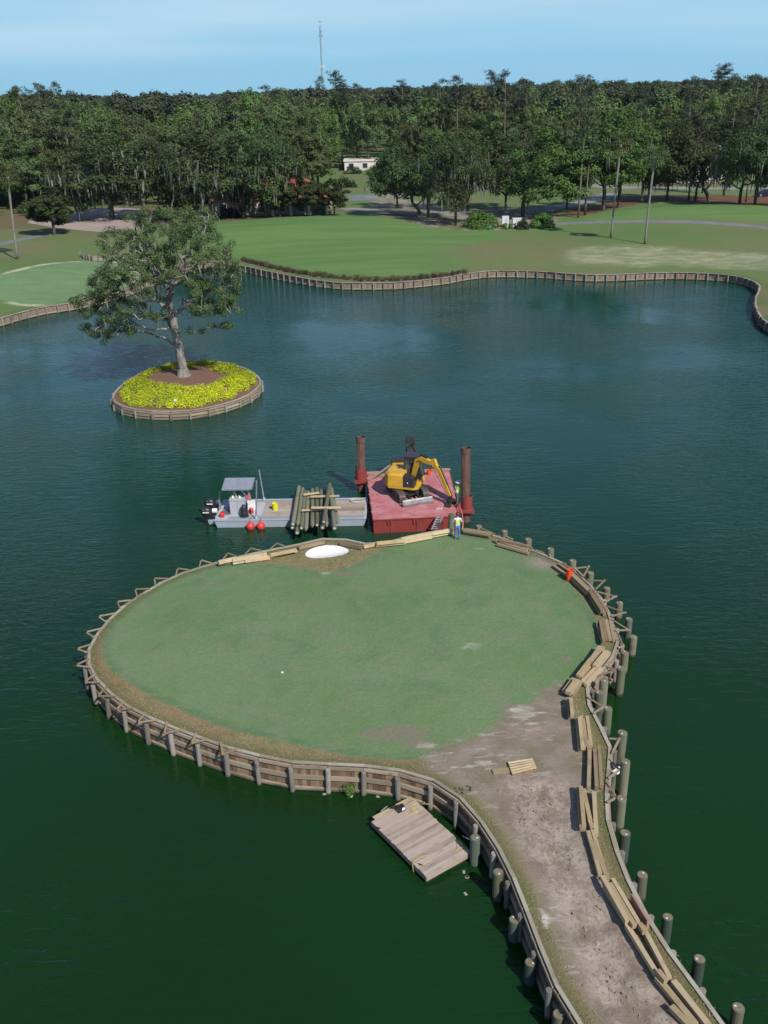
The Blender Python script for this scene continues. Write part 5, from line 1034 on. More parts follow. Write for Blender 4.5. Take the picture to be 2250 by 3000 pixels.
# ladder down the front
ld_ = empty('ladder', P(*zp(430, 960), DK), 'light metal ladder leaning from the barge deck down to the island rim', 'ladder'); M_alu = plain('aluminium', (.62, .63, .65), (.5, .51, .53), 5, .35, .7)
A0, B0 = V(*zp(250, 1370), FL.y-.75), V(*zp(450, 1350), FL.y-.75); A1, B1 = V(*zp(430, 965), FL.y-.05), V(*zp(590, 965), FL.y-.05); A0.z = B0.z = max(.25, A0.z)
for a, b_ in ((A0, A1), (B0, B1)): beamobj('stile', a, b_, .05, .1, M_alu, ld_)
for k_ in range(6): q_ = (k_+.5)/6; beamobj('rung', A0.lerp(A1, q_), B0.lerp(B1, q_), .09, .05, M_alu, ld_)
# things on deck
def bucket(loc, r_, h, mat, label, name='bucket', cat='bucket', band=None, inner=True):
    e_ = empty(name, loc, label, cat); mb = MB(); mb.lathe(loc, [(0, .01), (r_*.82, .01), (r_*.86, 0), (r_, h*.9), (r_*1.06, h*.9), (r_*1.06, h), (r_*.96, h), (r_*.8, .05), (0, .05)], 20); mb.obj('shell', mat, e_)
    mb = MB(); mb.tube([(loc[0]+r_*1.1*math.cos(a), loc[1]+r_*1.1*math.sin(a)*.5-r_*.5, loc[2]+h*.8-.12*math.sin(a)) for a in np.linspace(0, math.pi, 8)], .008, 5); mb.obj('handle', M_steel, e_); return e_
M_orange = plain('orange_plastic', (.75, .09, .02), (.65, .07, .015), 5, .35); M_yel = plain('yellow_plastic', (.75, .68, .02), (.65, .58, .02), 5, .35); M_redp = plain('red_plastic', (.6, .03, .03), (.5, .025, .025), 5, .35)
bucket(P(*z3(1350, 800), DK+.01), .17, .4, M_orange, 'orange bucket standing on the barge deck behind the excavator')
tag(beamobj('plank', P(*z2(1120, 432), DK+.06), P(*z2(1280, 434), DK+.06), .25, .06, M_lumber), 'pale plank lying across the back right corner of the barge', 'plank')
tag(beamobj('plank', P(*z2(400, 475), DK+.05), P(*z2(590, 505), DK+.05), .55, .04, M_lumber), 'wide pale board lying on the back left of the barge deck', 'plank')
pl_ = empty('ladder', P(*z3(110, 900), DK), 'long pale ladder propped from the left rear deck up to the yellow power unit', 'ladder'); a, b_ = P(*z3(105, 905), DK+.05), V(*z3(690, 475), BL.y-.7)
sdv = X((.1, .25, 0))
for s_ in (-.5, .5): beamobj('stile', a+sdv*s_, b_+sdv*s_, .05, .09, M_cap, pl_)
for k_ in range(9): q_ = (k_+.5)/9; beamobj('rung', a.lerp(b_, q_)-sdv*.5, a.lerp(b_, q_)+sdv*.5, .05, .04, M_cap, pl_)
M_cat = plain('excavator_yellow', (.6, .35, .035), (.5, .29, .03), 1.5, .4); M_dark = plain('black_steel', (.02, .02, .022), (.035, .033, .032), 3, .5); M_track = plain('track_steel', (.13, .105, .09), (.075, .062, .055), 6, .7, .3)
M_cabin = plain('cabin_black', (.03, .025, .028), (.04, .035, .035), 3, .35); M_cglass = plain('cab_glass', (.09, .1, .1), (.05, .05, .045), 1.2, .06, spec=.9); M_steelb = plain('worn_blade', (.33, .33, .34), (.2, .19, .19), 2.5, .45, .5)
yb = P(*z3(750, 700), DK); yb = X((yb.x, BL.y-.75, DK)); e_ = empty('power_unit', yb, 'yellow boxed power unit at the back edge of the barge', 'machine')
MB().box((yb.x, yb.y, DK+.6), (1.25, .85, 1.1)).obj('housing', M_cat, e_); MB().box((yb.x, yb.y, DK+1.18), (1.3, .9, .07)).obj('lid', M_dark, e_); MB().box((yb.x-.66, yb.y, DK+.6), (.06, .7, .9)).obj('grille', M_dark, e_); MB().box((yb.x, yb.y, DK+.04), (1.4, 1.0, .08)).obj('skid', M_dark, e_)
bt = V(*z3(975, 470), BL.y-.4); bx_ = X((bt.x, BL.y-.4, DK)); e_ = empty('hydraulic_attachment', bx_, 'black hydraulic grab attachment standing upright behind the excavator', 'machine'); bh = V(*z3(975, 10), BL.y-.4).z
mb = MB(); mb.box((bx_.x, bx_.y, DK+.12), (.8, .7, .24)); mb.obj('foot', M_dark, e_); mb = MB(); mb.box((bx_.x, bx_.y, (DK+bh)/2-.1), (.26, .24, bh-DK-.2)); mb.obj('mast', M_dark, e_)
hh = bh-DK
for nm, zf, sx, sz_, dx in (('jaw', .52, .62, .28, .12), ('jaw', .36, .5, .22, -.1), ('rotator', .68, .7, .34, -.05), ('jaw', .78, .4, .2, .25)): MB().box((bx_.x+dx, bx_.y-.05, DK+hh*zf), (sx, .4, sz_), .2, taper=.8).obj(nm, M_dark, e_)
MB().box((bx_.x-.08, bx_.y, bh-.2), (.62, .42, .5), .1, taper=.9).obj('head', M_dark, e_)
for dx in (-.3, .3): mb = MB(); mb.tube([(bx_.x+dx, bx_.y-.2, DK+hh*.3), (bx_.x+dx*1.2, bx_.y-.25, DK+hh*.5), (bx_.x+dx*.8, bx_.y-.2, DK+hh*.72)], .03, 6); mb.obj('hose', M_dark, e_)
# ------------------------------------------------------------ excavator
b0, b1 = P(*z3(800, 1500), DK), P(*z3(1425, 1400), DK); ee = (b1-b0).normalized(); ff = X((ee.y, -ee.x, 0)); bm_ = (b0+b1)/2; C0 = bm_-ff*2.05
ex = empty('excavator', (C0.x, C0.y, DK), 'yellow tracked excavator working on the red barge with its arm over the island rim', 'excavator')
for s_ in (-1, 1):
    c_ = C0+ee*.86*s_; prof = []; n_ = 10; Lh, r_ = 1.15, .33
    for k_ in range(n_+1): a = -math.pi/2+math.pi*k_/n_; prof.append((Lh+r_*math.cos(a), r_+r_*math.sin(a)))
    for k_ in range(n_+1): a = math.pi/2+math.pi*k_/n_; prof.append((-Lh+r_*math.cos(a), r_+r_*math.sin(a)))
    poly = [c_-ee*.215+ff*u_+X((0, 0, v_+.02)) for u_, v_ in prof]; tk = MB().extrude(poly, ee*.43).obj('track', M_track, ex)
    per_ = resample(prof, .155, True); mb = MB()
    for i in range(len(per_)):
        a, b_ = per_[i], per_[(i+1) % len(per_)]; m_ = (a+b_)/2; n2 = np.array([b_[1]-a[1], -(b_[0]-a[0])]); n2 /= np.linalg.norm(n2); q_ = m_+n2*.015
        p = c_+ff*float(q_[0])+X((0, 0, float(q_[1])+.02)); dd_ = ff*float((b_-a)[0])+X((0, 0, float((b_-a)[1]))); mb.beam(p-dd_*.36, p+dd_*.36, .45, .045)
    o = mb.obj('tread', M_track, tk)
    o['kind'] = 'stuff'
    for k_ in range(4): q_ = c_+ee*.23*s_+ff*(-.85+k_*.57)+X((0, 0, .3)); mb = MB(); mb.tube([q_-ee*.03*s_, q_+ee*.02*s_], .17, 12); mb.obj('roller', M_dark, tk)
mb = MB(); mb.box((C0.x, C0.y, DK+.42), (1.4, 1.6, .35), math.atan2(ee.y, ee.x)); mb.tube([(C0.x, C0.y, DK+.5), (C0.x, C0.y, DK+.78)], .5, 16); mb.obj('undercarriage', M_dark, ex)
pr = [(0, .02), (.1, 0), (.16, .2), (.1, .42), (.02, .5), (.06, .25)]; bl = MB().extrude([b0+ff*(-.1+u_)+X((0, 0, v_)) for u_, v_ in pr], ee*(b1-b0).length).obj('blade', M_steelb, ex)
for s_ in (-.35, .35): mb = MB(); mb.beam(C0+ff*.6+ee*s_+X((0, 0, .35)), bm_-ff*.1+ee*s_+X((0, 0, .25)), .14, .16); mb.obj('blade_arm', M_dark, ex)
hf = X((.955, -.295, 0)).normalized(); hs_ = X((-hf.y, hf.x, 0)); hz0 = DK+.8; Hc = X((C0.x-.08, C0.y+.05, 0))
def hp(u_, v_, z_): return Hc+hf*u_+hs_*v_+X((0, 0, z_))
base_ = [(-1.35, -.55), (-1.0, -1.0), (.75, -1.05), (1.1, -.8), (1.1, 1.0), (-.9, 1.05), (-1.35, .6)]
MB().extrude([hp(u_, v_, hz0) for u_, v_ in base_], (0, 0, .16)).obj('turntable_deck', M_cat, ex)
cw = [(-1.38, -.55), (-1.02, -1.03), (.05, -1.03), (.05, .05), (-.25, 1.05), (-.92, 1.05), (-1.38, .6)]
mb = MB(); lo_ = [hp(u_, v_, hz0+.16) for u_, v_ in cw]; hi_ = [hp(u_*.97, v_*.97, hz0+.92) for u_, v_ in cw]; tp_ = [hp(u_*.8-.05, v_*.82, hz0+1.06) for u_, v_ in cw]; n_ = len(cw)
mb.add(lo_+hi_+tp_, [tuple(range(2*n_, 3*n_))]+[(i, (i+1) % n_, n_+(i+1) % n_, n_+i) for i in range(n_)]+[(n_+i, n_+(i+1) % n_, 2*n_+(i+1) % n_, 2*n_+i) for i in range(n_)]); mb.obj('engine_hood', M_cat, ex)
mb = MB(); mb.hexa([hp(.07, -1.04, hz0+.16), hp(.85, -1.04, hz0+.16), hp(.85, -.35, hz0+.16), hp(.07, -.35, hz0+.16)], [hp(.07, -1.0, hz0+.95), hp(.75, -1.0, hz0+.8), hp(.75, -.4, hz0+.8), hp(.07, -.4, hz0+.95)]); mb.obj('side_panel', M_cabin, ex)
mb = MB(); q_ = hp(.4, -1.05, hz0+.5); mb.box(q_, (.05, .02, .1)); mb.obj('reflector', M_white, ex)
mb = MB(); p = hp(-.5, .1, hz0+1.0); mb.tube([p, p+X((0, 0, .28))], .05, 8); mb.obj('exhaust', M_dark, ex)
cabp = [(-.1, .0), (1.05, .0), (1.1, .98), (-.1, .98)]; zc0, zc1 = hz0+.16, hz0+1.95
gl = MB(); 
def cabq(i, z_, s_=1.): u_, v_ = cabp[i]; k_ = (z_-zc0)/(zc1-zc0); u2 = u_-(.28*k_ if i in (1, 2) else 0); return hp(u2, v_, z_)
gl.hexa([cabq(i, zc0+.3)*1 for i in range(4)], [cabq(i, zc1-.06) for i in range(4)]); cbn = gl.obj('cab', M_cglass, ex)
mb = MB(); mb.hexa([cabq(i, zc0) for i in range(4)], [cabq(i, zc0+.31) for i in range(4)]); mb.obj('cab_skirt', M_cat, cbn)
for i in range(4): mb = MB(); c_ = hp(.45, .49, 0); a, b_ = cabq(i, zc0+.2), cabq(i, zc1); mb.beam(a, b_, .1, .1); mb.obj('cab_pillar', M_cabin, cbn)
for z_ in (zc0+.34, zc1-.1):
    for i in range(4): mb = MB(); mb.beam(cabq(i, z_), cabq((i+1) % 4, z_), .08, .1); mb.obj('cab_rail', M_cabin, cbn)
mb = MB(); mb.beam(cabq(0, zc0+.3).lerp(cabq(1, zc0+.3), .45), cabq(0, zc1).lerp(cabq(1, zc1), .45), .07, .07); mb.obj('cab_pillar', M_cabin, cbn)
mb = MB(); tq = [cabq(i, zc1) for i in range(4)]; cc = sum(tq, X())/4; tq = [cc+(q_-cc)*1.08 for q_ in tq]; mb.hexa([X((q_.x, q_.y, zc1-.02)) for q_ in tq], [X((q_.x, q_.y, zc1+.07)) for q_ in tq]); mb.obj('cab_roof', M_cabin, cbn)
mb = MB(); mb.box(hp(.4, .5, zc0+.55), (.5, .5, .5), .3); mb.obj('seat', M_dark, cbn)
# boom in its own swing plane: pixel rays meet that vertical plane
swd = X((.80, -.60, 0)).normalized(); bp0 = hp(1.05, -.25, 0)
def PV(u_, v_):
    d = Dir(u_, v_); nrm = X((-swd.y, swd.x, 0)); o_ = X((bp0.x, bp0.y, 0))-X((0, 0, CAM_H)); t_ = o_.dot(nrm)/d.dot(nrm); return X((0, 0, CAM_H))+d*t_
nb = X((-swd.y, swd.x, 0))
def arm(name, pts, hts, w_, mat, parent):
    mb = MB(); vs = []; fs = []; pts = [X(p) for p in pts]
    for i, p in enumerate(pts):
        d = (pts[min(i+1, len(pts)-1)]-pts[max(0, i-1)]).normalized(); up_ = nb.cross(d).normalized(); up_ = up_ if up_.z > 0 or abs(up_.z) < .2 else -up_
        if i == 0: u0 = up_
        elif up_.dot(u0) < 0: up_ = -up_
        u0 = up_
        for s_, q_ in ((1, 1), (-1, 1), (-1, -1), (1, -1)): vs.append(p+nb*(s_*w_/2)+up_*(q_*hts[i]/2))
    for i in range(len(pts)-1):
        for k_ in range(4): fs.append((i*4+k_, i*4+(k_+1) % 4, (i+1)*4+(k_+1) % 4, (i+1)*4+k_))
    fs += [(3, 2, 1, 0), tuple((len(pts)-1)*4+k_ for k_ in range(4))]; mb.add(vs, fs); return mb.obj(name, mat, parent)
pB = PV(*z3(985, 960)); pM = PV(*z3(1060, 720)); pA = PV(*z3(1120, 500)); pA2 = PV(*z3(1190, 460)); pE = PV(*z3(1440, 560)); sT = PV(*z3(1450, 470)); sM = PV(*z3(1560, 700)); sE = PV(*zp(830, 330))
boom = arm('boom', [pB, pM, pA, pA2, pE], [.26, .34, .42, .36, .24], .3, M_cat, ex)
stick = arm('stick', [sT, pE.lerp(sM, .3), sM, sE], [.22, .34, .27, .18], .24, M_cat, ex)
mb = MB(); mb.tube([pB+X((0, 0, .0))+swd*.25-X((0, 0, .15)), pM.lerp(pA, .4)+swd*.24], .065, 10); mb.obj('boom_cylinder', M_dark, boom)
for s_ in (-.1, .1): mb = MB(); mb.tube([pA2+X((0, 0, .26))+nb*s_*.4, pA2.lerp(pE, .55)+X((0, 0, .3))+nb*s_*.4], .06, 8); mb.obj('stick_cylinder', M_dark, boom)
mb = MB(); mb.tube([sT.lerp(sM, .5)+swd*.22, sM.lerp(sE, .55)+swd*.2], .055, 8); mb.tube([sM.lerp(sE, .5)+swd*.2, sE+swd*.15], .03, 8); mb.obj('bucket_cylinder', M_dark, stick)
for s_ in (-.18, .18):
    mb = MB(); mb.tube([pA+nb*s_, pA2+nb*s_-X((0, 0, .1)), pE+nb*s_-X((0, 0, .5)), sM+nb*s_-swd*.3, sE+nb*s_-swd*.12], .025, 6); mb.obj('hose', M_dark, stick)
gr_ = empty('unused', (0, 0, 0), 'x', 'x') if False else None
gT, gB = sE, PV(*zp(860, 900)); gB = X((sE.x+.04, sE.y-.05, min(gB.z, sE.z-.9))); gB.z = max(gB.z, 1.15)
mb = MB(); mb.tube([gT, gT-X((0, 0, .25))], .1, 10); mb.box((gT.x, gT.y, gT.z-.32), (.4, .36, .16), .4); mb.obj('rotator', M_dark, stick)
for s_ in (-1, 1):
    mb = MB(); c_ = X((gT.x, gT.y, gT.z-.4)); q_ = [c_+nb*s_*.1, c_+nb*s_*.48-X((0, 0, .25)), c_+nb*s_*.44-X((0, 0, .62)), c_+nb*s_*.12-X((0, 0, .8)), c_+nb*s_*.2-X((0, 0, .5)), c_+nb*s_*.22-X((0, 0, .22))]
    mb.extrude([p-swd*.2 for p in q_], swd*.4); mb.obj('grapple_jaw', M_dark, stick)
pl = P(*zp(832, 1290), ISL_Z); e_ = empty('timber_pile', (pl.x, pl.y+.25, 0), 'round timber pile being driven between the barge and the worker', 'pile'); mb = MB(); mb.tube([(pl.x, pl.y+.25, -1.5), (pl.x+.08, pl.y+.5, 2.0)], .19, 16); mb.obj('shaft', M_pile, e_)
# ------------------------------------------------------------ people
M_skin = plain('skin', (.38, .2, .13), (.34, .18, .12), 6, .55); M_vest = plain('lime_vest', (.52, .72, .06), (.46, .64, .05), 9, .7); M_shirtw = plain('white_shirt', (.72, .7, .66), (.62, .6, .57), 9, .85); M_shirtg = plain('lime_shirt', (.42, .62, .12), (.36, .54, .1), 9, .85)
M_jean = plain('blue_jeans', (.06, .13, .32), (.1, .2, .42), 7, .9); M_trous = plain('grey_trousers', (.09, .085, .09), (.14, .13, .13), 7, .9); M_boot = plain('dark_boots', (.03, .025, .02), rough=.7); M_hair = plain('dark_hair', (.03, .02, .015), rough=.7); M_strap = plain('reflective_strap', (.75, .76, .7), rough=.4)
def skin(name, chains, mats, parent, pick, base, sub=2):
    vs, es, rs = [], [], []; idx = {}
    for ch_ in chains:
        prev = None
        for key, co, r_ in ch_:
            if key not in idx: idx[key] = len(vs); vs.append(tuple(co)); rs.append(r_)
            if prev is not None: es.append((prev, idx[key]))
            prev = idx[key]
    me = bpy.data.meshes.new(name); me.from_pydata(vs, es, []); o = bpy.data.objects.new(name, me); col.objects.link(o)
    sk = o.modifiers.new('s', 'SKIN'); sk.use_smooth_shade = True
    for i, r_ in enumerate(rs): d = me.skin_vertices[0].data[i]; d.radius = r_ if hasattr(r_, '__len__') else (r_, r_); d.use_root = (i == 0)
    ss = o.modifiers.new('b', 'SUBSURF'); ss.levels = sub; ss.render_levels = sub
    bpy.context.view_layer.update(); dg = bpy.context.evaluated_depsgraph_get(); nm = bpy.data.meshes.new_from_object(o.evaluated_get(dg)); bpy.data.objects.remove(o)
    nm.materials.clear()
    for m_ in mats: nm.materials.append(m_)
    for p in nm.polygons: p.material_index = pick(p.center); p.use_smooth = True
    return link(name, nm, parent, base)
def person(name, label, base, yaw, hat, arms, top, trous, bend=.05, vest=True):
    e_ = empty(name, base, label, 'person'); cs, sn = math.cos(yaw), math.sin(yaw)
    def W(x, y, z): return X((x*cs-y*sn, x*sn+y*cs, z))     # local: y forward, x right
    H = 1.0; ch_ = []
    pel, sp_, ch2, nk = ('pel', W(0, 0, .96), (.155, .115)), ('sp', W(0, bend*.4, 1.12), (.14, .105)), ('ch', W(0, bend, 1.33), (.17, .12)), ('nk', W(0, bend*1.2, 1.5), (.062, .062))
    ch_.append([pel, sp_, ch2, nk, ('hd', W(0, bend*1.4+.02, 1.60), (.085, .095)), ('ht', W(0, bend*1.4+.02, 1.71), (.082, .095))])
    for s_, fw in ((-1, .06), (1, -.05)):
        ch_.append([pel, ('hip%d' % s_, W(.09*s_, 0, .9), .1), ('kn%d' % s_, W(.11*s_, fw*.6+.03, .5), .068), ('an%d' % s_, W(.12*s_, fw, .1), .045), ('toe%d' % s_, W(.14*s_, fw+.16, .045), .042)])
        sh, el_, wr_ = arms[s_]; hd = (X(wr_)-X(el_)).normalized()
        c_ = [ch2, ('sh%d' % s_, W(.19*s_, bend, 1.42), .062), ('el%d' % s_, W(*el_), .045), ('wr%d' % s_, W(*wr_), .03), ('pm%d' % s_, W(*(X(wr_)+hd*.06)), (.034, .022))]
        ch_.append(c_); sdv_ = hd.cross(X((0, 0, 1))); sdv_ = sdv_.normalized() if sdv_.length > .1 else X((0, 1, 0))
        for k_ in range(4):
            q_ = X(wr_)+hd*.09+sdv_*(.022*(k_-1.5)); L_ = (.06, .072, .068, .052)[k_]; crl = X((0, 0, -.015))
            ch_.append([c_[-1], ('f%d%d' % (s_, k_), W(*q_), .0095), ('g%d%d' % (s_, k_), W(*(q_+hd*L_*.6+crl)), .009), ('h%d%d' % (s_, k_), W(*(q_+hd*L_+crl*2.4)), .008)])
        q_ = X(wr_)+hd*.03+sdv_*.035; ch_.append([c_[-1], ('t%d' % s_, W(*(X(wr_)+hd*.05+sdv_*.045)), .011), ('u%d' % s_, W(*(X(wr_)+hd*.09+sdv_*.06+X((0, 0, -.01)))), .009)])
    wrz = {s_: W(*arms[s_][2]) for s_ in (-1, 1)}
    def pick(c):
        if min((c-wrz[1]).length, (c-wrz[-1]).length) < .15 or c.z > 1.5: return 0
        if c.z < .1: return 3
        d2 = math.hypot(c.x, c.y)
        return 2 if c.z < .98 and d2 < .3 else 1
    skin('body', ch_, [M_skin, top, trous, M_boot], e_, pick, base)
    if vest:
        vv = [('a', W(0, 0, .98), (.175, .135)), ('b', W(0, bend*.4, 1.12), (.165, .125)), ('c', W(0, bend, 1.33), (.195, .14)), ('d', W(0, bend*1.1, 1.42), (.17, .1))]
        v_ = skin('vest', [vv], [M_vest], e_, lambda c: 0, base); 
        for s_ in (-.1, .1): mb = MB(); mb.tube([base+W(s_, bend-.15, 1.42), base+W(s_, -.125+bend*.4, 1.15), base+W(s_, -.14, 1.0)], .014, 5); mb.obj('reflective_strap', M_strap, v_)
        mb = MB(); mb.lathe(base+W(0, bend*.4, 1.08), [(.158, 0), (.166, .02), (.158, .05)], 20); mb.obj('reflective_band', M_strap, v_)
    hc = base+W(0, bend*1.4+.02, 1.68)
    fx = lambda dx, dy, dz: hc+W(dx, dy, dz)
    mb = MB(); mb.lathe(hc, [(.098, -.06), (.104, 0), (.098, .05), (.07, .09), (.0, .1)], 16); mb.obj('hair', M_hair, e_, smooth=True)
    mb = MB(); mb.box(fx(0, .105, -.03), (.025, .03, .04), yaw); mb.obj('nose', M_skin, e_)
    for s_ in (-1, 1): mb = MB(); mb.box(fx(.1*s_, 0, -.04), (.02, .035, .06), yaw); mb.obj('ear', M_skin, e_); mb = MB(); mb.box(fx(.035*s_, .1, -.005), (.022, .012, .012), yaw); mb.obj('eye', M_dark, e_)
    mb = MB(); mb.box(fx(0, .1, -.08), (.045, .012, .01), yaw); mb.obj('mouth', M_redp, e_)
    if hat == 'straw':
        mb = MB(); mb.lathe(hc+X((0, 0, .03)), [(.11, .0), (.25, -.03), (.27, -.015), (.25, .0), (.112, .03), (.1, .1), (.05, .12), (0, .1)], 24); mb.obj('hat', M_shirtw, e_, smooth=True)
        mb = MB(); mb.lathe(hc+X((0, 0, .03)), [(.113, .02), (.113, .05)], 20); mb.obj('hat_band', M_dark, e_)
    else:
        mb = MB(); mb.lathe(hc+X((0, 0, .02)), [(.13, -.01), (.125, .03), (.115, .08), (.07, .125), (0, .135)], 20); mb.box(fx(0, .14, .02), (.16, .1, .015), yaw); mb.obj('hard_hat', hat, e_, smooth=True)
    return e_
M_maroon = plain('maroon_hat', (.12, .02, .03), (.08, .015, .02), 5, .4)
pw = P(1340, 1580, ISL_Z+.03); pw.z = IZat(pw.x, pw.y)
person('person', 'worker in lime vest, blue jeans and dark hard hat standing on the green', pw, .05, M_maroon, {-1: (0, (-.27, .14, 1.17), (-.2, .4, 1.2)), 1: (0, (.28, .1, 1.15), (.3, .36, 1.05))}, M_shirtw, M_jean)
for s_ in (-1, 1): tag(bpy.data.objects.new('x', None)) if False else None
p2_ = P(*zp(1010, 640), DK); e2 = person('person', 'worker in lime shirt and wide white hat beside the right spud pile', p2_, -1.15, 'straw', {-1: (0, (-.22, .22, 1.25), (-.12, .5, 1.28)), 1: (0, (.26, .12, 1.18), (.2, .36, 1.1))}, M_shirtg, M_trous, .12)
hs_pts = [V(*zp(1050, 580), p2_.y-.3), V(*zp(1110, 680), p2_.y-.9), V(*zp(1180, 880), p2_.y-1.8), V(*zp(1210, 1100), p2_.y-2.9), P(*zp(1200, 1320), ISL_Z+.25), P(*zp(1190, 1400), ISL_Z+.03)]
M_pink = plain('faded_red_hose', (.62, .24, .2), (.5, .18, .15), 5, .5); tag(MB().tube(smooth_poly_3(hs_pts) if 'smooth_poly_3' in globals() else hs_pts, .035, 8).obj('hose', M_pink, smooth=True), 'faded red hose hanging from the grapple to the island edge beside the worker', 'hose')
# stacked orange buckets, tipped upside tall
cbp = P(*q2(985, 478), ISL_Z); cbp.z = IZat(cbp.x, cbp.y); e_ = empty('bucket_stack', cbp, 'tall stack of nested bright orange buckets standing by the boards on the right rim', 'buckets')
for k_ in range(5):
    z_ = .0+k_*.085; r0_, r1_ = .115+.0*k_, .165; mb = MB(); mb.lathe(cbp+X((.012*k_, .006*k_, z_)), [(0, .01), (.105, .01), (.112, 0), (.155, .33), (.172, .33), (.172, .365), (.15, .365), (.1, .06), (0, .06)], 20); mb.obj('bucket', M_orange, e_)
# ------------------------------------------------------------ work boat
BZ = .57; HG = plain('grey_hull_paint', (.36, .41, .46), (.31, .36, .41), 1.2, .45); HD = plain('grey_deck_paint', (.42, .43, .45), (.36, .37, .39), 2, .7); NS = plain('dark_grip_strip', (.13, .12, .13), (.09, .085, .09), 8, .9)
bFL, bFR, bBR, bBL = P(*zw(285, 570), BZ), P(*crop(550, 1250, .5244)(1008, 512), BZ), P(*crop(550, 1250, .5244)(1004, 398), BZ), P(*zw(330, 335), BZ)
fx_ = (bFR-bFL).normalized(); by_ = X((-fx_.y, fx_.x, 0)); BL_ = (bFR-bFL).length-.12; BW = 3.45
def bp(u_, v_, z_): q_ = bFL+fx_*u_+by_*v_; return X((q_.x, q_.y, z_))
bt_ = empty('work_boat', bp(BL_/2, BW/2, 0), 'grey flat deck work boat carrying a console, canopy and a load of timber piles', 'boat')
mb = MB(); mb.hexa([bp(.25, .1, -.3), bp(BL_-.3, .1, -.3), bp(BL_-.3, BW-.1, -.3), bp(.25, BW-.1, -.3)], [bp(0, 0, BZ-.02), bp(BL_, 0, BZ-.02), bp(BL_, BW, BZ-.02), bp(0, BW, BZ-.02)]); mb.obj('hull', HG, bt_)
mb = MB(); mb.hexa([bp(.02, .02, BZ-.02), bp(BL_-.02, .02, BZ-.02), bp(BL_-.02, BW-.02, BZ-.02), bp(.02, BW-.02, BZ-.02)], [bp(.02, .02, BZ), bp(BL_-.02, .02, BZ), bp(BL_-.02, BW-.02, BZ), bp(.02, BW-.02, BZ)]); mb.obj('deck', HD, bt_)
mb = MB(); mb.beam(bp(0, 0, BZ-.01), bp(BL_, 0, BZ-.01), .07, .08); mb.beam(bp(0, BW, BZ-.01), bp(BL_, BW, BZ-.01), .07, .08); mb.obj('gunwale', HG, bt_)
for v0, v1 in ((.1, .62), (BW-.5, BW-.1)):
    for k_ in range(46):
        u_ = .9+k_*.2
        if u_+.25 < BL_: mb = MB(); mb.beam(bp(u_, v0, BZ+.006), bp(u_+.26, v1, BZ+.006), .07, .008); o = mb.obj('grip_strip', NS, bt_)
for k_ in range(7): mb = MB(); mb.beam(bp(.6+k_*.22, 1.9, BZ+.006), bp(.8+k_*.22, 3.0, BZ+.006), .08, .008); mb.obj('grip_strip', NS, bt_)
for k_ in range(4):
    v_ = .75+k_*.55
    for u0, u1 in ((3.15, 5.9), (5.92, BL_-.15)): beamobj('deck_board', bp(u0, v_+.2, BZ+.02), bp(u1, v_+.2, BZ+.02), .52, .035, M_deck if k_ != 1 else M_cap, bt_)
mb = MB(); mb.hexa([bp(.95, .95, BZ), bp(1.95, .95, BZ), bp(1.95, 1.9, BZ), bp(.95, 1.9, BZ)], [bp(.95, .95, BZ+1.0), bp(1.95, .95, BZ+1.0), bp(1.95, 1.9, BZ+1.0), bp(.95, 1.9, BZ+1.0)]); cn = mb.obj('console', HG, bt_)
for u_ in (1.2, 1.7): mb = MB(); q_ = bp(u_, .94, BZ+.5); mb.box(q_, (.42, .02, .84), math.atan2(fx_.y, fx_.x)); mb.obj('cabinet_door', HD, cn)
mb = MB(); mb.box(bp(1.45, 1.42, BZ+1.02), (1.06, 1.0, .04), math.atan2(fx_.y, fx_.x)); mb.obj('console_top', HD, cn)
mb = MB(); q_ = bp(1.55, 1.75, BZ+1.2); mb.tube([q_, q_+X((0, .1, .1))], .03, 6); mb.lathe(q_+X((0, 0, .1)), [(.2, 0), (.23, .02), (.2, .04)], 16); mb.obj('steering_wheel', M_dark, cn)
for k_, (u_, v_, s_, mt_) in enumerate(((1.15, 1.4, .16, M_white), (1.35, 1.5, .13, M_yel), (1.6, 1.35, .15, M_white), (1.3, 1.7, .2, M_dark))):
    tag(MB().box(bp(u_, v_, BZ+1.04+s_/2), (s_, s_*.8, s_), k_, taper=.85).obj('supply_box', mt_, loc=bp(u_, v_, BZ+1.04)), ('small %s item on the boat console, %s' % (('white', 'yellow', 'pale', 'black')[k_], ('at its left front', 'beside the left white one', 'at its right side', 'at its back')[k_])), 'box')
cz_ = BZ+1.78; cq = [(.55, 1.0), (2.5, 1.0), (2.5, 2.55), (.55, 2.55)]; ang_ = math.atan2(fx_.y, fx_.x)
def canq(u_, v_): return bp(u_, v_, cz_+.12*(v_-1.0))
for u0, u1 in ((.55, 1.52), (1.54, 2.5)): mb = MB(); lo_ = [canq(u0, 1.0), canq(u1, 1.0), canq(u1, 2.55), canq(u0, 2.55)]; mb.hexa(lo_, [q_+X((0, 0, .04)) for q_ in lo_]); mb.obj('canopy_panel', plain('canopy_panel', (.26, .27, .32), (.22, .23, .28), 3, .5), bt_)
mb = MB(); r4 = [canq(.52, .97), canq(2.53, .97), canq(2.53, 2.58), canq(.52, 2.58)]
for i in range(4): mb.beam(r4[i]+X((0, 0, .02)), r4[(i+1) % 4]+X((0, 0, .02)), .06, .07)
mb.beam(canq(1.53, .97)+X((0, 0, .03)), canq(1.53, 2.58)+X((0, 0, .03)), .05, .06); mb.obj('canopy_frame', M_alu, bt_)
for (u0, v0, u1, v1) in ((1.25, 1.15, 1.6, 1.3), (1.9, 1.05, 2.15, 1.5), (2.0, 2.2, 2.3, 2.3), (1.2, 2.3, 1.0, 2.2)): mb = MB(); mb.tube([bp(u1, v1, BZ+.9 if v0 < 2 else BZ), canq(u0-.1, v0)], .032, 8); mb.obj('canopy_post', M_alu, bt_)
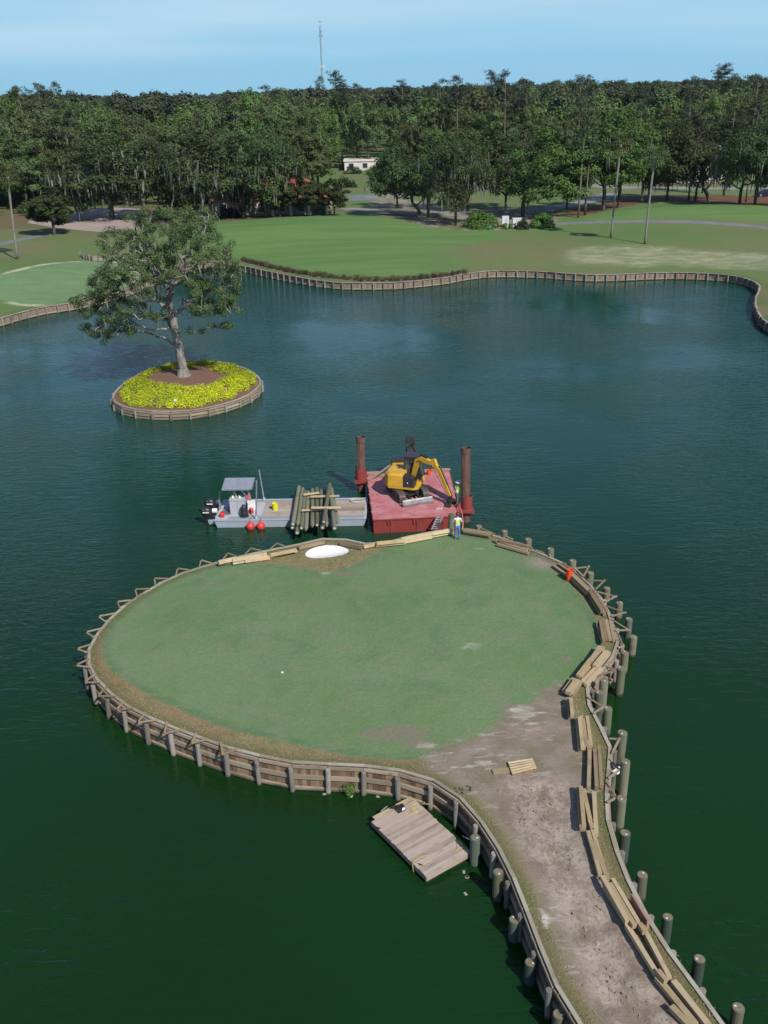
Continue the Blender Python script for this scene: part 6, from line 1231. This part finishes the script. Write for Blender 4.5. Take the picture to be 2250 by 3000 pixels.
mb = MB()
for k_ in range(3): mb.tube([bp(.12, 1.7+k_*.22, BZ), bp(.12, 1.7+k_*.22, BZ+.95+.1*k_)], .022, 6)
mb.tube([bp(.12, 1.5, BZ+.1), bp(.12, 1.7, BZ+.9), bp(.12, 2.3, BZ+1.15)], .022, 6); mb.obj('rail', M_alu, bt_)
for k_, (v_, lab) in enumerate(((.55, 'nearer'), (2.0, 'farther'))):
    e_ = empty('outboard_motor', bp(-.55, v_, .0), 'black outboard motor with white marks, %s of the two at the boat stern' % lab, 'outboard motor', 'outboard motors on the work boat'); q_ = bp(-.6, v_, .95)
    prof = [(.16, -.38), (.27, -.22), (.32, 0), (.3, .22), (.2, .34), (0, .38)]; mb = MB()
    vs = []; n_ = 14
    for r_, z_ in prof:
        for j in range(n_): a = 6.283*j/n_; vs.append((q_.x+1.25*r_*math.cos(a)-.12*z_, q_.y+.8*r_*math.sin(a), q_.z+z_))
    mb.add(vs, [(i*n_+j, i*n_+(j+1) % n_, (i+1)*n_+(j+1) % n_, (i+1)*n_+j) for i in range(len(prof)-1) for j in range(n_)]); mb.obj('cowling', M_blk, e_, smooth=True)
    mb = MB(); mb.box((q_.x+.03, q_.y, q_.z-.75), (.26, .2, .85)); mb.box((q_.x+.3, q_.y, q_.z-.45), (.5, .22, .3)); mb.obj('leg', M_blk, e_)
    mb = MB(); mb.box((q_.x+.02, q_.y-.255, q_.z+.06), (.42, .012, .08), taper=1); mb.obj('badge_stripe', M_strap, e_); mb = MB(); mb.box((q_.x-.1, q_.y-.2, q_.z+.23), (.12, .012, .05), .3); mb.obj('logo_mark', M_white, e_)
    mb = MB(); mb.hexa([bp(-.45, v_-.15, .1), bp(0, v_-.15, .05), bp(0, v_+.45, .05), bp(-.45, v_+.45, .1)], [bp(-.5, v_-.2, .42), bp(0, v_-.2, .45), bp(0, v_+.5, .45), bp(-.5, v_+.5, .42)]); mb.obj('motor_bracket', HG, bt_)
    tkp = bp(-.22, v_+.95, .62); tag(MB().tube([tkp-X((.15, 0, 0)), tkp+X((.17, 0, 0))], .17, 14).obj('fuel_tank', M_white, loc=tkp), 'white rounded fuel tank strapped beside the %s outboard motor' % lab, 'tank')
for (u_, v_), tp_, lab in (((2.82, .12), zb(1590, 220), 'shorter vertical grey pole at the near side of the work boat'), ((2.95, BW-.1), zw(770, 25), 'taller vertical grey pole at the far side of the work boat')):
    p = bp(u_, v_, BZ); t_ = V(*tp_, p.y); mb = MB(); mb.tube([p, (t_.x, p.y, t_.z)], .05, 10); e_ = empty('pole', p, lab, 'pole'); mb.obj('shaft', M_alu, e_); MB().lathe(p, [(.1, 0), (.1, .12), (.06, .2)], 12).obj('socket', HG, e_)
M_fend = plain('red_fender', (.65, .05, .045), (.55, .04, .04), 4, .35)
for k_, x_ in enumerate((677, 790)):
    c_ = V(*zw(x_, 638), bFL.y-.28); c_ = X((c_.x, c_.y, .2)); e_ = empty('fender_ball', c_, 'round red fender ball floating at the boat side, %s of two' % ('left' if not k_ else 'right'), 'fender', 'red fenders on the work boat'); mb = MB(); mb.lathe(c_, [(.02, -.3)]+[(.29*math.cos(a), .29*math.sin(a)) for a in np.linspace(-1.5, 1.4, 11)]+[(.05, .31), (.05, .36), (0, .36)], 20); mb.obj('ball', M_fend, e_, smooth=True)
    mb = MB(); mb.tube([c_+X((0, 0, .34)), c_+X((0, .25, .5)), c_+X((0, .32, BZ-.18))], .012, 5); mb.obj('rope', M_dark, e_)
bucket(bp(3.95, 1.55, BZ+.04), .2, .5, M_yel, 'bright yellow bucket standing on the boards of the work boat', band=True)
def jug(loc, lab):
    e_ = empty('fuel_can', loc, lab, 'fuel can'); MB().lathe(loc, [(0, 0), (.15, 0), (.165, .03), (.165, .26), (.12, .32), (0, .33)], 16).obj('body', M_redp, e_, smooth=False); mb = MB(); mb.tube([loc+X((-.1, 0, .3)), loc+X((-.07, 0, .4)), loc+X((.07, 0, .4)), loc+X((.1, 0, .3))], .018, 6); mb.obj('handle', M_redp, e_)
jug(bp(.45, .55, BZ), 'red fuel can at the stern corner of the work boat'); jug(bp(2.35, 1.15, BZ), 'red fuel can right of the black bag on the work boat')
mb = MB(); p = bp(1.95, .62, BZ); mb.lathe(p, [(.3, 0), (.33, .05), (.24, .3), (.2, .6), (.13, .8), (.05, .86), (0, .84)], 12); o = mb.obj('bag', plain('black_bag', (.012, .012, .014), (.03, .03, .032), 12, .35, bmp=.05), smooth=True, loc=p); tag(o, 'black plastic bag slumped against the boat console', 'bag')
p = bp(2.3, 1.75, BZ); tag(MB().box((p.x, p.y, BZ+.3), (.55, .5, .55), .1).obj('cooler', M_white, loc=p), 'white cooler box behind the black bag on the work boat', 'cooler'); p = bp(2.0, 2.3, BZ+.0); tag(MB().box((p.x, p.y, BZ+.5), (.5, .4, .9), .3, taper=.7).obj('cloth_bundle', plain('maroon_cloth', (.25, .03, .06), (.4, .2, .22), 8, .9), loc=p), 'maroon and pink bundle leaning under the canopy of the boat', 'bundle')
tag(MB().box(bp(.65, 1.25, BZ+.03), (.6, .7, .04), .1).obj('mat', NS, loc=bp(.65, 1.25, BZ)), 'dark rubber mat left of the boat console', 'mat')
# logs across the boat
lg = crop(550, 1370, .27125)
for k_, (x0, y0, x1, y1, lay, lab) in enumerate(((1200, 195, 1135, 585, 1, 'first log from the left of the pile load'), (1240, 215, 1185, 600, 1, 'second log from the left'), (1265, 245, 1228, 628, 1, 'third log from the left'), (1300, 255, 1275, 650, 1, 'fourth from the left, pointed'), (1345, 225, 1345, 615, 1, 'pointed log left of the middle'), (1392, 210, 1398, 595, 1, 'middle log with white tipped end'), (1437, 230, 1455, 625, 1, 'log just right of the middle'), (1478, 235, 1500, 610, 0, 'lower log under the crossed ones'), (1530, 165, 1470, 560, 2.6, 'top log crossing over the others'), (1535, 190, 1585, 630, 1.6, 'right crossed log'), (1550, 215, 1620, 580, 1, 'rightmost log of the load'), (1215, 300, 1180, 680, 0, 'low log poking out at the left'), (1180, 230, 1130, 625, 0, 'lowest leftmost log'), (1420, 260, 1430, 590, 0, 'bottom hidden middle log'))):
    z_ = BZ+.18+.27*lay; a, b_ = P(*lg(x0, y0), z_+.1), P(*lg(x1, y1), z_+.1); a.z = b_.z = z_; b_.z -= .06
    e_ = empty('timber_log', a, 'round timber pile log, '+lab+', laid across the work boat' if 'load' not in lab else 'round timber pile log, '+lab, 'log', 'pile logs laid across the work boat'); d = (b_-a); L_ = d.length; d.normalize(); pt = 'pointed' in lab or k_ % 3 == 1
    mb = MB(); mb.tube([(0, 0, 0), (0, 0, .03), (0, 0, L_-.35), (0, 0, L_)], [.13, .14, .145, .05 if pt else .14], 12); o = link('shaft', mb.mesh('shaft', M_pile, smooth=False), e_, a, d.to_track_quat('Z', 'Y').to_euler())
    if not pt: mb = MB(); mb.tube([b_+d*.002, b_+d*.01], .06, 8); mb.obj('end_tag', M_white, e_)
for x0, y0, x1, y1, lay, lab in ((1250, 292, 1420, 270, 2, 'short pale batten at the back'), (1325, 312, 1640, 305, 2.2, 'long pale batten at the back'), (1230, 462, 1560, 440, 2, 'long pale batten at the front'), (1335, 432, 1655, 430, 2.9, 'second pale batten at the front')):
    z_ = BZ+.2+.27*lay; a, b_ = P(*lg(x0, y0), z_), P(*lg(x1, y1), z_); tag(beamobj('batten', a, b_, .13, .09, M_bright), lab+' of the log load on the boat', 'batten', 'battens on the log load')
M_rope = plain('yellow_rope', (.55, .48, .12), (.45, .38, .1), 9, .8); M_wrope = plain('pale_rope', (.55, .52, .44), (.45, .42, .36), 9, .8)
def rope(pts, r_, mat, lab, closed=False):
    return tag(MB().tube(pts, r_, 6).obj('rope', mat, smooth=True), lab, 'rope')
c_ = P(*zw(800+2.05*420, 150), BZ) if False else bp(BL_-.75, 2.75, BZ+.06); rope([c_+X((.45*math.cos(a)*(1+.05*math.sin(a*3)), .3*math.sin(a), .008*a)) for a in np.linspace(0, 17, 60)], .018, M_wrope, 'coil of pale rope on the deck near the right end of the work boat')
# ------------------------------------------------------------ floating dock
zd = crop(1080, 2300, .217); DZ = .42
dA, dB, dC, dD = P(*zd(18, 512), DZ), P(*zd(640, 178), DZ), P(*zd(1345, 905), DZ), P(*zd(822, 1235), DZ)
ln = ((dD-dA)+(dC-dB))*.5; Ld = ln.length; ln.normalize(); cr_ = X((-ln.y, ln.x, 0)); Wd = ((dB-dA).length+(dC-dD).length)/2; cen_ = (dA+dB+dC+dD)/4
dk_ = empty('floating_dock', (cen_.x, cen_.y, 0), 'small weathered plank floating dock moored at the front left of the path', 'dock'); n_ = 27
for k_ in range(n_):
    p = cen_+ln*(Ld*((k_+.5)/n_-.5)); e1 = random.uniform(-.01, .02); beamobj('deck_board', X((p.x, p.y, DZ-.02))-cr_*(Wd/2+e1), X((p.x, p.y, DZ-.02+random.uniform(-.003, .003)))+cr_*(Wd/2+e1), Ld/n_-.008, .035, M_deck, dk_)
for s_ in (-1, 1):
    a = cen_+cr_*s_*(Wd/2-.03); beamobj('rim_joist', X((a.x, a.y, DZ-.14))-ln*Ld/2, X((a.x, a.y, DZ-.14))+ln*Ld/2, .05, .2, M_waler, dk_); a = cen_+ln*s_*(Ld/2-.03); beamobj('end_joist', X((a.x, a.y, DZ-.14))-cr_*Wd/2, X((a.x, a.y, DZ-.14))+cr_*Wd/2, .05, .2, M_waler, dk_)
for i in range(4):
    for j in (-1, 1): p = cen_+ln*(Ld*(i-1.5)/4)+cr_*(j*Wd*.26); mb = MB(); mb.box((p.x, p.y, .03), (Ld*.2, Wd*.4, .42), math.atan2(ln.y, ln.x)); mb.obj('float', M_dark, dk_)
a = dA.lerp(dB, .12)-ln*.13; b_ = dA.lerp(dB, .95)-ln*.13; beamobj('step_board', X((a.x, a.y, DZ-.02)), X((b_.x, b_.y, DZ-.02)), .2, .05, M_lumber, dk_)
for q_ in (zd(130, 590), zd(700, 1085)):
    p = P(*q_, DZ); mb = MB(); mb.tube([p+X((-.09, .05, .05)), p+X((0, 0, .07)), p+X((.09, -.05, .05))], .015, 6); mb.tube([p, p+X((0, 0, .06))], .02, 6); mb.obj('cleat', M_dark, dk_)
def rp(lst, z_=DZ+.02): return [P(*zd(x, y), z_) for x, y in lst]
rope(smooth_poly([tuple(p) for p in rp([(590, 262), (640, 300), (690, 340), (640, 385), (560, 360), (560, 300), (620, 250), (690, 240), (650, 290), (580, 320), (600, 370), (670, 360)])], 2, False) and [X((p[0], p[1], DZ+.015)) for p in smooth_poly([tuple(p) for p in rp([(590, 262), (640, 300), (690, 340), (640, 385), (560, 360), (560, 300), (620, 250), (690, 240), (650, 290), (580, 320), (600, 370), (670, 360)])], 2, False)], .013, M_rope, 'loose yellow rope coil on the back corner of the floating dock')
pw_ = V(*zd(950, 240), P(*zd(960, 340), 0).y); rope([P(*zd(700, 250), DZ+.03), P(*zd(790, 255), DZ+.1), V(*zd(870, 262), 30.9), V(*zd(945, 240), 31.0)], .014, M_rope, 'yellow mooring rope from the dock corner to the bulkhead post')
rope([V(*zd(740, 235), 30.8), V(*zd(850, 215), 31.1), V(*zd(920, 150), 31.4)], .014, M_rope, 'upper yellow rope strung from the dock corner to the bulkhead')
rope([X((p[0], p[1], DZ+.015)) for p in smooth_poly([tuple(p) for p in rp([(815, 950), (740, 955), (680, 985), (620, 1015), (595, 1060)])], 2, False)]+[V(*zd(600, 1150), P(*zd(600, 1190), .05).y), P(*zd(615, 1180), .05)], .012, M_rope, 'yellow rope trailing over the left edge of the floating dock')
rope([X((p[0], p[1], DZ+.015)) for p in smooth_poly([tuple(p) for p in rp([(705, 1085), (760, 1055), (800, 1035), (855, 1020)])], 2, False)], .012, M_rope, 'short yellow rope tied to the front dock cleat')
rope([X((p[0], p[1], DZ+.015)) for p in smooth_poly([tuple(p) for p in rp([(1285, 840), (1220, 848), (1178, 870), (1200, 890), (1190, 780), (1165, 720)])], 2, False)], .011, M_rope, 'thin rope loop near the right corner of the floating dock')
rope([P(*zd(1265, 685), DZ+.03), V(*zd(1330, 720), P(*zd(1330, 760), DZ).y), V(*zd(1400, 745), P(*zd(1430, 1060), 0).y-.1)], .022, M_wrope, 'knotted tan rope tying the dock to the dark green pile')
mp_ = P(*zd(430, 350), DZ); e_ = empty('trolling_motor', mp_, 'black electric motor with battery and white label on the dock corner', 'motor')
MB().box((mp_.x, mp_.y, DZ+.14), (.3, .2, .24), .5).obj('battery', M_blk, e_); q_ = P(*zd(470, 325), DZ+.15); MB().box((q_.x, q_.y, DZ+.16), (.13, .01, .13), .6).obj('label_plate', M_white, e_)
q_ = P(*zd(325, 305), DZ+.1); mb = MB(); mb.tube([q_, q_+X((.12, .05, .08))], .07, 10); mb.obj('motor_head', M_blk, e_); r_ = V(*zd(215, 235), q_.y+.15); mb = MB(); mb.tube([q_, X((r_.x, r_.y, .3))], .018, 6); mb.obj('shaft', M_blk, e_); mb = MB(); c_ = X((r_.x, r_.y, .3)); mb.beam(c_-X((.16, .1, .0)), c_+X((.1, .16, .02)), .05, .02); mb.obj('tiller', M_steel, e_)
# ------------------------------------------------------------ pallet, board, ball, debris
zl = crop(1380, 2180, .15672); pz = IZat(4.9, 31.5)
pA_, pB_, pC_, pD_ = P(*zl(690, 390), pz), P(*zl(1150, 320), pz), P(*zl(1220, 490), pz), P(*zl(765, 600), pz)
e_ = empty('wooden_pallet', (pA_+pC_)/2, 'pale wooden pallet lying on the bare dirt at the head of the path', 'pallet')
for k_ in range(5):
    q_ = .04+k_*.23; beamobj('slat', pA_.lerp(pD_, q_)+X((0, 0, .13)), pB_.lerp(pC_, q_)+X((0, 0, .13)), .095, .022, M_bright, e_)
for q_ in (.03, .5, .97): beamobj('stringer', pA_.lerp(pB_, q_)+X((0, 0, .065)), pD_.lerp(pC_, q_)+X((0, 0, .065)), .05, .1, M_plank, e_)
for q_ in (.05, .5, .95): beamobj('bottom_slat', pA_.lerp(pD_, q_)+X((0, 0, .008)), pB_.lerp(pC_, q_)+X((0, 0, .008)), .08, .018, M_plank, e_)
a = P(*zl(405, 535), pz); b_ = P(*zl(715, 500), pz); tag(beamobj('board', a+X((0, 0, .04)), b_+X((0, 0, .04)), .3, .05, M_lumber), 'short wide board lying just left of the pallet', 'board')
p = P(1250-422, 1969, ISL_Z+.1); 
p = P(*q1(1040, 695), ISL_Z+.12); p.z = IZat(p.x, p.y); tag(MB().lathe(p, [(0, .0), (.06, .0), (.07, .03), (.05, .045), (0, .045)], 12).obj('hole_cap', M_white, loc=p), 'small white cap on the middle of the green', 'cap')
gw = np.random.default_rng(5); wp = V(*crop(750, 2150, .27125)(1010, 560), P(*crop(750, 2150, .27125)(1010, 640), 0).y+.02); Xc, Sc, Nc = clusters(np.array([[0, -.2, 0], [.15, -.2, .1], [-.12, -.22, .08], [0, -.25, -.18]]), .2, 60, .12, gw, np.zeros(3), flat=1); tag(link('weed', quadmesh('weed', Xc, Sc, Nc, M_bush, .35, gw), None, wp), 'bright green weed sprouting from the front timber wall', 'weed')
for k_, (x, y) in enumerate(((q3(575, 385)), (q3(545, 400)), q3(1075, 88), (q2(910, 1532)))):
    p = P(x, y, ISL_Z); p.z = IZat(p.x, p.y); mb = MB()
    for j in range(7): r2 = random.uniform(.05, .12); mb.box((p.x+random.uniform(-.25, .25), p.y+random.uniform(-.2, .2), p.z+.03), (r2, r2*.7, .06), random.random()*3, taper=.6)
    if k_ < 2: o = mb.obj('dirt_clods', M_barkd, loc=p); o['kind'] = 'stuff'
for k_, q_ in enumerate((crop(750, 2150, .27125)(738, 650), crop(750, 2150, .27125)(1033, 672), crop(750, 2150, .27125)(1315, 678), q3(588, 865), q3(578, 955), zd(1330, 1240), zd(1285, 1170))):
    p = P(*q_, .01); tag(MB().box((p.x, p.y, .015), (.16, .1, .02), k_*1.3, taper=.8).obj('floating_scrap', M_cap, loc=p), 'small pale scrap of debris floating %s' % ('at the foot of the front timber wall' if k_ < 3 else 'on the water below the dock'), 'debris', 'scraps floating near the timber wall')
p = P(*q3(1400, 312), .25); tag(MB().box((p.x, p.y, .5), (.5, .3, .05), .7, taper=.7).obj('plastic_sheet', M_white, loc=p), 'torn white plastic sheet caught behind the right bank pile', 'sheet')
# parked car at the right edge
cpx = G(*c2_(1648, 553)); e_ = empty('parked_car', cpx, 'dark blue car parked under the oaks at the right edge', 'car'); M_car = plain('dark_blue_paint', (.01, .015, .05), (.012, .018, .055), 2, .2, spec=.7)
L_, W_ = 4.6, 1.8
sidep = [(-2.3, .45), (-2.3, .85), (-1.9, .98), (-1.2, 1.02), (-.6, 1.45), (.8, 1.5), (1.5, 1.05), (2.2, .92), (2.3, .5), (2.2, .28), (-2.2, .28)]
MB().extrude([cpx+X((u_, -.9, v_)) for u_, v_ in sidep], (0, 1.8, 0)).obj('body', M_car, e_)
MB().extrude([cpx+X((u_, -.905, v_)) for u_, v_ in ((-1.05, 1.05), (-.55, 1.4), (.72, 1.44), (1.3, 1.08))], (0, 1.81, 0)).obj('side_window', M_glass, e_)
for u_ in (-1.45, 1.4):
    for v_ in (-.9, .72): q_ = cpx+X((u_, v_, .34)); mb = MB(); mb.tube([q_-X((0, .03, 0)), q_+X((0, .2, 0))], .34, 16); wh = mb.obj('wheel', M_dark, e_); mb = MB(); mb.tube([q_-X((0, .045, 0)), q_-X((0, .03, 0))], .2, 12); mb.obj('rim', M_alu, wh)
# sea on the horizon
mb = MB(); mb.add([(-4250, 3150, 1.6), (4250, 3150, 1.6), (4250, 4650, 1.6), (-4250, 4650, 1.6)], [(0, 1, 2, 3)]); o = mb.obj('sea', M_sea, loc=(0, 0, 0)); o['kind'] = 'structure'

# ------------------------------------------------------------ ground litter on the island: clods on the dirt, tufts on the fringe
gl_ = np.random.default_rng(3); n_ = 42000
cx_, cy_ = gl_.uniform(-16, 16, n_), gl_.uniform(17, 56, n_); Q = np.column_stack([cx_, cy_]); Q = Q[inside(Q, isl)]
sg_, sd_, sp_, se_ = sdist(Q, Z_green), sdist(Q, Z_dirt), sdist(Q, Z_path), dist_poly(Q, isl)
Zq = isl_z(Q); sel = (sp_ > -.3) & (se_ > .4) & ~inside(Q, bunker) & (gl_.random(len(Q)) < .45); mb = MB()
for (x, y), z in zip(Q[sel], Zq[sel]):
    r_ = gl_.uniform(.012, .05) if gl_.random() > .04 else gl_.uniform(.06, .11); mb.box((x, y, z-.1+noise.fractal(Vector((x*1.3, y*1.3, 3)), .8, 2.1, 4)*.13+noise.noise(Vector((x*.35, y*.35, 9)))*.05+r_*.2), (r_*2, r_*1.5, r_), gl_.uniform(0, 3), taper=.6)
o = mb.obj('dirt_clods', plain('dry_clods', (.3, .24, .2), (.17, .13, .1), 3, .95), loc=(0, 0, 0)); o['kind'] = 'stuff'
sel = (sg_ < -.5) & (sd_ < -.2) & (se_ > .12) & (sdist(Q, bunker) < -.12); T_ = Q[sel]; Zt = Zq[sel]; k_ = 5; n_ = len(T_)*k_
Cc = np.column_stack([np.repeat(T_, k_, 0)+gl_.normal(size=(n_, 2))*.14, np.repeat(Zt, k_)+.012]); a = gl_.uniform(0, 6.28, n_); hh_ = gl_.uniform(.012, .035, n_); wv = np.column_stack([np.cos(a), np.sin(a), 0*a])*.02; ln_ = gl_.normal(size=(n_, 3))*.05; ln_[:, 2] = hh_
QQ = np.stack([Cc-wv, Cc+wv, Cc+wv*.3+ln_, Cc-wv*.3+ln_], 1).reshape(-1, 3)
M_tuft = leafmat('dry_fringe_grass', [(.17, .18, .07), (.29, .235, .12), (.4, .32, .18)], .2, .9)
o = link('fringe_grass', rawquads('fringe_grass', QQ, M_tuft), None, (0, 0, 0)); o['kind'] = 'stuff'
print('litter', len(T_), n_)
# ------------------------------------------------------------ thin air
mt = bpy.data.materials.new('air'); mt.use_nodes = True; t = mt.node_tree; t.nodes.clear(); out = N(t, 'ShaderNodeOutputMaterial'); pv = N(t, 'ShaderNodeVolumePrincipled'); pv.inputs['Color'].default_value = (.72, .88, 1, 1); pv.inputs['Density'].default_value = .00004; pv.inputs['Anisotropy'].default_value = .2
t.links.new(pv.outputs[0], out.inputs['Volume']); mb = MB(); mb.box((0, 1500, 48), (8600, 6400, 98)); o = mb.obj('haze', mt, loc=(0, 0, 0)); o['kind'] = 'stuff'
